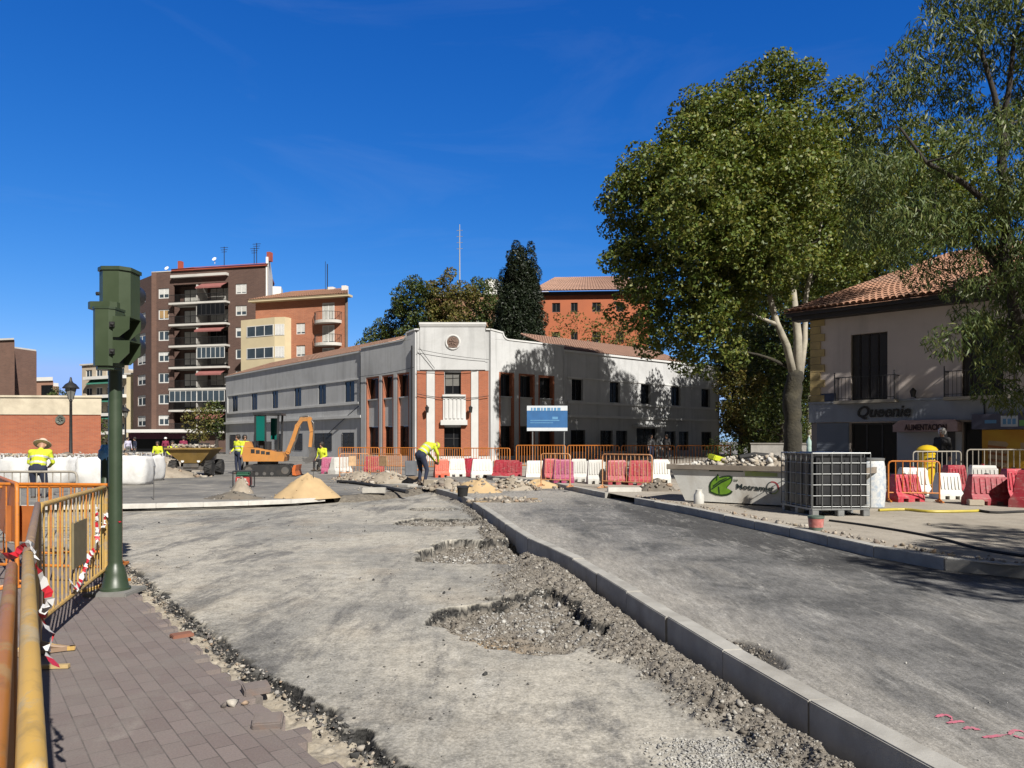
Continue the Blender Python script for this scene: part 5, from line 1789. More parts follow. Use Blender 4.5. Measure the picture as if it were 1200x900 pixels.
# ---- a street tree just outside the frame on the right, whose shade falls on the pavement
tree('locust_tree', 'street tree beside the right pavement whose shade falls across the kerb', (11.6, .4, .16), [(11.6, .4, .16), (11.5, .5, 2.5), (11.1, .7, 4.5)],
     [((9.6, 1.6, 6.2), (1.8, 1.2, .9)), ((11.0, .8, 6.6), (2.4, 1.5, 1.2)), ((13.4, 2.2, 6.4), (2.4, 1.9, 1.2)), ((11.4, 3.4, 6.6), (1.5, .8, .7))], LOCUST_L, BARK_D, seed=12, spacing=.7, rmin=.4, rmax=.7, n_per=420, size=.17, branches=26, trunk_r=(.22, .14), aspect=.4, elong=1.6, droop=.4)
tree('plane_tree', 'street tree further along the right pavement shading the shop house', (21.6, 17.5, .28), [(21.6, 17.5, .28), (21.5, 17.6, 4), (21, 18, 8)],
     [((20.6, 18.5, 11.2), (3.4, 3.4, 3.2)), ((23, 16.5, 11), (3.6, 3.6, 3.6)), ((19.4, 19.8, 8.6), (2.0, 2.4, 2.2)), ((22.6, 20.5, 8.5), (2.6, 2.6, 2.5)), ((18.6, 18.2, 13), (2.2, 2.4, 2.2))], PLANE_L, BARK_W, seed=14, spacing=1.3, rmin=.8, rmax=1.2, n_per=85, size=.28, branches=26, trunk_r=(.35, .2))

tree('locust_tree', 'unseen tree added on the right pavement to shade the leaning locust', (18.5, 11.5, .28), [(18.5, 11.5, .28), (18.3, 11.8, 4), (17.6, 12.6, 8)],  # added out of view, crown placed to darken the lower locust foliage
     [((15.9, 14.6, 8.4), (1.5, 1.6, 1.2)), ((18.0, 12.6, 8.8), (2.2, 2.2, 1.6))], LOCUST_L, BARK_D, seed=16, spacing=.9, rmin=.5, rmax=.9, n_per=300, size=.16, branches=20, trunk_r=(.28, .14), aspect=.36, elong=1.7)

# ---- trees behind
def bush_tree(name, label, px, py_top, lobes, Y, leaf, seed, group=None, size=.3, n_per=110, spacing=1.2, rr=(.7, 1.2), bark=None, tr=(.25, .1), zb=.15, **kw):
    b = (P(px, 517, Y)[0], Y, zb)
    L_ = [lob(a, b_, c, Y, d) for a, b_, c, d in lobes]
    top = P(px, py_top, Y)
    return tree(name, label, b, [b, (b[0], Y, (b[2] + top[2]) * .35), (b[0] + .2, Y + .1, (b[2] + top[2]) * .7)], L_, leaf, bark or BARK_D, group, seed, spacing, rr[0], rr[1], n_per, size, 16, trunk_r=tr, **kw)


GB_ = 'trees behind the white corner building'
bush_tree('leafy_tree', 'leafy green tree behind the parapet, left of the tall ones', 452, 380, [(452, 392, 16, 0), (470, 375, 18, 0), (440, 400, 12, 0), (462, 400, 20, 1), (428, 405, 8, 0)], 92, DARK_L, 21, GB_, n_per=230, size=.27)
bush_tree('leafy_tree', 'tall olive tree showing above the left end of the raised parapet', 495, 340, [(492, 346, 19, 0), (476, 358, 17, 1), (500, 372, 22, 0), (488, 392, 22, 0), (512, 395, 18, 1)], 88, DARK_L, 22, GB_, n_per=230, size=.27)
bush_tree('leafy_tree', 'tallest olive tree directly behind the raised parapet and emblem', 527, 335, [(524, 338, 19, 0), (545, 345, 14, 0), (534, 356, 18, 0), (520, 366, 18, 1), (530, 384, 20, 0)], 86, YELL_L, 23, GB_, n_per=230, size=.27)
bush_tree('leafy_tree', 'browning olive tree between the emblem and the dark cypress', 566, 340, [(565, 342, 17, 0), (582, 350, 12, 0), (572, 358, 16, 0), (556, 372, 18, 1), (570, 384, 16, 0)], 88, DARK_L, 24, GB_, n_per=230, size=.27)
# cypress: several pointed spires
Yc = 78.0
L = []
for k in range(15):
    f = k / 14
    L.append(lob(607 + 2.5 * math.sin(k * 1.7), 290 + 120 * f, 3.5 + 25 * f ** .75, Yc, .4 * math.cos(k)))
for px, pt, wpx in ((621, 286, 9), (597, 296, 9), (590, 322, 9), (628, 318, 8)):
    for k in range(7): L.append(lob(px, pt + 4 + k * 11, 2.0 + wpx * (k / 6) ** .6, Yc, .3))
base = (P(607, 517, Yc)[0], Yc, .15)
tree('cypress_tree', 'dark many spired cypress standing behind the white corner building', base, [base, (base[0], Yc, 8), (base[0], Yc, 17)], L, CYP_L, BARK_D, seed=31, spacing=.75, rmin=.45, rmax=.7, n_per=900, size=.24, branches=12,
     trunk_r=(.3, .1), flat=1.5, droop=-.6, aspect=.35, elong=1.3, up=.5)
bush_tree('young_tree', 'sparse yellow green tree before the orange rendered facade', 672, 352, [(655, 372, 8, 0), (677, 370, 9, 0), (668, 385, 10, 1), (652, 392, 8, 0), (690, 384, 9, 0), (700, 360, 4, 0)], 84, YELL_L, 41, GB_, n_per=70, size=.26, spacing=.9, rr=(.45, .8), tr=(.12, .05))
bush_tree('leafy_tree', 'bushy olive tree between the orange facade and the big plane tree', 715, 370, [(706, 385, 14, 0), (722, 392, 16, 0), (735, 402, 18, 1), (695, 398, 12, 0), (750, 408, 18, 0)], 82, YELL_L, 42, GB_, n_per=90, size=.27, spacing=1.0, rr=(.5, .9))

GR_ = 'trees right of the white corner building'
bush_tree('leafy_tree', 'yellowing bushy tree against the right end of the white building', 868, 440, [(862, 452, 20, 0), (880, 462, 22, 0), (870, 482, 24, 0), (858, 500, 16, 0), (886, 500, 20, 1), (850, 470, 8, 0)], 60, YELL_L, 43, GR_, n_per=280, size=.22, spacing=.9, rr=(.5, .85))
bush_tree('leafy_tree', 'dark dense tree behind the dark plane trunk', 905, 400, [(895, 420, 34, 0), (915, 450, 30, 0), (900, 480, 30, 1), (925, 500, 24, 0), (885, 440, 26, 2), (930, 415, 26, 2)], 66, DARK_L, 44, GR_, n_per=110, size=.26)
bush_tree('leafy_tree', 'dark broad tree filling the gap left of the plane trunk', 880, 400, [(868, 415, 26, 0), (890, 405, 26, 1), (850, 430, 16, 0), (905, 440, 28, 0), (870, 445, 26, 2), (900, 480, 30, 0), (875, 490, 26, 0), (925, 470, 26, 1), (930, 505, 22, 0), (895, 510, 22, 0)], 74, DARK_L, 45, GR_, n_per=190, size=.3, spacing=1.1, rr=(.8, 1.3))
bush_tree('leafy_tree', 'shaded tree low behind the garden wall under the plane tree', 915, 470, [(890, 490, 20, 0), (915, 480, 24, 0), (938, 490, 20, 0), (905, 505, 20, 1), (935, 450, 20, 0)], 57, DARK_L, 46, GR_, n_per=150, size=.22, spacing=.9, rr=(.6, .9))
Yt = 54.0; b_ = (29.5, Yt, .2)
tree('plane_tree', 'tall plane tree rising behind the tiled roof beside the locust', b_, [b_, (29.3, Yt, 7), (29, Yt, 13)], [lob(1060, 250, 60, Yt, 0), lob(1010, 285, 40, Yt, 1), lob(1110, 230, 60, Yt, 2), lob(1080, 190, 44, Yt, 0), lob(1030, 225, 40, Yt, -1), lob(1040, 320, 40, Yt, 0)], PLANE_L, BARK_W, None, 58, 1.3, .8, 1.2, 110, .3, 26, trunk_r=(.45, .25))
Yt = 58.5; b_ = (24.3, Yt, .2)
tree('plane_tree', 'full plane tree right behind the dark plane trunk, above the tiled eave corner', b_, [b_, (24.3, Yt, 6), (24, Yt, 11)], [((24, Yt, 13.5), (4.2, 4.2, 4.2)), ((21, 60, 10.5), (3.2, 3.2, 3.2)), ((27, 58, 12), (3.4, 3.4, 3.6)), ((19, 56.5, 13.5), (2.8, 2.8, 2.8)), ((23, 58, 8), (3.6, 3.2, 2.2))], DARK_L, BARK_W, None, 59, 1.3, .8, 1.3, 110, .28, 26, trunk_r=(.45, .25))
GQ_ = 'tall pale trunked trees behind the shop house'
for i, (px, dpx, Yt, lb) in enumerate([(950, 6, 58, 'pale slim trunked tree rising at the left end of the tiled eave'), (968, 3, 62, 'pale slim trunked tree, second along the tiled eave, white trunk brightly lit'), (1003, -2, 60, 'pale slim trunked tree, third along the tiled eave towards the locust')]):
    b = (P(px, 517, Yt)[0], Yt, .2)
    lobes = [lob(px + dpx + a, q, r, Yt, d) for a, q, r, d in ((-6, 300, 22, 0), (14, 275, 26, 1), (-12, 262, 26, 2), (8, 322, 17, 0), (22, 310, 16, 0), (0, 240, 28, 2))]
    tree('plane_tree', lb, b, [b, P(px, 420, Yt), P(px + dpx, 350, Yt), P(px + dpx * 2, 270, Yt)], lobes, DARK_L, BARK_W, GQ_, 50 + i, 1.3, .6, 1.0, 85, .28, 18, trunk_r=(.32, .16))
bush_tree('leafy_tree', 'dark tree filling the gap above the tiled roof ridge', 1050, 300, [(1050, 320, 26, 0), (1075, 305, 26, 1), (1035, 300, 22, 0), (1095, 290, 24, 0), (1060, 285, 22, 1), (1030, 335, 18, 0)], 48, DARK_L, 57, GQ_, n_per=110, size=.24, spacing=1.1)

GL_ = 'bushy trees by the brown apartment block'
bush_tree('leafy_tree', 'small bushy tree before the shop canopy of the brown block', 232, 485, [(228, 492, 12, 0), (240, 487, 12, 0), (234, 505, 14, 0), (220, 505, 8, 0)], 84, YELL_L, 61, GL_, n_per=120, size=.24, spacing=.9, rr=(.5, .8))
bush_tree('leafy_tree', 'dark bushy tree against the left end of the white building', 254, 470, [(254, 480, 12, 0), (258, 498, 14, 0), (248, 500, 12, 0), (262, 478, 6, 0)], 86, DARK_L, 62, GL_, n_per=130, size=.24, spacing=.9, rr=(.5, .8))
bush_tree('leafy_tree', 'dark tree behind the low red brick building', 126, 490, [(122, 500, 10, 0), (128, 512, 9, 0), (120, 515, 8, 0)], 60, DARK_L, 63, n_per=130, size=.2, spacing=.8, rr=(.4, .7))
bush_tree('leafy_tree', 'distant tree top in the gap beside the street lamp', 72, 455, [(66, 462, 7, 0), (75, 464, 7, 0)], 130, DARK_L, 64, n_per=80, size=.3, spacing=.9, rr=(.6, 1.0))
# ================================================================== site objects: materials
ORANGE = worn_paint('orange_fence_paint', (.62, .20, .025), (.42, .28, .14), .34, .5, 9)
ORANGE_S = plain('orange_sheet_plastic', (.72, .19, .012), .45, .12, 4, .05, dirt=(.4, .14, .03), dirt_amt=.5)
YELLOW = worn_paint('worn_yellow_paint', (.58, .36, .085), (.44, .34, .20), .40, .5, 5, (.2, .15, .07))
YELLOW2 = worn_paint('worn_pale_yellow_paint', (.58, .37, .11), (.40, .30, .19), .42, .55, 7, (.18, .13, .08))
BROWNP = worn_paint('rubbed_brown_paint', (.30, .20, .13), (.44, .30, .16), .38, .6, 6, (.12, .09, .07))
ORPIPE = worn_paint('dull_orange_paint', (.42, .17, .04), (.36, .21, .09), .4, .5, 5, (.2, .11, .05))
GALV = plain('galvanised_steel', (.30, .31, .31), .45, .12, 6, .08, metal=.55)
GREYF = worn_paint('grey_fence_paint', (.36, .33, .28), (.42, .27, .15), .3, .6, 7)
GREENP = plain('dark_green_paint', (.035, .056, .030), .42, .12, 2.5, .05, dirt=(.085, .11, .07), dirt_amt=.4)
GREENL = plain('green_housing', (.046, .068, .034), .42, .10, 2.5, .05, dirt=(.09, .12, .07), dirt_amt=.35)
BLACKR = plain('black_rubber', (.016, .016, .017), .8, .25, 5, .2, dirt=(.07, .06, .05), dirt_amt=.5)
BLACKP = plain('black_plastic', (.022, .023, .026), .4, .2, 4, .06, dirt=(.06, .058, .055), dirt_amt=.5)
REDP = plain('red_barrier_plastic', (.46, .026, .05), .5, .18, 3, .08, dirt=(.36, .17, .15), dirt_amt=.75, ov=.28)
MAGP = plain('magenta_barrier_plastic', (.42, .03, .14), .5, .18, 3, .08, dirt=(.4, .18, .22), dirt_amt=.5, ov=.28)
ORRP = plain('orange_red_barrier_plastic', (.60, .085, .03), .5, .18, 3, .08, dirt=(.4, .15, .1), dirt_amt=.4, ov=.28)
WHITEP = plain('white_barrier_plastic', (.70, .69, .65), .5, .08, 3, .08, dirt=(.42, .38, .31), dirt_amt=.55, ov=.28)
RED_T = plain('red_tape', (.55, .025, .04), .4, .1, 8, 0)
WHITE_T = plain('white_tape', (.72, .72, .72), .4, .06, 8, 0)
HIVIS = plain('hi_vis_yellow', (.60, .68, .03), .8, .12, 6, .2)
NAVY = plain('navy_cloth', (.018, .025, .055), .9, .25, 6, .3)
DARKC = plain('dark_cloth', (.025, .024, .026), .9, .3, 6, .3)
GREYC = plain('grey_cloth', (.12, .12, .125), .9, .25, 6, .3)
SKIN = plain('skin', (.42, .23, .15), .55, .12, 9, .05)
SKIN_E = plain('eye', (.02, .015, .012), .3, .1, 9, 0)
BOOT = plain('boot_leather', (.05, .035, .025), .7, .3, 9, .2, dirt=(.25, .2, .15), dirt_amt=.6)
BANDR = plain('reflective_band', (.55, .56, .55), .4, .08, 9, 0)
STRAW = plain('straw_hat', (.62, .50, .40), .9, .15, 14, .4, dirt=(.4, .3, .22), dirt_amt=.4)
HAIRM = plain('dark_hair', (.02, .014, .01), .7, .3, 20, .4)
WHITEH = plain('white_helmet', (.74, .74, .72), .35, .05, 5, 0)
PINKC = plain('pink_cloth', (.50, .22, .32), .9, .2, 6, .2)
PURPC = plain('maroon_cloth', (.22, .02, .06), .9, .2, 6, .2)
MACH_O = plain('machine_orange', (.52, .225, .055), .45, .12, 2, .05, dirt=(.26, .17, .09), dirt_amt=.75)
MACH_Y = plain('machine_ochre', (.30, .19, .05), .6, .25, 2, .2, dirt=(.22, .16, .09), dirt_amt=.7)
TEAL = plain('teal_glass', (.005, .12, .10), .12, .1, 1, 0)
STEEL = plain('worn_steel', (.16, .155, .15), .5, .25, 4, .2, metal=.5, dirt=(.2, .15, .11), dirt_amt=.5)
BAGW = plain('white_woven_bag', (.72, .72, .71), .85, .08, 4, .3, .01, dirt=(.45, .42, .38), dirt_amt=.45)
SANDM = plain('yellow_sand', (.52, .37, .20), .95, .15, 3, .5, .01, fine=60, dirt=(.42, .31, .18), dirt_amt=.4)
DIRTM = plain('dark_soil', (.16, .14, .115), .95, .3, 3, .7, .015, fine=40, dirt=(.25, .2, .15), dirt_amt=.5)
RUBM = plain('rubble_soil', (.33, .28, .22), .95, .3, 3, .8, .02, fine=30, dirt=(.45, .40, .33), dirt_amt=.6)
CONC = plain('site_concrete', (.46, .44, .40), .9, .18, 4, .4, .006, dirt=(.3, .28, .24), dirt_amt=.5)
SKIPM = plain('skip_grey_paint', (.80, .79, .74), .65, .10, 2.5, .25, .005, dirt=(.42, .36, .28), dirt_amt=.6)


# ================================================================== fences
def fence(name, label, p0, p1, z, frame_m, bar_m=None, H=1.05, zb=.2, group=None, r=.02, nbars=None, plate=None, plate_rng=(0, 1), plate_m=None, foot=True, rounded=True, bar_r=.008, ring=True):
    p0 = Vector(p0[:2]); p1 = Vector(p1[:2]); d = p1 - p0; Ln = d.length
    t = thing(name, label, 'barrier', (p0.x, p0.y, z), math.atan2(d.y, d.x), group)
    mb = MB(); q = .07 if rounded else .001
    path = [(0, 0, .04), (0, 0, H - q), (q * .3, 0, H - q * .3), (q, 0, H), (Ln - q, 0, H), (Ln - q * .3, 0, H - q * .3), (Ln, 0, H - q), (Ln, 0, .04)]
    mb.tube(path, r, 10)
    mb.tube([(0, 0, zb), (Ln, 0, zb)], r * .85, 8)
    mb.build('frame', frame_m, t, smooth=True)
    n = nbars or int(Ln / .13)
    mb = MB()
    for i in range(1, n):
        x = Ln * i / n
        if plate and plate_rng[0] * Ln < x < plate_rng[1] * Ln and plate == 'full': continue
        mb.tube([(x, 0, zb), (x, 0, H)], bar_r, 6)
    mb.build('bars', bar_m or frame_m, t, smooth=True)
    if plate:
        a, b = plate_rng; z0, z1 = (.46, .86) if plate != 'full' else (.48, H - .02)
        mb = MB(); mb.bx(a * Ln, b * Ln, -.012, .012, z0, z1); mb.build('sign_plate', plate_m or ORANGE_S, t)
    if foot:
        for x in (.0, Ln):
            mb = MB(); mb.beam((x, -.24, .025), (x, .24, .025), .035, .03); mb.tube([(x, -.24, .02), (x, -.1, .05), (x, 0, .09)], .014, 6); mb.tube([(x, .24, .02), (x, .1, .05), (x, 0, .09)], .014, 6)
            mb.build('foot', frame_m, t, smooth=True)
    return t


def tape(name, label, pts, w=.05, seg=.06, group=None, cat='barrier tape', seed=1, crumple=.02):
    """red and white ribbon hung along a path, twisting"""
    rs = random.Random(seed)
    pts = [Vector(p) for p in pts]
    fine = []
    for a, b in zip(pts, pts[1:]):
        k = max(2, int((b - a).length / .016))
        for i in range(k): fine.append(a.lerp(b, i / k) + Vector((rs.gauss(0, crumple * .3), rs.gauss(0, crumple * .3), rs.gauss(0, crumple * .3))))
    fine.append(pts[-1])
    org = Vector(fine[0])
    mb = MB(); dist = 0; ang = rs.uniform(0, 3)
    prev = None
    for i, p in enumerate(fine):
        t = (fine[min(i + 1, len(fine) - 1)] - fine[max(i - 1, 0)]).normalized()
        ang += rs.gauss(0, .16)
        u = t.orthogonal().normalized(); v = t.cross(u)
        n = u * math.cos(ang) + v * math.sin(ang)
        cur = (p - n * w / 2 - org, p + n * w / 2 - org)
        if prev:
            mb.mat(1 if int(dist / seg) % 5 in (1, 3) else 0)
            mb.add([prev[0], prev[1], cur[1], cur[0]], [(0, 1, 2, 3)])
            dist += (fine[i] - fine[i - 1]).length
        prev = cur
    o = mb.build(name, [WHITE_T, RED_T], fixn=False)
    o.location = org
    return tag(o, label, cat, group)


# --- left corner: chain of pedestrian barriers round the pavement
N0, N1 = (-.66, 1.02), (-1.93, 2.96)
fence('pedestrian_barrier', 'worn yellow metal barrier nearest the camera, thick rail running away', N0, N1, .02, YELLOW, H=1.125, r=.0195, rounded=False)
nd = (Vector(N1) - Vector(N0)).normalized(); nn = Vector((-nd.y, nd.x))
fence('pedestrian_barrier', 'dull orange metal barrier nested against the nearest yellow one', Vector(N0) + nn * .048 - nd * .25, Vector(N1) + nn * .052 - nd * .1, .02, ORPIPE, H=1.10, r=.019, rounded=False)
fence('pedestrian_barrier', 'barrier with rubbed brown top rail between near yellow rail and the pole panel', (-1.97, 3.02), (-3.50, 5.48), .02, BROWNP, bar_m=YELLOW2, H=1.12, r=.02)
fence('pedestrian_barrier', 'rusty cream and orange barrier ending against the green traffic light pole', (-3.52, 5.52), (-4.27, 7.80), .02, YELLOW2, bar_m=YELLOW2, H=1.1, zb=.24, r=.021, plate='mid', plate_rng=(.42, .62), plate_m=plain('dull_olive_plate', (.20, .165, .09), .7, .2, 5, .1))
fence('pedestrian_barrier', 'rust orange barrier standing crosswise behind the traffic light panel', (-4.34, 8.12), (-6.45, 8.42), .02, ORANGE, H=1.1, r=.02, plate='mid', plate_rng=(.44, .62), plate_m=plain('rust_plate', (.42, .13, .03), .7, .2, 5, .1))
fence('pedestrian_barrier', 'barrier with bright orange solid sheet at the left frame edge', (-5.30, 7.95), (-6.85, 9.85), .02, ORANGE, H=1.12, r=.022, plate='full', plate_rng=(.0, 1.0), plate_m=ORANGE_S)
fence('pedestrian_barrier', 'plain grey rounded barrier in front of the white sacks', (-9.6, 12.1), (-7.12, 12.15), .0, GREYF, H=1.1, r=.02, rounded=True)
fence('pedestrian_barrier', 'second rust orange barrier tucked behind the crosswise one', (-4.9, 9.3), (-6.9, 9.0), .02, ORANGE, H=1.02, r=.02)
tape('barrier_tape', 'tangled red and white tape hanging at the joint of the near barriers', [(-1.93, 2.98, 1.17), (-1.86, 2.93, 1.08), (-1.80, 2.90, .98), (-1.88, 2.96, .90), (-1.80, 2.92, .84), (-1.86, 2.95, .76), (-1.78, 2.9, .72)], .036, seed=2, crumple=.012)
tape('barrier_tape', 'white tape knotted round the near rail end and trailing left', [(-1.90, 2.97, 1.13), (-1.96, 3.02, 1.19), (-2.02, 3.0, 1.14), (-2.10, 3.03, 1.13), (-2.28, 3.1, 1.2), (-2.36, 3.12, 1.26)], .04, seg=.12, seed=5, crumple=.012)
tape('barrier_tape', 'red and white tape wound on the bars beside the green pole', [(-4.1, 7.3, .95), (-4.12, 7.36, .75), (-4.05, 7.25, .62), (-4.18, 7.5, .7), (-4.22, 7.68, .72), (-4.27, 7.78, .84), (-4.18, 7.75, .80), (-4.06, 7.7, .76)], .04, seed=8, crumple=.014)
tape('barrier_tape', 'strip of tape drooping low between the pole panel bars', [(-3.75, 6.3, .42), (-3.82, 6.5, .30), (-3.9, 6.7, .33), (-3.98, 6.95, .5), (-4.05, 7.2, .55)], .045, seed=11, crumple=.012)

# --- loose things on the pavement
PAVR = plain('loose_paver', (.19, .16, .15), .9, .2, 6, .4, dirt=(.4, .2, .1), dirt_amt=.35)
for (px, py, rz, tx, lb) in ((300, 812, .55, .10, 'loose grey paver lifted at the ragged pavement edge'), (314, 851, .2, .16, 'tilted paver with orange underside near the pavement edge')):
    g = G(px, py, .02)
    t = MB(); t.box((0, 0, .045), (.16, .11, .05), M=Matrix.Translation((0, 0, .028)) @ Matrix.Rotation(tx * 1.6, 4, 'X'), ch=.008)
    o = t.build('paver', PAVR); o.location = g; o.rotation_euler = (0, 0, rz); tag(o, lb, 'paver')
g = G(274, 828, .02); o = rocks_mesh('mortar_lump', [(0, 0, .02), (.06, .02, .015), (-.05, -.02, .015)], [.06, .035, .04], RUBBLE, 4, kind=None, label='pale lump of mortar lying on the grey pavers', cat='mortar lump'); o.location = g
g = G(213, 746, .02); mb = MB(); mb.box((0, 0, .012), (.16, .11, .03), ch=.005); o = mb.build('paver', plain('reddish_paver', (.26, .11, .07), .9, .2, 6, .3)); o.location = g; o.rotation_euler = (0, 0, .7); tag(o, 'reddish paver lying by the mortar strip near the traffic pole', 'paver')
a, b = G(48, 783, .03), G(81, 782, .03); mb = MB(); mb.beam((0, 0, .02), (b[0] - a[0], b[1] - a[1], .02), .035, .025); o = mb.build('wooden_batten', plain('raw_timber', (.50, .36, .17), .8, .2, 5, .3)); o.location = (a[0], a[1], .02); tag(o, 'short pale wooden batten on the pavers by the barrier', 'wood')

# ================================================================== traffic light
tl = thing('traffic_light', 'dark green traffic light seen from behind with a pedestrian head below', 'traffic light', (-4.13, 7.73, .02))
s = 7.73 / F
mb = MB(); mb.lathe([(.150, .03), (.146, .06), (.128, .075), (.105, .20), (.088, .27), (.070, .30), (.066, .33), (.066, 2.72)], n=24)
mb.build('pole', GREENP, tl, smooth=True)
mb = MB(); mb.box((0, 0, .012), (.44, .44, .05), ch=.01); mb.build('base_plate', plain('concrete_base', (.22, .215, .20), .9, .2, 4, .3), tl)
hx0, hx1 = (117.5 - 135) * s, (154 - 135) * s
mb = MB()
def octo(x0, x1, y0, y1, c):
    return [(x0 + c, y0), (x1 - c, y0), (x1, y0 + c), (x1, y1 - c * .3), (x0, y1 - c * .3), (x0, y0 + c)]
mb.prism(octo(hx0, hx1, -.10, .20, .08), 2.52, 3.34); hd = mb.build('signal_head', GREENL, tl)
mb = MB(); mb.prism(octo(hx0 - .012, hx1 + .012, -.112, .215, .08), 3.342, 3.38); mb.build('lid', GREENP, hd)
for z in (2.60, 2.88, 3.16):
    mb = MB(); M = Matrix.Translation(((hx0 + hx1) / 2, .2, z)) @ Matrix.Rotation(-PI / 2, 4, 'X')
    mb.lathe([(.118, 0), (.118, .20)], M=M, n=20); mb.build('hood', BLACKP, hd, smooth=True)
    mb = MB(); mb.lathe([(.105, .0), (.08, .03), (.001, .04)], M=M, n=18); mb.build('lens', plain('dark_lens', (.06, .02, .02), .15, .2, 3, 0), hd, smooth=True)
for z in (2.72, 3.12):
    mb = MB(); mb.lathe([(.012, 0), (.02, .02), (.02, .05)], M=Matrix.Translation((hx0 - .002, .02, z)) @ Matrix.Rotation(-PI / 2, 4, 'Y'), n=10); mb.build('latch', BLACKP, hd)
mb = MB(); mb.prism(octo((112.5 - 135) * s, (146 - 135) * s, -.20, .12, .05), 2.93, 3.0); mb.build('bracket', GREENL, tl)
bx0, bx1 = (127 - 135) * s, (152 - 135) * s
mb = MB(); mb.prism(octo(bx0, bx1, -.33, -.09, .045), 2.335, 2.90); ph = mb.build('pedestrian_head', GREENL, tl)
mb = MB(); mb.prism(octo(bx0 - .006, bx1 + .006, -.336, -.084, .045), 2.902, 2.925); mb.build('lid', GREENP, ph)
mb = MB(); mb.prism(octo(bx0 + .02, bx1 - .02, -.31, -.11, .04), 2.30, 2.334); mb.build('lid', GREENP, ph)
for z0, z1 in ((2.62, 2.83), (2.36, 2.59)):
    mb = MB()      # square visor facing right: top, two cheeks cut back below
    x0, x1 = bx1 - .003, bx1 + .165
    mb.prism([(x0, z0), (x0, z1), (x1, z1 - .01), (x1 - .005, z1 - .13), (x0 + .06, z0)], -.325, -.317, 'y')
    mb.prism([(x0, z0), (x0, z1), (x1, z1 - .01), (x1 - .005, z1 - .13), (x0 + .06, z0)], -.103, -.095, 'y')
    mb.bx(x0, x1, -.317, -.103, z1 - .014, z1 - .003)
    mb.build('visor', GREENL, ph)
    mb = MB(); mb.bx(bx1 - .001, bx1 + .004, -.30, -.12, z0 + .01, z1 - .02); mb.build('lens', BLACKP, ph)
for z in (2.45, 2.72):
    mb = MB(); mb.bx(bx1 - .03, bx1 + .02, -.345, -.33, z, z + .05); mb.tube([(bx1 - .01, -.35, z + .03), (bx1 + .02, -.35, z + .02)], .012, 6); mb.build('latch', BLACKP, ph)
g = (P(123.5, 517, 8.7)[0], 8.7, .02)
sp = thing('push_button_post', 'short dark green post behind the traffic light, wrapped at the top', 'post', g)
mb = MB(); mb.lathe([(.09, 0), (.09, .03), (.052, .06), (.05, 1.42), (.03, 1.45)], n=18); mb.build('pole', GREENP, sp, smooth=True)
BLUEB = plain('blue_plastic_bag', (.10, .34, .70), .4, .2, 9, .5, .01)
rs = np.random.RandomState(4)
mb = MB(); n = 14; rings = []
for i in range(9):
    f = i / 8; rr_ = .03 + .045 * math.sin(PI * min(1, f * 1.08)) ** .7
    rings.append([((rr_ + rs.normal() * .010) * math.cos(2 * PI * k / n), (rr_ + rs.normal() * .010) * math.sin(2 * PI * k / n), 1.34 + .20 * f) for k in range(n)])
mb.loft(rings); o = mb.build('plastic_bag', BLUEB, smooth=True); o.location = g; tag(o, 'crumpled blue plastic bag tied over the short green post', 'bag')

# ================================================================== people
def capsule(mb, a, b, ra, rb, n=12):
    a = Vector(a); b = Vector(b); d = b - a; L = max(d.length, 1e-4)
    q = d.to_track_quat('Z', 'Y') if d.length > 1e-4 else Quaternion()
    M = Matrix.Translation(a) @ q.to_matrix().to_4x4()
    prof = [(max(ra * math.cos(t), 1e-5), ra * math.sin(t)) for t in (-PI / 2, -1.1, -.7, -.35)] + [(ra, 0), (ra * .5 + rb * .5, L / 2), (rb, L)] + [(max(rb * math.cos(t), 1e-5), L + rb * math.sin(t)) for t in (.35, .7, 1.1, PI / 2)]
    mb.lathe(prof, M=M, n=n)


BASEJ = dict(pelvis=(0, 0, .94), waist=(0, 0, 1.08), chest=(0, 0, 1.30), neck=(0, 0, 1.47), head=(0, -.015, 1.62),
             shl=(.18, 0, 1.41), ell=(.25, .02, 1.13), wrl=(.26, -.06, .88), shr=(-.18, 0, 1.41), elr=(-.25, .02, 1.13), wrr=(-.26, -.06, .88),
             hpl=(.095, 0, .90), knl=(.105, -.02, .49), anl=(.11, .02, .09), hpr=(-.095, 0, .90), knr=(-.105, -.02, .49), anr=(-.11, .02, .09), face=(0, -1, 0))


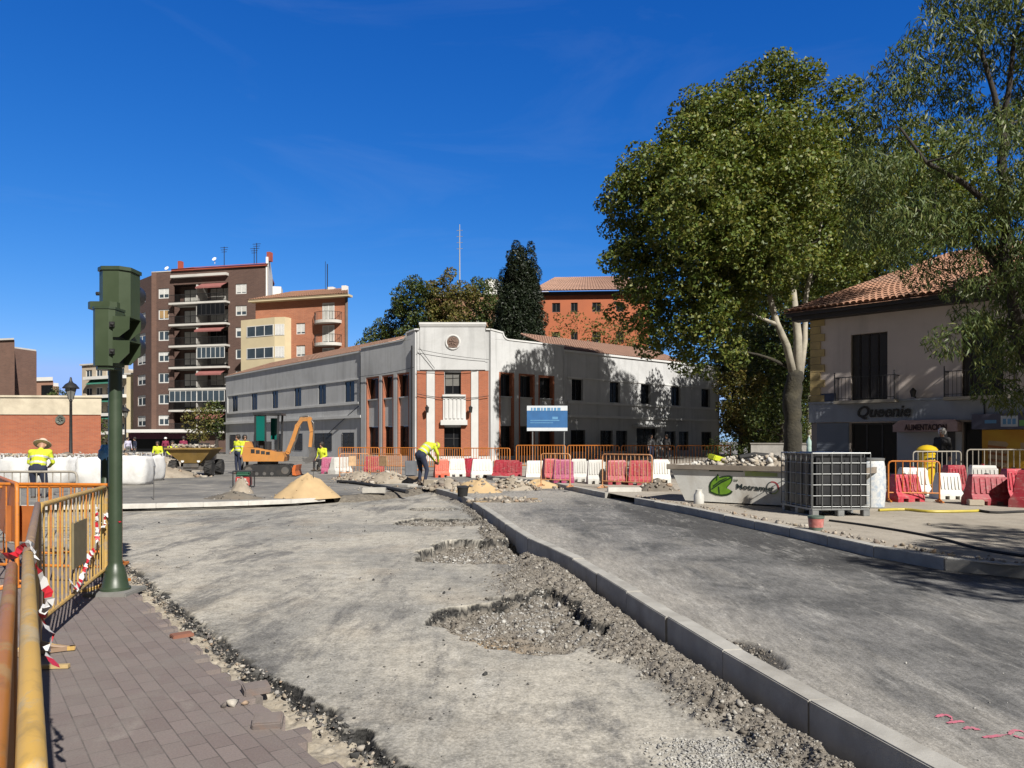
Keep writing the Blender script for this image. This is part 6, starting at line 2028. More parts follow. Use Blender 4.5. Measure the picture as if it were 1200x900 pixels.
def person(label, loc, rz, pose=None, mats=None, hat=None, hat_m=None, bands=False, group=None, voxel=.016, scale=1.0, stout=1.0, seat=False):
    J = {k: Vector(v) for k, v in BASEJ.items()}
    for k, v in (pose or {}).items(): J[k] = Vector(v)
    m = dict(top=HIVIS, sleeve=None, legs=NAVY, boots=BOOT, skin=SKIN, shin=None)
    m.update(mats or {})
    m['sleeve'] = m['sleeve'] or m['top']; m['shin'] = m['shin'] or m['legs']
    fwd = J['face'].normalized()
    up = (J['head'] - J['neck']).normalized(); side = fwd.cross(up).normalized(); fw2 = up.cross(side).normalized() * 1.0
    hd = J['head']
    bones = []
    def B(a, b, ra, rb, k): bones.append((Vector(a), Vector(b), ra, rb, k))
    st = stout
    px = (J['hpl'] - J['hpr']).normalized()
    B(J['pelvis'] - px * .07, J['pelvis'] + px * .07, .125 * st, .125 * st, 'legs')
    B(J['waist'] - px * .05, J['waist'] + px * .05, .125 * st, .125 * st, 'top')
    sx = (J['shl'] - J['shr']).normalized()
    B(J['chest'] - sx * .075, J['chest'] + sx * .075, .13 * st, .13 * st, 'top')
    B(J['waist'], J['chest'], .14 * st, .15 * st, 'top'); B(J['pelvis'], J['waist'], .14 * st, .135 * st, 'legs' if not seat else 'top')
    B(J['shl'], J['shr'], .075, .075, 'top'); B(J['chest'], J['neck'], .12, .062, 'top'); B(J['neck'], hd - up * .06, .055, .056, 'skin')
    B(hd - up * .035 + fw2 * .015, hd + up * .055, .076, .098, 'skin'); B(hd - up * .10 + fw2 * .045, hd - up * .06 + fw2 * .05, .04, .05, 'skin')
    B(hd + fw2 * .09 + up * .0, hd + fw2 * .108 - up * .028, .012, .018, 'skin')
    for s_ in (-1, 1):
        B(hd + side * s_ * .088 + up * .02 - fw2 * .01, hd + side * s_ * .092 - up * .03 - fw2 * .005, .018, .014, 'skin')
        B(hd + side * s_ * .034 + fw2 * .086 + up * .02, hd + side * s_ * .036 + fw2 * .088 + up * .02, .012, .012, 'eye')
    B(hd + side * .022 + fw2 * .088 - up * .062, hd - side * .022 + fw2 * .088 - up * .062, .010, .010, 'lip')
    for q in 'lr':
        B(J['sh' + q], J['el' + q], .062, .048, 'top'); B(J['el' + q], J['wr' + q], .047, .034, 'sleeve')
        w_ = J['wr' + q]; d = (w_ - J['el' + q]).normalized()
        sd_ = d.cross(fwd); sd_ = sd_.normalized() if sd_.length > .1 else d.orthogonal().normalized()
        nrm = d.cross(sd_).normalized()
        B(w_, w_ + d * .085, .030, .036, 'skin')
        for i, (o_, l_) in enumerate(((-.03, .07), (-.011, .085), (.010, .08), (.03, .06))):
            b0 = w_ + d * .09 + sd_ * o_; b1 = b0 + d * l_ * .55 + nrm * .012; b2 = b1 + d * l_ * .35 + nrm * .028
            B(b0, b1, .0105, .0095, 'skin'); B(b1, b2, .0095, .008, 'skin')
        B(w_ + d * .03 - sd_ * .03, w_ + d * .075 - sd_ * .065, .013, .011, 'skin'); B(w_ + d * .075 - sd_ * .065, w_ + d * .105 - sd_ * .062 + nrm * .012, .011, .009, 'skin')
        B(J['hp' + q], J['kn' + q], .094 * st, .064, 'legs'); B(J['kn' + q], J['an' + q], .064, .047, 'shin')
        an = J['an' + q]; kd = (J['kn' + q] - an).normalized()
        ff = Vector((fwd.x, fwd.y, 0)); ff = ff.normalized() if ff.length > .1 else Vector((0, -1, 0))
        B(an + Vector((0, 0, -.035)) - ff * .04, an + ff * .15 + Vector((0, 0, -.05)), .05, .038, 'boots'); B(an, an + Vector((0, 0, .06)), .052, .055, 'boots')
    mb = MB()
    for a, b, ra, rb, k in bones: capsule(mb, a, b, ra, rb, 10)
    me = bpy.data.meshes.new('raw'); me.from_pydata(mb.v, [], mb.f)
    o = bpy.data.objects.new('person', me); COL.objects.link(o)
    md = o.modifiers.new('r', 'REMESH'); md.mode = 'VOXEL'; md.voxel_size = voxel; md.use_smooth_shade = True
    sm = o.modifiers.new('s', 'SMOOTH'); sm.factor = .45; sm.iterations = 2
    dg = bpy.context.evaluated_depsgraph_get()
    me2 = bpy.data.meshes.new_from_object(o.evaluated_get(dg))
    o.modifiers.clear(); o.data = me2; bpy.data.meshes.remove(me)
    keys = ['skin', 'top', 'sleeve', 'legs', 'shin', 'boots', 'eye', 'lip', 'band']
    mm = dict(m, eye=SKIN_E, lip=plain('lips', (.33, .12, .1), .5, .1, 9, 0), band=BANDR)
    me2.materials.clear()
    for k in keys: me2.materials.append(mm[k])
    nf = len(me2.polygons); C = np.empty(nf * 3); me2.polygons.foreach_get('center', C); C = C.reshape(-1, 3)
    best = np.full(nf, 1e9); idx = np.zeros(nf, int); tt = np.zeros(nf)
    for a, b, ra, rb, k in bones:
        a = np.array(a); b = np.array(b); d = b - a; L2 = max(d @ d, 1e-9)
        t_ = np.clip(((C - a) @ d) / L2, 0, 1)
        ds = np.linalg.norm(C - (a + t_[:, None] * d), axis=1) - (ra + (rb - ra) * t_)
        if k in ('eye', 'lip'): ds = ds - .004
        mk = ds < best
        best = np.where(mk, ds, best); idx = np.where(mk, keys.index(k), idx)
    if bands:
        ax = np.array(J['neck'] - J['pelvis']); pv_ = np.array(J['pelvis']); hh = ((C - pv_) @ ax) / (ax @ ax)
        bm_ = (idx == 1) & (((hh > .22) & (hh < .31)) | ((hh > .52) & (hh < .60)))
        idx[bm_] = 8
    me2.polygons.foreach_set('material_index', idx.astype(np.int32)); me2.polygons.foreach_set('use_smooth', np.ones(nf, bool)); me2.update()
    o.location = loc; o.rotation_euler = (0, 0, rz); o.scale = (scale,) * 3
    tag(o, label, 'person', group)
    T = Matrix((tuple(side) + (0,), tuple(-fw2) + (0,), tuple(up) + (0,), (0, 0, 0, 1))).transposed()
    T.translation = hd
    hb = MB()
    if hat == 'helmet':
        hb.lathe([(.150, .045), (.152, .055), (.125, .065), (.122, .10), (.105, .15), (.06, .178), (.001, .185)], M=T, n=18); hb.build('hard_hat', hat_m or WHITEH, o, smooth=True)
    elif hat == 'brim':
        hb.lathe([(.20, .03), (.205, .04), (.14, .065), (.115, .075), (.112, .12), (.085, .165), (.001, .172)], M=T, n=20); hb.build('sun_hat', hat_m or STRAW, o, smooth=True)
    elif hat == 'cap':
        hb.lathe([(.112, .03), (.114, .06), (.10, .12), (.06, .155), (.001, .162)], M=T, n=18); hb.box(None, (.15, .12, .012), M=T @ Matrix.Translation((0, -.14, .05))); hb.build('cap', hat_m or NAVY, o, smooth=True)
    else:
        hb.lathe([(.090, -.055), (.108, -.02), (.113, .04), (.105, .10), (.06, .150), (.001, .158)], M=T @ Matrix.Translation((0, .018, .0)), n=18); hb.build('hair', hat_m or HAIRM, o, smooth=True)
    return o


# worker at the left, back to us, in a straw hat
lean = dict(pelvis=(0, .03, .86), waist=(0, .0, 1.0), chest=(0, -.09, 1.19), neck=(0, -.17, 1.34), head=(0, -.25, 1.45), shl=(.2, -.13, 1.28), ell=(.27, -.18, 1.02), wrl=(.17, -.36, .92), shr=(-.2, -.13, 1.28), elr=(-.27, -.18, 1.02), wrr=(-.15, -.38, .94),
            hpl=(.10, .03, .83), hpr=(-.10, .03, .83), knl=(.13, -.06, .45), knr=(-.14, -.05, .45), face=(0, -1, -.35))
gx = P(45, 517, 19.0)[0]
person('worker in yellow hi-vis jacket and straw sun hat beside the white sacks', (gx, 19.0, .0), PI + .25, lean, dict(legs=NAVY, shin=GREYC), 'brim', STRAW, bands=True, stout=1.12, voxel=.014, scale=1.03)
# bending worker in front of the entrance
bend = dict(pelvis=(0, .10, .92), waist=(0, .02, 1.02), chest=(0, -.17, 1.17), neck=(0, -.32, 1.25), head=(0, -.44, 1.22), shl=(.18, -.27, 1.22), ell=(.23, -.36, .96), wrl=(.10, -.50, .74), shr=(-.18, -.27, 1.22), elr=(-.22, -.38, .96), wrr=(-.06, -.52, .72),
            hpl=(.10, .10, .88), hpr=(-.10, .10, .88), knl=(.14, .0, .48), knr=(-.14, -.04, .48), anl=(.15, .04, .09), anr=(-.15, .06, .09), face=(0, -.6, -.8))
g = G(496, 569, .15)
person('worker in navy trousers and yellow vest bending over beside the entrance', g, PI / 2 + .75, bend, dict(top=HIVIS, legs=NAVY, shin=NAVY), 'cap', HIVIS, bands=True, stout=1.1, voxel=.014, scale=1.08)
g = G(264, 558, .15)
stand1 = dict(wrl=(.16, -.22, 1.05), ell=(.27, -.02, 1.13), wrr=(-.14, -.24, 1.04), elr=(-.27, -.02, 1.13))
person('worker in yellow hi-vis jacket and grey trousers, left of the pair by the excavator', (g[0], 33.0, .15), .6, stand1, dict(legs=GREYC), None, bands=True, scale=.98)
g = G(279, 558, .15)
person('worker in yellow hi-vis jacket and navy trousers, right of the pair by the excavator', (P(279, 517, 32.6)[0], 32.6, .15), -.5, dict(wrr=(-.2, -.2, 1.0), elr=(-.27, .02, 1.13)), dict(legs=NAVY), None, bands=True, scale=.99)
sitp = dict(pelvis=(0, .05, .50), waist=(0, .03, .63), chest=(0, -.02, .86), neck=(0, -.05, 1.03), head=(0, -.07, 1.17), shl=(.18, -.03, .97), ell=(.25, -.05, .70), wrl=(.15, -.30, .58), shr=(-.18, -.03, .97), elr=(-.25, -.05, .70), wrr=(-.15, -.30, .58),
            hpl=(.10, .04, .46), hpr=(-.10, .04, .46), knl=(.14, -.40, .50), knr=(-.14, -.40, .50), anl=(.14, -.42, .09), anr=(-.14, -.42, .09))
def seatblock(x, y, lb):
    o = MB(); o.box((0, 0, .2), (.55, .4, .39), ch=.03); q = o.build('concrete_block', CONC); q.location = (x, y, .15); tag(q, lb, 'block')
x = P(185, 517, 45)[0]; person('worker sitting in hi-vis yellow vest and red trim, left of the seated pair', (x, 45, .15), .2, sitp, dict(legs=DARKC), None, hat_m=HAIRM, scale=1.1); seatblock(x, 45.1, 'concrete block under the left seated worker')
x = P(202, 517, 44)[0]; person('worker sitting in hi-vis yellow jacket, right of the pair near the dumper', (x, 44, .15), .5, sitp, dict(legs=DARKC), None, scale=1.12); seatblock(x + .05, 44.1, 'concrete block under the right seated worker')
x = P(215, 517, 47)[0]; person('passer-by in maroon coat and pink trousers behind the dumper', (x, 47, .15), PI, dict(), dict(top=PURPC, legs=PINKC, skin=SKIN), None, scale=1.0)
x = P(194, 517, 60)[0]; person('passer-by in maroon coat standing between the seated workers', (x, 60, .15), .3, dict(), dict(top=PURPC, legs=DARKC), 'cap', WHITEH)
x = P(158, 517, 58)[0]; person('passer-by in dark blue jacket near the shop canopy', (x, 58, .15), -.8, dict(), dict(top=NAVY, legs=GREYC), None)
x = P(150, 517, 60)[0]; person('passer-by in pale lilac shirt near the lamp by the shop', (x, 60, .15), .8, dict(), dict(top=plain('lilac_cloth', (.50, .48, .62), .9, .1, 5, .1), legs=GREYC), None)
x = P(378, 517, 36)[0]; person('worker in yellow hi-vis crouching behind the excavator arm', (x, 36, .15), -.4, sitp, dict(legs=DARKC), None, scale=1.08); seatblock(x, 36.1, 'low block under the crouching worker by the excavator')
x = P(1104, 517, 22.5)[0]; person('white haired pedestrian in dark clothes beyond the yellow mailbox', (x, 22.5, .288), -1.0, dict(), dict(top=DARKC, legs=DARKC), None, hat_m=plain('white_hair', (.6, .58, .56), .8, .1, 9, .2), scale=.97)
x = P(763, 517, 48)[0]; person('pedestrian in dark jacket in the shade by the white building, left of two', (x, 48, .288), .5, dict(), dict(top=GREYC, legs=NAVY), None)
x = P(781, 517, 49)[0]; person('pedestrian in black clothes in the shade, right of two by the white building', (x, 49, .288), -.7, dict(), dict(top=DARKC, legs=DARKC), None)

# ================================================================== street lamp, big bags, rubble on the left
lp = thing('street_lamp', 'classic black lantern street lamp before the low red brick building', 'street lamp', (P(83, 517, 34)[0], 34, .15))
mb = MB(); mb.lathe([(.24, 0), (.24, .1), (.17, .16), (.15, .6), (.11, .68), (.075, .8), (.055, 3.25), (.08, 3.3), (.05, 3.36)], n=14); mb.build('post', IRON, lp, smooth=True)
mb = MB(); mb.lathe([(.10, 3.36), (.24, 3.85), (.26, 3.87)], n=6); mb.build('lantern_glass', plain('milky_lamp_glass', (.22, .22, .2), .3, .2, 3, 0), lp)
mb = MB()
for k in range(6):
    a = k * PI / 3; mb.tube([(.105 * math.cos(a), .105 * math.sin(a), 3.36), (.25 * math.cos(a), .25 * math.sin(a), 3.87)], .014, 5)
mb.lathe([(.34, 3.86), (.35, 3.89), (.22, 4.06), (.10, 4.14), (.06, 4.22), (.04, 4.36), (.001, 4.4)], n=12); mb.build('lantern_cap', IRON, lp, smooth=True)
lp2 = dup(lp, (P(147, 517, 60)[0], 60, .15), 0, 'lamp post by the shop seen right of the traffic light pole')


def big_bag(label, px, Y, w=.95, h=.9, z=.15, seed=1, full=1.0, group='white builders sacks on the left'):
    rs = np.random.RandomState(seed)
    t = thing('builders_sack', label, 'sack', (P(px, 517, Y)[0], Y, z), rs.uniform(-.3, .3), group)
    mb = MB(); n = 28; rings = []
    for i in range(9):
        f = i / 8; bul = 1 + .12 * math.sin(PI * f) * full
        ring = []
        for k in range(n):
            a = 2 * PI * k / n
            c, s_ = math.cos(a), math.sin(a); q = (abs(c) ** 5 + abs(s_) ** 5) ** (-1 / 5)
            r_ = w / 2 * q * bul * (.96 if i == 0 else 1) + rs.normal() * .012
            ring.append((r_ * c, r_ * s_, h * f + (rs.normal() * .03 if i == 8 else 0)))
        rings.append(ring)
    mb.loft(rings); mb.build('sack', BAGW, t, smooth='all')
    for sx_ in (-1, 1):
        for sy_ in (-1, 1):
            mb = MB(); x, y = sx_ * w * .42, sy_ * w * .42
            mb.tube([(x, y, h * .9), (x * .95, y * .95, h + .12), (x * .6, y * 1.0, h + .1), (x * .55, y, h * .92)], .022, 5, flat=.4); mb.build('strap', BAGW, t)
    pts = [(rs.uniform(-.35, .35) * w, rs.uniform(-.35, .35) * w, h + .02 + rs.uniform(0, .08)) for _ in range(26)]
    o = rocks_mesh('rubble', pts, [rs.uniform(.05, .12) for _ in pts], RUBBLE, seed, kind='stuff'); o.parent = t
    return t


bags = [(4, 26.5, 'white builders sack cut by the left frame edge'), (24, 24.5, 'white builders sack left of the straw hatted worker'), (70, 25, 'white builders sack right of the straw hatted worker'),
        (93, 26.2, 'white builders sack directly below the black street lamp'), (112, 24.6, 'white builders sack just left of the short green post'), (137, 27, 'white builders sack half hidden behind the traffic light pole')]
for i, (px, Y, lb) in enumerate(bags): big_bag(lb, px, Y, seed=20 + i)
big_bag('white builders sack right of the traffic light pole, nearest the dumper', 157, 24.8, 1.0, .95, seed=30)
big_bag('white builders sack partly behind the one nearest the dumper', 172, 27.4, .95, .9, seed=31)


def mound(name, label, c, rx, ry, h, mat, seed=1, rz=0, rough=.18, stones=0, sm_=None, cat='pile', ssize=(.03, .1), peak=1.0, kind=None):
    rs = np.random.RandomState(seed)
    nr, na = 16, 44
    V = []; Fs = []
    for i in range(nr + 1):
        f = i / nr
        for k in range(na):
            a = 2 * PI * k / na
            ed = 1 + .22 * (fbm(np.array([math.cos(a) * 1.6 + seed]), np.array([math.sin(a) * 1.6]), seed, 3)[0] - .5) * 2
            x, y = rx * f * ed * math.cos(a), ry * f * ed * math.sin(a)
            z = h * (1 - f ** peak) ** 1.0 if peak != 1 else h * (1 - f)
            z = z * (1 + rough * 2 * (fbm(np.array([x * 2.2 / max(rx, .3) + seed]), np.array([y * 2.2 / max(ry, .3)]), seed + 3, 4)[0] - .5)) + (1 - f) * rough * h * .5 * (fbm(np.array([x * 9]), np.array([y * 9]), seed + 5, 3)[0] - .5)
            if f < .12: z = min(z, h * .96)
            V.append((x, y, max(z, 0) - (.02 if i == nr else 0)))
    for i in range(nr):
        for k in range(na):
            k2 = (k + 1) % na; Fs.append((i * na + k, i * na + k2, (i + 1) * na + k2, (i + 1) * na + k))
    o = mesh_np(name, np.array(V), np.array(Fs), mat, smooth=True)
    o.location = c; o.rotation_euler = (0, 0, rz)
    tag(o, label, cat, kind=kind)
    if stones:
        pts = []; sz = []
        for _ in range(stones):
            f = math.sqrt(rs.rand()) * 1.05; a = rs.rand() * 2 * PI
            pts.append((rx * f * math.cos(a), ry * f * math.sin(a), max(h * (1 - min(f, 1)), 0) + .01)); sz.append(rs.uniform(ssize[0], ssize[1]) * (.5 + rs.rand() * .7))
        q = rocks_mesh('rubble', pts, sz, sm_ or RUBBLE, seed, kind='stuff'); q.parent = o
    return o


mound('rubble_pile', 'long heap of pale rubble behind the white sacks below the brick wall', (-17.5, 30, .15), 5.2, 1.2, 1.05, RUBM, 3, 0, .4, 160, cat='rubble', ssize=(.08, .25), peak=1.6)
mound('rubble_pile', 'grey rubble heap in the gap right of the white sacks', (P(188, 517, 36)[0], 36, .15), 2.2, 1.2, .8, RUBM, 5, 0, .4, 60, cat='rubble', ssize=(.06, .2))
g = G(351, 584.5, .15); mound('sand_pile', 'clean yellow sand pile behind the pale kerb line', (g[0], g[1] + .75, .15), .88, .8, .66, SANDM, 7, rough=.2, stones=26, sm_=stone_mat('sand_lumps', [(.50, .36, .20), (.42, .31, .18), (.55, .42, .26)]), ssize=(.02, .06))
g = G(268, 585.5, .15); mound('soil_pile', 'low spread of dark soil left of the yellow sand', (g[0], g[1] + .35, .15), .75, .36, .2, DIRTM, 9, rough=.3, stones=40, sm_=CRUMB, ssize=(.02, .05))
g = G(277, 582, .15); mound('soil_pile', 'narrow greyish spoil heap against the small compactor', (g[0] - .30, g[1] + 1.2, .15), .32, .3, .5, RUBM, 11, rough=.3, stones=20)
g = G(194, 557, .15); mound('rubble_pile', 'grey green rubble heap beside the dumper left wheel', (g[0], 31.5, .15), .5, .5, .62, RUBM, 12, rough=.4, stones=40)
for (px, py, rx, ry, h, lb, m_, nst, sd_) in [(560, 577, .75, .5, .42, 'sandy rubble heap above the black bucket on the kerb', SANDM, 60, 13), (600, 574, .85, .5, .42, 'mixed broken stone heap in front of the deep red barrier', RUBM, 130, 14), (632, 572, .75, .4, .30, 'orange tinted sand heap in front of the white barrier', SANDM, 20, 15),
                                     (525, 572, .8, .5, .34, 'rubble heap right of the bending worker', RUBM, 70, 16), (455, 566, 1.2, .6, .42, 'broken slabs and rubble heap left of the bending worker', RUBM, 110, 17), (590, 588, .9, .35, .12, 'flat spread of broken asphalt beside the kerb end', DIRTM, 90, 18),
                                     (420, 562, 1.1, .5, .32, 'grey rubble strip left along the barrier row', RUBM, 70, 19), (770, 581, .8, .5, .5, 'dark soil and weeds heap against the skip end', DIRTM, 60, 22)]:
    g = G(px, py, .15); mound('rubble_pile', lb, g, rx, ry, h, m_, sd_, rough=.4, stones=nst, cat='rubble', ssize=(.05, .17))
N = 700
xs = NR.uniform(-6.5, 3.2, N); ys = NR.uniform(21.2, 28.0, N)
sel = (fbm(xs * .7, ys * .7, 401, 3) > .47) & (ys > 21.2 + np.abs(xs + 1.2) * .15)
rocks_mesh('debris', [(a, b, .17) for a, b in zip(xs[sel], ys[sel])], np.clip(NR.lognormal(math.log(.035), .6, sel.sum()), .01, .14), RUBBLE, 33, label='broken stone and brick bits strewn before the barrier row', cat='debris')
N = 420
xs = NR.uniform(2.8, 11, N); ys = NR.uniform(8.2, 17, N)
inside = (xs > np.interp(ys, ykr, xkr) + .25) & (xs < np.interp(ys, ykr, xkr) + .25 + NR.rand(N) ** 2 * 4)
rocks_mesh('debris', [(a, b, .295) for a, b in zip(xs[inside], ys[inside])], np.clip(NR.lognormal(math.log(.016), .6, inside.sum()), .006, .06), RUBBLE, 35, label='mortar crumbs and stone bits along the right pavement edge', cat='debris')
# mortar bedding and chunks tight behind the right kerb
xs = []; ys = []
for q in resample(KR[3:], .03):
    if NR.rand() < .75: xs.append(q.x + .2 + NR.rand() * .22); ys.append(q.y + .06 + NR.rand() * .06)
rocks_mesh('debris', [(a, b, .30) for a, b in zip(xs, ys)], np.clip(NR.lognormal(math.log(.026), .55, len(xs)), .008, .075), RUBBLE, 36, label='line of brown mortar rubble behind the right kerb stones', cat='debris')

# ================================================================== excavator
ex = thing('excavator', 'orange mini excavator with teal cab glass, arm raised and bent', 'excavator', (P(314, 517, 31)[0], 31.0, .15), .12)
def track(y):
    mb = MB(); pts = []
    for a in [PI / 2 + i * PI / 10 for i in range(11)]: pts.append((-.62 + .23 * math.cos(a), .25 + .23 * math.sin(a)))
    for a in [-PI / 2 + i * PI / 10 for i in range(11)]: pts.append((.82 + .23 * math.cos(a), .25 + .23 * math.sin(a)))
    mb.prism(pts, y - .16, y + .16, 'y')
    n = len(pts)
    for i in range(n):        # grousers
        p = Vector(pts[i]); q = Vector(pts[(i + 1) % n]); k = max(1, int((q - p).length / .085))
        for j in range(k):
            c = p.lerp(q, (j + .5) / k); d = (q - p).normalized()
            mb.box(None, (.04, .33, .03), M=Matrix.Translation((c.x, y, c.y)) @ Matrix.Rotation(-math.atan2(d.y, d.x), 4, 'Y'))
    o = mb.build('track', BLACKR, ex)
    mb = MB()
    for xx_ in (-.62, -.3, 0, .3, .82):
        r_ = .15 if xx_ in (-.62, .82) else .07
        mb.lathe([(r_, -.17), (r_, .17)], M=Matrix.Translation((xx_, y, .25 if r_ > .1 else .12)) @ Matrix.Rotation(PI / 2, 4, 'X'), n=14)
    mb.build('wheel', STEEL, o)
track(-.55); track(.55)
mb = MB(); mb.bx(-.6, .8, -.4, .4, .22, .48); mb.lathe([(.42, .48), (.42, .60)], n=20); mb.build('undercarriage', STEEL, ex)
mb = MB()
pr = [(-.85, .62), (.75, .62), (.78, .80), (.70, .98), (.15, 1.08), (-.35, 1.18), (-.86, 1.20), (-.9, .85)]
mb.prism(pr, -.62, .58, 'y'); mb.build('body', MACH_O, ex)
mb = MB()
mb.prism([(-.84, 1.201), (-.80, 1.42), (-.62, 1.44), (-.50, 1.28), (-.45, 1.195)], -.58, .55, 'y'); mb.build('engine_cover', MACH_O, ex)
mb = MB()
for i in range(4): mb.bx(-.55 + i * .2, -.40 + i * .2, -.632, -.621, .96 - i * .02, 1.12 - i * .035)
mb.build('vent', BLACKP, ex)
x0, x1, y0, y1, z0, z1 = -.42, .52, -.60, .34, 1.02, 2.52
mb = MB()
for x in (x0 + .03, x1 - .03):
    for y in (y0 + .03, y1 - .03): mb.beam((x, y, z0), (x + (.04 if x > 0 else 0), y, z1), .075, .075, up=(1, 0, 0))
mb.beam((.02, y0 + .03, z0), (.02, y0 + .03, z1), .06, .06, up=(1, 0, 0))
mb.bx(x0 - .06, x1 + .14, y0 - .04, y1 + .04, z1, z1 + .09); mb.bx(x0, x1, y0, y1, z0 - .04, z0 + .02)
cb = mb.build('cab', BLACKP, ex)
mb = MB(); mb.bx(x0 + .07, -.01, y0 + .02, y0 + .03, z0 + .45, z1 - .02); mb.bx(x0 + .02, x0 + .03, y0 + .07, y1 - .07, z0 + .5, z1 - .02); mb.bx(.05, x1 - .18, y1 - .03, y1 - .02, z0 + .5, z1 - .1); mb.build('window_pane', TEAL, cb)
mb = MB(); mb.bx(x0 + .16, x0 + .55, -.35, .1, z0 + .08, z0 + .42); mb.bx(x0 + .14, x0 + .26, -.35, .1, z0 + .4, z0 + .95); mb.build('operator_seat', DARKC, ex)
mb = MB()      # boom, bent, with side plates
bp = [(.82, 1.0), (1.02, 1.5), (1.20, 2.08), (1.38, 2.36), (1.70, 2.38)]
for a, b, w_ in zip(bp, bp[1:], (.22, .20, .20, .17)): mb.beam((a[0], 0, a[1]), (b[0], 0, b[1]), .16, w_, up=(0, 1, 0))
for a in bp: mb.lathe([(.10, -.09), (.10, .09)], M=Matrix.Translation((a[0], 0, a[1])) @ Matrix.Rotation(PI / 2, 4, 'X'), n=12)
mb.build('boom', MACH_O, ex)
mb = MB(); mb.beam((1.66, 0, 2.46), (1.78, 0, 1.85), .14, .20, up=(0, 1, 0)); mb.beam((1.78, 0, 1.85), (1.72, 0, 1.18), .13, .15, up=(0, 1, 0)); mb.lathe([(.08, -.1), (.08, .1)], M=Matrix.Translation((1.72, 0, 1.18)) @ Matrix.Rotation(PI / 2, 4, 'X'), n=12); mb.build('arm', MACH_O, ex)
mb = MB(); mb.tube([(.95, 0, 1.05), (1.18, 0, 1.65)], .06, 8); mb.tube([(1.18, 0, 1.65), (1.30, 0, 2.0)], .03, 8); mb.tube([(1.30, 0, 2.0), (1.32, 0, 2.46), (1.62, 0, 2.52)], .045, 8); mb.tube([(1.62, 0, 2.52), (1.86, 0, 2.2), (1.86, 0, 1.5), (1.8, 0, 1.2)], .035, 8)
mb.build('hydraulic_cylinder', STEEL, ex)
mb = MB(); mb.prism([(1.64, 1.22), (1.90, 1.18), (1.98, .85), (1.84, .58), (1.58, .52), (1.42, .66), (1.52, .72), (1.70, .80), (1.72, 1.0)], -.22, .22, 'y')
for i in range(4): mb.beam((1.52, -.18 + i * .12, .66), (1.40, -.18 + i * .12, .74), .04, .03)
mb.build('bucket', STEEL, ex)
mb = MB(); mb.prism([(1.12, .06), (1.28, .04), (1.22, .22), (1.26, .46), (1.16, .46), (1.10, .25)], -.75, .75, 'y'); mb.beam((.6, -.35, .3), (1.14, -.35, .25), .08, .1); mb.beam((.6, .35, .3), (1.14, .35, .25), .08, .1); mb.build('dozer_blade', plain('bright_orange_steel', (.62, .14, .02), .5, .15, 3, .1, dirt=(.3, .15, .08), dirt_amt=.5), ex)

# ================================================================== dumper
du = thing('site_dumper', 'site dumper with rusty ochre skip full of rubble facing us', 'dumper', (P(228, 517, 31)[0], 31, .15), .12); du.scale = (.88,) * 3
mb = MB()
def rectring(x, y0, y1, z): return [(-x, y0, z), (x, y0, z), (x, y1, z), (-x, y1, z)]
mb.loft([rectring(.42, -.55, .55, .62), rectring(.88, -.85, .8, 1.10), rectring(1.02, -1.0, .9, 1.30)], caps=False)
mb.loft([rectring(.97, -.95, .86, 1.30), rectring(.84, -.8, .75, 1.10), rectring(.38, -.5, .5, .66)], caps=False)
mb.add(rectring(.42, -.55, .55, .62), [(0, 1, 2, 3)]); mb.add(rectring(.40, -.52, .52, .68), [(0, 1, 2, 3)])
mb.bx(-1.05, 1.05, -1.04, -.98, 1.27, 1.34); mb.bx(-1.05, 1.05, .88, .94, 1.27, 1.34); mb.bx(-1.06, -1.0, -.98, .88, 1.27, 1.34); mb.bx(1.0, 1.06, -.98, .88, 1.27, 1.34)
mb.build('skip', MACH_Y, du)
rs = np.random.RandomState(9); pts = [(rs.uniform(-.9, .9), rs.uniform(-.85, .75), 1.24 + .2 * rs.rand() * 1.2) for _ in range(170)]
o = rocks_mesh('rubble', pts, [rs.uniform(.06, .17) for _ in pts], RUBBLE, 8, kind='stuff'); o.parent = du
for i, (x, y) in enumerate(((-.80, -.45), (.80, -.45), (-.78, 1.35), (.78, 1.35))):
    M = Matrix.Translation((x, y, .37)) @ Matrix.Rotation(PI / 2, 4, 'Y')
    wh = MB(); wh.lathe([(.20, -.15), (.33, -.17), (.37, -.12), (.37, .12), (.33, .17), (.20, .15)], M=M, n=24)
    for k in range(18):
        a = 2 * PI * k / 18
        wh.box(None, (.05, .32, .05), M=Matrix.Translation((x, y, .37)) @ Matrix.Rotation(a, 4, 'X') @ Matrix.Translation((0, 0, .375)) @ Matrix.Rotation(.4 if k % 2 else -.4, 4, 'Z') @ Matrix.Rotation(PI / 2, 4, 'Z'))
    w_ = wh.build('wheel', BLACKR, du); rm = MB(); rm.lathe([(.001, -.09), (.10, -.10), (.19, -.05), (.205, .05), (.10, .10), (.001, .09)], M=M, n=16); rm.build('rim', plain('cream_rim', (.5, .46, .38), .6, .15, 3, .1, dirt=(.3, .25, .2), dirt_amt=.6), w_, smooth=True)
mb = MB(); mb.bx(-.62, .62, -.52, -.38, .28, .46); mb.bx(-.4, .4, -.4, 1.8, .38, .62); mb.bx(-.5, .5, .95, 1.9, .62, 1.15); mb.bx(-.34, .34, -.58, -.44, .42, .6); mb.build('chassis', STEEL, du)
mb = MB(); mb.tube([(-.5, 1.0, 1.1), (-.5, 1.05, 2.3), (.5, 1.05, 2.3), (.5, 1.0, 1.1)], .035, 8); mb.build('roll_bar', MACH_Y, du) if False else None
mb = MB(); mb.bx(-.25, .25, 1.15, 1.6, 1.15, 1.27); mb.bx(-.25, .25, 1.5, 1.6, 1.27, 1.55); mb.build('driver_seat', DARKC, du)
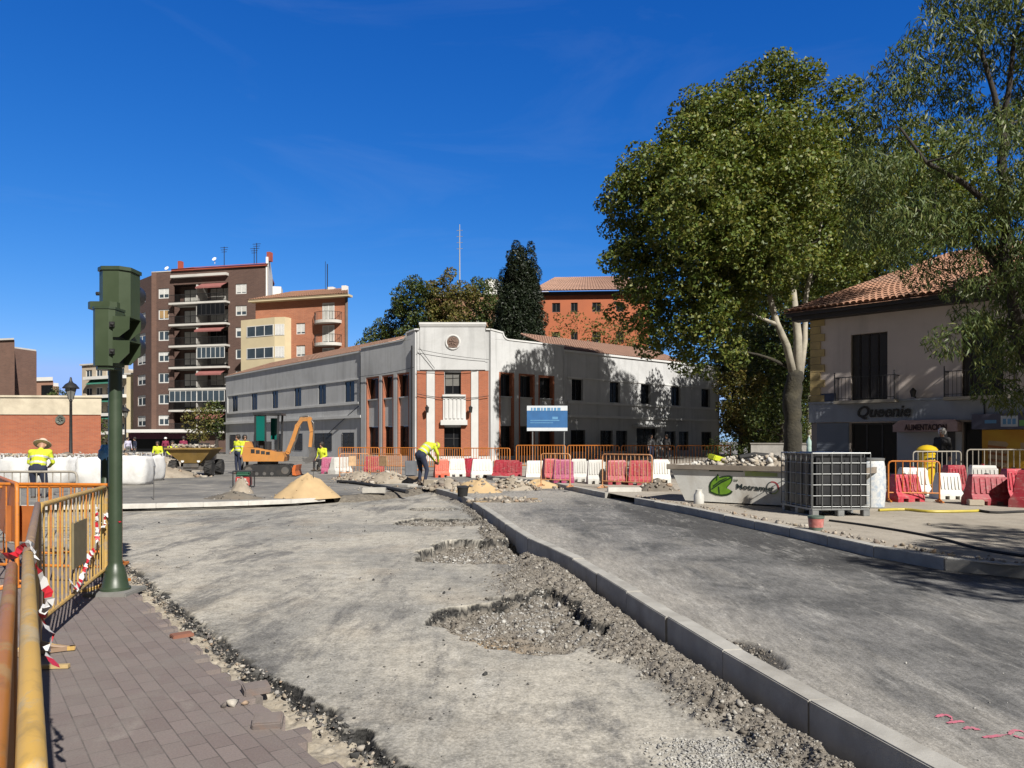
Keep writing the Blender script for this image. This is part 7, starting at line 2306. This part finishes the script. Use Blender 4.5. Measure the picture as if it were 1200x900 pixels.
mb = MB(); M = Matrix.Translation((0, .98, 1.38)) @ Matrix.Rotation(.6, 4, 'X'); mb.lathe([(.17, -.012), (.19, 0), (.17, .012), (.15, 0), (.17, -.012)], M=M, n=18); mb.tube([(0, .9, 1.15), (0, .98, 1.38)], .02, 6); mb.build('steering_wheel', BLACKP, du)
for x in (-.36, .36):
    mb = MB(); mb.lathe([(.05, 0), (.075, .05), (.07, .08)], M=Matrix.Translation((x, -.55, .72)) @ Matrix.Rotation(PI / 2, 4, 'X'), n=12); mb.build('headlight', WHITEH, du)

# ================================================================== small machines and site bits
g = G(283, 572, .15)
cp = thing('plate_compactor', 'small boxed generator with red panel in a dark frame before the excavator', 'generator', (g[0], g[1] + .2, .15), .1)
mb = MB()
for x in (-.27, .27):
    for y in (-.22, .22): mb.tube([(x, y, .02), (x, y, .52)], .018, 6)
for z in (.03, .52): mb.tube([(-.27, -.22, z), (.27, -.22, z), (.27, .22, z), (-.27, .22, z), (-.27, -.22, z)], .018, 6)
mb.build('frame', BLACKP, cp)
mb = MB(); mb.box((0, 0, .2), (.42, .36, .28), ch=.02); mb.build('engine', plain('machine_red', (.42, .05, .045), .5, .2, 5, .1, dirt=(.5, .42, .3), dirt_amt=.5), cp)
mb = MB(); mb.box((0, 0, .43), (.4, .34, .13), ch=.03); mb.build('tank', plain('machine_green', (.03, .12, .07), .5, .2, 5, .1), cp)
mb = MB(); mb.bx(-.15, .12, -.195, -.181, .12, .3); mb.build('panel', WHITEP, cp)


def stake(label, px, ytop, ybot, z):
    g = G(px, ybot, z); h = (ybot - ytop) / F * g[1]
    o = MB(); o.tube([(0, 0, -.05), (.01, 0, h)], .010, 6); q = o.build('steel_stake', STEEL); q.location = g; tag(q, label, 'stake')
stake('thin steel stake at the pale kerb right of the traffic pole', 180, 546, 593, .0)
stake('thin steel stake stuck in front of the sand pile', 367, 553, 589, .0)
stake('thin dark steel stake by the grey rounded barrier', 92, 546, 566, .0)

# long kerb blanks, slabs and pipes lying about
def bar(name, label, a, b, w_, h_, m_, z=.15, cat='kerb stone', ch=.012):
    A_ = G(a[0], a[1], z); B_ = G(b[0], b[1], z)
    d = Vector((B_[0] - A_[0], B_[1] - A_[1], 0)); L_ = d.length
    mb = MB(); mb.box((L_ / 2, 0, h_ / 2), (L_, w_, h_), ch=ch); o = mb.build(name, m_); o.location = (A_[0], A_[1], z + .002); o.rotation_euler = (0, 0, math.atan2(d.y, d.x))
    return tag(o, label, cat)
bar('kerb_stone', 'single white kerb stone lying across the gap in the far kerb', (712, 582), (751, 582), .2, .24, WHITEKERB, .155)
bar('kerb_stone', 'dark kerb stone lying on the ground right of the sand pile', (425, 578), (452, 578), .2, .16, CONC, .15)
bar('concrete_slab', 'grey slab leaning flat before the white barrier', (580, 563), (606, 563.5), .5, .1, CONC, .15, 'slab')
bar('concrete_slab', 'broken slab lying on the rubble left of the bending worker', (466, 570), (484, 571), .45, .09, CONC, .15, 'slab')
bar('paving_stack', 'small stack of pale paving blocks right of the bending worker', (500, 571), (512, 571.5), .3, .24, plain('pale_paving', (.48, .42, .33), .9, .2, 4, .3), .15, 'paving blocks')
bar('paving_stack', 'tan paving block stack just behind the black pipe end', (481, 565), (494, 565.5), .3, .2, plain('tan_paving', (.38, .27, .17), .9, .2, 4, .3), .15, 'paving blocks')
bar('wooden_plank', 'thin weathered plank lying in front of the rubble at the kerb end', (556, 589), (628, 585), .16, .03, plain('weathered_plank', (.30, .22, .13), .85, .25, 5, .3), .158, 'plank', .004)
def hose(name, label, pts, r, m_, cat='pipe', z=.15):
    q = [Vector(G(a, b, z)) for a, b in pts]; org = q[0].copy()
    fine = resample([(p.x, p.y) for p in q], .12)
    mb = MB(); mb.tube([(p.x - org.x, p.y - org.y, r) for p in fine], r, 8); o = mb.build(name, m_, smooth=True); o.location = (org.x, org.y, z); return tag(o, label, cat)
hose('pipe', 'long black plastic pipe lying from the sand towards the kerb', [(396, 566), (420, 568), (450, 573), (478, 579)], .055, BLACKR)
hose('hose', 'yellow hose lying across the pavement beside the black tank', [(1030, 599.5), (1060, 598.5), (1090, 601), (1140, 600.5), (1146, 599.5)], .026, plain('yellow_hose', (.52, .42, .06), .5, .15, 5, .05), 'hose', .288)
hose('hose', 'dark grey hose continuing right from the yellow hose', [(1146, 599.5), (1165, 602), (1195, 601), (1225, 600)], .024, BLACKR, 'hose', .288)
hose('cable', 'long dark cable snaking along the right pavement towards the camera', [(972, 611), (1010, 616), (1060, 624), (1105, 633), (1150, 645), (1205, 654), (1260, 662)], .017, BLACKR, 'cable', .288)
# mixing bucket, paint bucket, bottles
def bucket(label, x, y, z, r, h, m_, band=None, tilt=0):
    t = thing('bucket', label, 'bucket', (x, y, z)); t.rotation_euler = (tilt, 0, .4)
    mb = MB(); mb.lathe([(.001, .006), (r * .82, .0), (r * .84, .01), (r, h), (r * 1.05, h), (r * 1.05, h - .03), (r * 1.0, h - .03)], n=22); mb.lathe([(r * .95, h), (r * .8, .03), (.001, .03)], n=22); mb.build('body', m_, t, smooth=True)
    if band: mb = MB(); mb.lathe([(r * .875, h * .22), (r * .985, h * .82)], n=22); o = mb.build('label', band, t, smooth=True); o.scale = (1.02, 1.02, 1)
    mb = MB(); mb.tube([(r * math.cos(a) * 1.03, .0 + .04 * math.sin(a), h - .02 - .09 * math.sin(a)) for a in [PI * i / 10 for i in range(11)]], .005, 5); mb.build('handle', STEEL, t)
    return t
g = G(959.5, 622, .29); BK = plain('bucket_red_print', (.50, .17, .15), .5, .35, 14, .0, dirt=(.65, .6, .55), dirt_amt=.8)
bucket('red and white printed bucket standing on the right kerb below the tank', g[0], g[1] + .1, .288, .112, .21, plain('bucket_green_grey', (.12, .16, .13), .5, .2, 5, .05), BK)
g = G(542, 582, .16); bucket('black mixing bucket tipped on the end of the new kerb', g[0], g[1], .17, .15, .26, BLACKR, tilt=.12)
g = G(819, 590, .29); mb = MB(); mb.lathe([(.001, 0), (.11, 0), (.11, .18), (.07, .24), (.07, .29), (.055, .3), (.055, .24), (.03, .2)], n=12); o = mb.build('plastic_jug', WHITEP, smooth=True); o.location = (g[0], g[1], .289); tag(o, 'white plastic jug with cut top before the skip', 'jug')

# ================================================================== water filled barriers
def barrier_proto(name, m_):
    t = MB(); L_ = 1.0; hl = L_ / 2
    def ring(z, hw_, hx): return [(-hx, -hw_, z), (hx, -hw_, z), (hx, hw_, z), (-hx, hw_, z)]
    # feet either side of two forklift slots
    for a, b in ((-hl, -.30), (-.12, .12), (.30, hl)): t.bx(a, b, -.225, .225, 0, .10)
    t.loft([ring(.1001, .225, hl), ring(.16, .22, hl), ring(.27, .15, hl - .02), ring(.70, .085, hl - .075), ring(.75, .07, hl - .10)])
    for i in range(6):
        x = -.36 + i * .144
        for s_ in (-1, 1):
            t.loft([[(x - .03, s_ * .145, .30), (x + .03, s_ * .145, .30), (x + .03, s_ * .168, .30), (x - .03, s_ * .168, .30)], [(x - .03, s_ * .082, .66), (x + .03, s_ * .082, .66), (x + .03, s_ * .105, .66), (x - .03, s_ * .105, .66)]])
    t.lathe([(.05, .18), (.06, .2), (.06, .66), (.05, .68)], (hl - .03, 0, 0), 10)
    return t.build(name, m_)
protos = {}
_used = set()
def wb(px, pyb, wpx, col, label, z=.15, rz=0.0, group='water filled barriers along the works', hs=1.0):
    m_ = dict(r=REDP, w=WHITEP, m=MAGP, o=ORRP)[col]
    g = G(px, pyb, z)
    if col not in protos:
        o = barrier_proto('water_barrier', m_); protos[col] = o
        cap_ = MB(); cap_.lathe([(.045, .74), (.05, .75), (.05, .775), (.001, .78)], n=10); cap_.build('filler_cap', BLACKP if col != 'w' else REDP, o)
    else: o = dup(protos[col])
    L_ = wpx / F * g[1] / max(.3, abs(math.cos(rz)))
    o.location = (g[0], g[1] + .12, z); o.rotation_euler = (0, R.uniform(-.02, .02), rz + R.uniform(-.13, .13)); o.scale = (min(1.1, max(.55, L_)), 1, hs * .98)
    tag(o, label, 'barrier', group)
ZS = .288
wb(384, 555, 16, 'm', 'magenta barrier at the left end of the barrier row', .15, .3)
wb(398, 555, 14, 'w', 'narrow white barrier next to the magenta one at the row left end', .15, 1.1)
wb(438, 553, 23, 'r', 'red barrier behind mesh fence, between magenta and bending worker', .15, .1)
wb(517, 559.5, 17, 'o', 'orange red barrier just right of the bending worker', .15, .2)
wb(536, 558.5, 20, 'w', 'clean white barrier right of the orange red one', .15, -.05)
wb(551, 558, 14, 'r', 'dark red barrier end peeping out between two white barriers', .15, 1.2)
wb(564, 560, 25, 'w', 'white barrier left of the widest deep red barrier', .15, .1)
wb(594, 562, 38, 'r', 'widest deep red barrier in front of the brick columns', .15, -.15)
wb(627, 563.5, 22, 'w', 'white barrier right of the widest deep red barrier', .15, .1)
wb(645, 564, 16, 'r', 'red barrier left of the pinkish one below the blue banner', ZS, .3)
wb(660, 566, 24, 'm', 'pinkish red barrier below the right end of the blue banner', ZS, .1)
wb(679, 564.5, 17, 'w', 'white barrier, left one of the white pair after the pinkish barrier', ZS, .1)
wb(699, 567, 21, 'w', 'white barrier, right one of the white pair, set forward', ZS, -.05)
wb(723, 568, 25, 'r', 'bright red barrier, left of the two beside the skip row', ZS, .05)
wb(750, 568.5, 26, 'r', 'bright red barrier, right of the two beside the skip row', ZS, -.05)
wb(775, 566, 21, 'w', 'last white barrier before the grey skip', ZS, .1)
GRB = 'water filled barriers before the shop house'
wb(1063, 588, 36, 'r', 'red barrier behind the orange fence beside the blue white drum', ZS, .1, GRB, .8)
wb(1072, 580, 36, 'w', 'white barrier behind the red one below the yellow mailbox', ZS, .05, GRB, .9)
wb(1121, 581, 30, 'r', 'red barrier behind the white one right of the orange fence', ZS, .2, GRB, 1.0)
wb(1113, 585, 26, 'w', 'white ribbed barrier in front of the mailbox, right of the orange fence', ZS, 0, GRB, .8)
wb(1155, 586, 32, 'w', 'white barrier showing its top above the large red one', ZS, .0, GRB, 1.05)
wb(1160, 592, 44, 'r', 'large red ribbed barrier below the amber poster', ZS, -.05, GRB, .85)
wb(1192, 589, 30, 'r', 'red barrier at the right frame edge behind the darkest one', ZS, .1, GRB, .98)
wb(1205, 594, 26, 'r', 'darkest red barrier cut by the right frame edge', ZS, 1.0, GRB)

# fences behind and among the barriers
GF = 'orange fence panels along the barrier row'
names = ['first', 'second', 'third', 'fourth', 'fifth', 'sixth', 'seventh', 'eighth']
fp = [((-9.0, 38.5), (-6.8, 37.9)), ((-6.75, 37.85), (-4.6, 36.6)), ((-4.5, 36.5), (-2.4, 35.4)), ((-2.3, 35.3), (-.1, 34.4)), ((0.2, 34.2), (2.4, 33.4)), ((2.5, 33.3), (4.7, 32.6)), ((4.8, 32.5), (7.0, 32.0)), ((7.1, 32), (9.3, 31.6))]
for i, (a, b) in enumerate(fp):
    fence('pedestrian_fence', names[i] + ' orange fence panel from the left, behind the barrier row before the white building', a, b, .15 if i < 4 else ZS, ORANGE, H=1.12, r=.024, bar_r=.014, group=GF)
GF2 = 'pale orange fence panels standing in front of barriers'
fp2 = [((398, 558), (432, 557), 'pale orange fence panel before the magenta end of the row'), ((434, 557), (470, 559), 'pale orange fence panel before the red barrier left of the worker'), ((706, 570), (764, 573), 'pale fence panel before the two bright red barriers'), ((634, 568), (668, 569), 'orange fence panel before the pinkish barrier')]
for a, b, lb in fp2:
    z = .15 if a[0] < 600 else ZS
    fence('pedestrian_fence', lb, G(a[0], a[1] + 2, z), G(b[0], b[1] + 2, z), z, worn_paint('pale_orange_fence', (.60, .28, .12), (.55, .42, .3), .4, .6, 8), H=.95, r=.018, bar_r=.010, group=GF2, plate='mid' if a[0] < 460 else None, plate_rng=(.3, .55), plate_m=plain('pale_orange_plate', (.55, .36, .2), .7, .3, 5, .1))
fence('pedestrian_fence', 'orange fence panel right of the blue white drum', G(1041, 588, ZS), G(1101, 589, ZS), ZS, ORANGE, H=.88, r=.018, bar_r=.010)
fence('pedestrian_fence', 'grey fence panel left of two before the shop house', G(1070, 578, ZS), G(1126, 577, ZS), ZS, GREYF, H=1.05, r=.018, bar_r=.010, group='grey fence panels before the shop house')
fence('pedestrian_fence', 'grey fence panel right of two before the amber poster', G(1133, 578, ZS), G(1216, 579, ZS), ZS, GREYF, H=1.1, r=.018, bar_r=.010, group='grey fence panels before the shop house')
g = G(481, 558, .15); mb = MB(); mb.box((0, 0, .33), (.42, .3, .62), ch=.02); mb.bx(-.19, .19, -.16, -.151, .05, .6); mb.bx(.215, .26, -.1, .1, .05, .63); o = mb.build('site_cabinet', plain('grey_cabinet', (.16, .17, .19), .5, .15, 3, .05)); o.location = g; tag(o, 'grey metal site cabinet left of the bending worker', 'cabinet')
g = G(1135, 600, ZS); bar('paving_stack', 'pale stone blocks on the ground under the large red barrier', (1134, 592), (1152, 592.5), .3, .12, plain('pale_paving', (.48, .42, .33)), ZS, 'paving blocks')

# ================================================================== skip
sk = thing('rubble_skip', 'grey rubble skip with green leaf logo, heaped with rubble', 'skip', (0, 0, 0))
A_ = Vector(G(803, 588, ZS)[:2]); B_ = Vector(G(988, 598, ZS)[:2])
d = B_ - A_; sk.location = (A_.x, A_.y, ZS); sk.rotation_euler = (0, 0, math.atan2(d.y, d.x))
SL = d.length; SH = .80; SWD = 1.55
mb = MB(); th = .03
out = [[(0, 0, .03), (SL, 0, .03), (SL, SWD, .03), (0, SWD, .03)], [(-.36, -.05, SH), (SL + .36, -.05, SH), (SL + .36, SWD + .05, SH), (-.36, SWD + .05, SH)]]
inn = [[(p[0] + (th if p[0] < 1 else -th), p[1] + (th if p[1] < .5 else -th), p[2]) for p in r] for r in out]
mb.loft(out, caps=False); mb.loft(inn, caps=False); mb.add(out[0], [(0, 1, 2, 3)])
body = mb.build('body', SKIPM, sk)
mb = MB(); z0, z1 = SH - .10, SH + .01
mb.bx(-.40, SL + .40, -.10, -.04, z0, z1, ch=.01); mb.bx(-.40, SL + .40, SWD + .04, SWD + .10, z0, z1, ch=.01); mb.bx(-.42, -.36, -.04, SWD + .04, z0, z1); mb.bx(SL + .36, SL + .42, -.04, SWD + .04, z0, z1)
mb.build('rim', plain('skip_rim_brown', (.27, .225, .18), .75, .25, 4, .3, dirt=(.4, .36, .3), dirt_amt=.6), sk)
for x in (SL * .30, SL * .72):
    mb = MB(); mb.bx(x - .06, x + .06, SWD + .0, SWD + .05, .05, SH - .1); mb.lathe([(.05, 0), (.05, .16)], M=Matrix.Translation((x, SWD + .1, SH * .6)) @ Matrix.Rotation(-PI / 2, 4, 'X'), n=10); mb.build('lifting_lug', STEEL, sk)
# logo and lettering on the near side (slightly sloped panel)
tilt = math.atan2(.05, SH)
def sp(px, py):
    """pixel -> (x along the skip, height)"""
    pl = Plane((A_.x, A_.y), (B_.x, B_.y)); return pl.u(px), pl.z(px, py) - ZS
GRN = plain('leaf_green', (.17, .36, .02), .5, .2, 6, .05, dirt=(.3, .45, .06), dirt_amt=.5); DGR = plain('leaf_dark_green', (.018, .055, .012), .5, .2, 6, .05); LGR = plain('pale_green_band', (.42, .52, .16), .6, .2, 5, .05, dirt=(.5, .52, .4), dirt_amt=.6)
def yface(z): return -.05 * (z - .03) / (SH - .03)
def decal(name, pts, m_, off):
    mb = MB(); q = [sp(a, b) for a, b in pts]
    tri = tessellate_polygon([[Vector((x, z, 0)) for x, z in q]])
    mb.add([(x, yface(z) - off, z) for x, z in q], tri); o = mb.build(name, m_, sk); return o
k = 12.0
leaf = [(p[0] / k + 825, p[1] / k + 545) for p in [(75, 290), (95, 235), (140, 185), (185, 150), (205, 120), (225, 165), (300, 150), (370, 145), (415, 165), (410, 215), (380, 265), (335, 310), (335, 330), (375, 350), (412, 372), (385, 405), (330, 430), (255, 438), (170, 425), (100, 395), (78, 385)]]
cxl = sum(p[0] for p in leaf) / len(leaf); cyl = sum(p[1] for p in leaf) / len(leaf)
decal('leaf_logo', leaf, DGR, .006)
decal('leaf_logo', [(cxl + (a - cxl) * .86, cyl + (b - cyl) * .84) for a, b in leaf], GRN, .010)
for pts in ([(110, 330), (250, 230), (390, 170), (395, 185), (260, 250), (120, 345)], [(130, 290), (230, 215), (330, 175), (335, 185), (240, 230), (140, 305)], [(205, 300), (222, 300), (232, 400), (212, 400)], [(190, 165), (205, 160), (195, 215), (180, 220)]):
    decal('leaf_vein', [(a / k + 825, b / k + 545) for a, b in pts], DGR, .014)
decal('green_band', [(832, 548.6), (872, 549.6), (872, 553), (832, 552.2)], DGR, .006)
decal('pale_band', [(874, 551.5), (912, 554.5), (912, 558.5), (874, 558)], LGR, .006)
x0, z0 = sp(863, 572.5); x1, _ = sp(907, 574)
tt = text_mesh('lettering', 'Motramur', .13, plain('dark_logo_text', (.02, .035, .035), .5, .1, 5, 0), sk, (x0, yface(z0) - .008, z0), (PI / 2 + tilt, .03, 0), .002, bold=.002); tt.scale = ((x1 - x0) / max(tt.dimensions.x, .01), 1.15, 1)
x0, z0 = sp(861, 563.5); t2 = text_mesh('lettering', 'los', .07, DGR, sk, (x0, yface(z0) - .008, z0), (PI / 2 + tilt, 0, 0), .002)
cxr, czr = sp(906, 571.5)
for (a0, a1, m_, nm) in ((-.3, 1.9, plain('logo_red', (.42, .04, .05), .5, .1, 5, 0), 'ring_logo'), (1.9, 4.6, plain('logo_grey', (.09, .1, .1), .5, .1, 5, 0), 'ring_logo'), (4.6, 5.98, LGR, 'ring_logo')):
    mb = MB(); n = 12
    for i in range(n):
        b0 = a0 + (a1 - a0) * i / n; b1 = a0 + (a1 - a0) * (i + 1) / n
        q = [(.105, b0), (.13, b0), (.13, b1), (.105, b1)]
        mb.add([(cxr + r_ * math.cos(b), yface(czr) - .009, czr + r_ * math.sin(b)) for r_, b in q], [(0, 1, 2, 3)])
    mb.build(nm, m_, sk)
rs = np.random.RandomState(3)
o = mound('rubble_fill', 'x', (SL / 2, SWD / 2, SH - .14), SL * .60, SWD * .56, .34, RUBM, 23, 0, .5, 0); o.parent = sk
for kk in ('label', 'category'):
    if kk in o: del o[kk]
pts = []; sz = []
for _ in range(420):
    x = rs.uniform(-.32, SL + .32); y = rs.uniform(-.02, SWD)
    f = 1 - (2 * x / SL - 1) ** 2 * .65; pts.append((x, y, SH - .06 + .26 * f * (1 - (2 * y / SWD - 1) ** 2 * .7) * rs.uniform(.7, 1.1))); sz.append(rs.uniform(.03, .13))
o = rocks_mesh('rubble', pts, sz, stone_mat('pale_rubble', [(.48, .44, .38), (.58, .55, .50), (.36, .31, .25), (.42, .36, .28), (.62, .60, .56)]), 6, kind='stuff'); o.parent = sk
g = sk.matrix_basis @ Vector((1.0, .5, SH + .16)); mb = MB(); mb.tube([(0, 0, 0), (.35, .05, .05), (.7, .0, .03), (.95, .1, -.04)], [.06, .07, .06, .04], 7); o = mb.build('old_pipe', BLACKR, smooth=True); o.location = g; tag(o, 'dark bent pipe lying on the rubble in the skip', 'pipe')
g = sk.matrix_basis @ Vector((.55, .4, SH + .14)); mb = MB(); mb.box((0, 0, 0), (.35, .22, .12), ch=.02); o = mb.build('hi_vis_bag', HIVIS); o.location = g; o.rotation_euler = (.2, .2, .5); tag(o, 'yellow green bag lying on the skip rubble', 'bag')
x = P(801, 517, 21)[0]

# ================================================================== water tank in a cage
tk_ = thing('water_tank', 'black plastic water tank in a galvanised cage on a pallet', 'tank', (0, 0, 0))
A_ = Vector(G(952, 605.5, ZS)[:2]); B_ = Vector(G(1020, 605, ZS)[:2]); d = B_ - A_
tk_.location = (A_.x, A_.y, ZS); tk_.rotation_euler = (0, 0, math.atan2(d.y, d.x) + .01)
W_, D_, H_ = d.length, 1.2, 1.12
mb = MB(); mb.box((W_ / 2, D_ / 2, .61), (W_ - .035, D_ - .035, .95), ch=.06)
for i in range(4):
    x = W_ * (i + .6) / 4.4; mb.box((x, .022, .6), (.07, .03, .8), ch=.01); mb.box((.022, D_ * (i + .6) / 4.4, .6), (.03, .07, .8), ch=.01)
mb.build('tank', BLACKP, tk_, smooth=True)
mb = MB()
zs = [.17, .36, .55, .74, .93, 1.10]
for z in zs: mb.tube([(0, 0, z), (W_, 0, z), (W_, D_, z), (0, D_, z), (0, 0, z)], .0065 if z < 1.05 else .014, 6)
nx = 6
for i in range(nx + 1):
    x = W_ * i / nx
    for y in (-.012, D_ + .012): mb.tube([(x, y, .14), (x, y, 1.10)], .0065, 6)
    y = D_ * i / nx
    for x2 in (-.012, W_ + .012): mb.tube([(x2, y, .14), (x2, y, 1.10)], .0065, 6)
mb.tube([(W_ * .35, 0, 1.11), (W_ * .35, D_, 1.11)], .012, 6); mb.tube([(W_ * .65, 0, 1.11), (W_ * .65, D_, 1.11)], .012, 6)
mb.build('cage', GALV, tk_)
mb = MB(); mb.bx(.0, W_, .0, D_, .11, .14)
for x in (.0, W_ / 2 - .06, W_ - .12):
    for y in (0, D_ / 2 - .06, D_ - .12): mb.box((x + .06, y + .06, .055), (.12, .12, .108), ch=.008)
for x in (.06, W_ / 2, W_ - .06): mb.bx(x - .05, x + .05, .0, D_, .001, .015)
mb.build('pallet', GALV, tk_)
mb = MB(); mb.lathe([(.09, 1.06), (.09, 1.10), (.001, 1.11)], (W_ / 2, D_ / 2, 0), 16); mb.build('screw_cap', REDP, tk_)
g = tk_.matrix_basis @ Vector((.1, D_ * .9, H_))
PLA = plain('pale_bottle_plastic', (.42, .55, .50), .2, .1, 6, 0)
bt = thing('plastic_bottle', 'pale green plastic bottle standing on the water tank', 'bottle', P(948, 529.5, 13.9))
mb = MB(); mb.lathe([(.04, 0), (.046, .01), (.045, .08), (.042, .1), (.046, .12), (.045, .2), (.016, .26), (.016, .28)], n=14); mb.build('body', PLA, bt, smooth=True)
mb = MB(); mb.lathe([(.018, .28), (.018, .305), (.001, .306)], n=12); mb.build('cap', WHITEP, bt)
DRM = NT('scuffed_blue_white_drum'); _v = DRM.coord('Object'); _n = DRM.noise(_v, 11, 9, .78, .3)
DRM.fin(DRM.mix(DRM.ramp(_n, [(.45, 0.), (.6, 1.)]), (.62, .63, .62), (.36, .43, .52)), .6)
g = G(1029, 596, ZS); dm = thing('plastic_drum', 'scuffed blue and white drum beside the black water tank', 'drum', (g[0] - .02, g[1] + .28, ZS))
mb = MB(); mb.lathe([(.24, 0), (.26, .02), (.275, .25), (.285, .5), (.275, .75), (.25, .92), (.235, .95), (.235, .93), (.2, .92), (.001, .92)], n=26); mb.build('body', DRM.mat, dm, smooth=True)
mb = MB(); mb.lathe([(.255, .93), (.262, .945), (.262, .975), (.24, .98)], n=26); mb.build('rim', GALV, dm, smooth=True)

# ================================================================== yellow mailbox
mbx = thing('mailbox', 'yellow cylindrical mailbox with domed cap behind the barriers', 'mailbox', (P(1086.5, 517, 19.6)[0], 19.6, ZS))
YM = plain('mailbox_yellow', (.70, .47, .015), .4, .08, 3, .04, dirt=(.5, .34, .05), dirt_amt=.3)
mb = MB(); mb.lathe([(.17, 0), (.17, .06), (.185, .07), (.185, .72), (.20, .73), (.20, .76), (.185, .77), (.185, .95), (.20, .96), (.20, .99), (.185, 1.0), (.185, 1.04)], n=28); bd = mb.build('body', YM, mbx, smooth=True)
mb = MB(); mb.lathe([(.185, 1.04), (.25, 1.06), (.255, 1.09), (.20, 1.155), (.10, 1.20), (.001, 1.215)], n=28); mb.build('cap', YM, mbx, smooth=True)
mb = MB(); mb.bx(-.10, .10, -.20, -.172, .84, .88); mb.build('slot', BLACKP, bd)

# ================================================================== blue banner, kerb-side bits, signs
Yb = 46.0
bn = thing('banner', 'blue and white works banner on posts before the white building', 'banner', (P(641, 517, Yb)[0], Yb, .15))
x0, x1 = (617.5 - 641) / F * Yb, (665 - 641) / F * Yb; z0, z1 = P(0, 505, Yb)[2] - .15, P(0, 475.5, Yb)[2] - .15
BLU = plain('banner_blue', (.02, .12, .32), .6, .2, 1.2, .05); BLW = plain('banner_white', (.62, .66, .70), .6, .06, 3, .05); BLM = plain('banner_mid_blue', (.10, .27, .48), .6, .2, 2, 0)
mb = MB(); mb.bx(x0, x1, -.02, .02, z0, z1); pn = mb.build('panel', BLU, bn)
mb = MB(); mb.bx(x0, x1, -.026, -.02, z1 - .30, z1); mb.bx(x0, x1, -.026, -.02, z0, z0 + .2); mb.build('white_band', BLW, pn)
mb = MB(); x = x0 + .25
for q in range(9):
    wd = .10 + .05 * (q * 7 % 3); mb.bx(x, x + wd, -.032, -.026, z1 - .32, z1 - .12); x += wd + .06
mb.bx(x0 + .2, x1 - .5, -.03, -.02, z0 + .62, z0 + .68); mb.bx(x0 + .2, x1 - .9, -.03, -.02, z0 + .48, z0 + .53); mb.bx(x1 - .95, x1 - .6, -.03, -.02, z0 + .72, z0 + .88); mb.build('lettering', BLM, pn)
for x in (x0 + .35, x1 - .2):
    mb = MB(); mb.tube([(x, .05, 0), (x, .05, z1 - .05)], .04, 8); mb.build('post', GALV, bn)

# white garden wall and fence far right under the trees
mb = MB(); a, b = P(880, 517, 52), P(938, 517, 50)
wl_ = thing('garden_wall', 'low whitewashed wall in the shade under the big plane tree', 'wall', (a[0], 52, .15), math.atan2(-2, b[0] - a[0]))
mb.bx(0, 4.2, 0, .25, 0, 1.25); mb.build('wall', plain('whitewash', (.62, .60, .56), .9, .2, 1, .2, dirt=(.25, .24, .22), dirt_amt=.7), wl_)
mb = MB(); mb.bx(-.05, 4.25, -.04, .29, 1.251, 1.33); mb.build('coping', CONC, wl_)
wl2 = thing('dark_hedge', 'dark clipped hedge between white building and big plane tree', 'hedge', (P(850, 517, 58)[0], 58, .15))
leaf_mesh('foliage', [(x, 0, .7) for x in np.linspace(-1, 6, 9)] + [(x, .2, 1.3) for x in np.linspace(-.5, 5.5, 8)], [.75] * 17, 260, .16, DARK_L, wl2, np.random.RandomState(3))

# pink marking paint on the right carriageway
PNK = plain('pink_marking_paint', (.62, .17, .24), .8, .2, 30, .1, dirt=(.3, .25, .25), dirt_amt=.6)
def mark(label, strokes, z=.158):
    mb = MB()
    for pts, wd in strokes:
        q = [Vector(G(a, b, z)) for a, b in pts]; q = resample([(p.x, p.y) for p in q], .025)
        hz = [.0] * len(q)
        for i in range(len(q) - 1):
            a, b = q[i], q[i + 1]; dd = (b - a).normalized(); n_ = Vector((-dd.y, dd.x)) * wd * .62 * (.4 + .25 * math.sin(i * .8) + .1 * math.sin(i * 2.3))
            za = .158 + float((fbm(np.array([a.x * .7]), np.array([a.y * .7]), 103, 4)[0] - .5) * .014) + .0045; zb_ = .158 + float((fbm(np.array([b.x * .7]), np.array([b.y * .7]), 103, 4)[0] - .5) * .014) + .0045
            mb.add([(a.x - n_.x, a.y - n_.y, za), (a.x + n_.x, a.y + n_.y, za), (b.x + n_.x, b.y + n_.y, zb_), (b.x - n_.x, b.y - n_.y, zb_)], [(0, 1, 2, 3)])
    o = mb.build('paint_mark', PNK); return tag(o, label, 'paint mark')
mark('sprayed pink squiggle on the side road, left mark near the kerb', [([(1097, 841), (1108, 838), (1116, 843), (1112, 846)], .035), ([(1110, 848), (1125, 846), (1135, 847)], .035), ([(1130, 855), (1140, 853), (1148, 858)], .04)])
mark('sprayed pink line with loop at the right frame edge', [([(1152, 865), (1170, 863), (1184, 861)], .035), ([(1183, 862), (1188, 857), (1198, 858), (1204, 864), (1196, 866), (1188, 862)], .03)])

# ================================================================== one overall trim of the surface colours (the exposure is set for it)
for m_ in bpy.data.materials:
    if not m_.use_nodes: continue
    nt_ = m_.node_tree
    for n_ in list(nt_.nodes):
        if n_.type in ('BSDF_PRINCIPLED', 'BSDF_TRANSLUCENT'):
            s_ = n_.inputs['Base Color'] if n_.type == 'BSDF_PRINCIPLED' else n_.inputs['Color']
            if s_.is_linked:
                src = s_.links[0].from_socket
                q_ = nt_.nodes.new('ShaderNodeMix'); q_.data_type = 'RGBA'; q_.blend_type = 'MULTIPLY'; q_.inputs[0].default_value = 1.0
                nt_.links.new(src, q_.inputs[6]); q_.inputs[7].default_value = (.76, .76, .76, 1)
                nt_.links.new(q_.outputs[2], s_)
            else:
                c_ = s_.default_value; s_.default_value = (c_[0] * .76, c_[1] * .76, c_[2] * .76, 1)
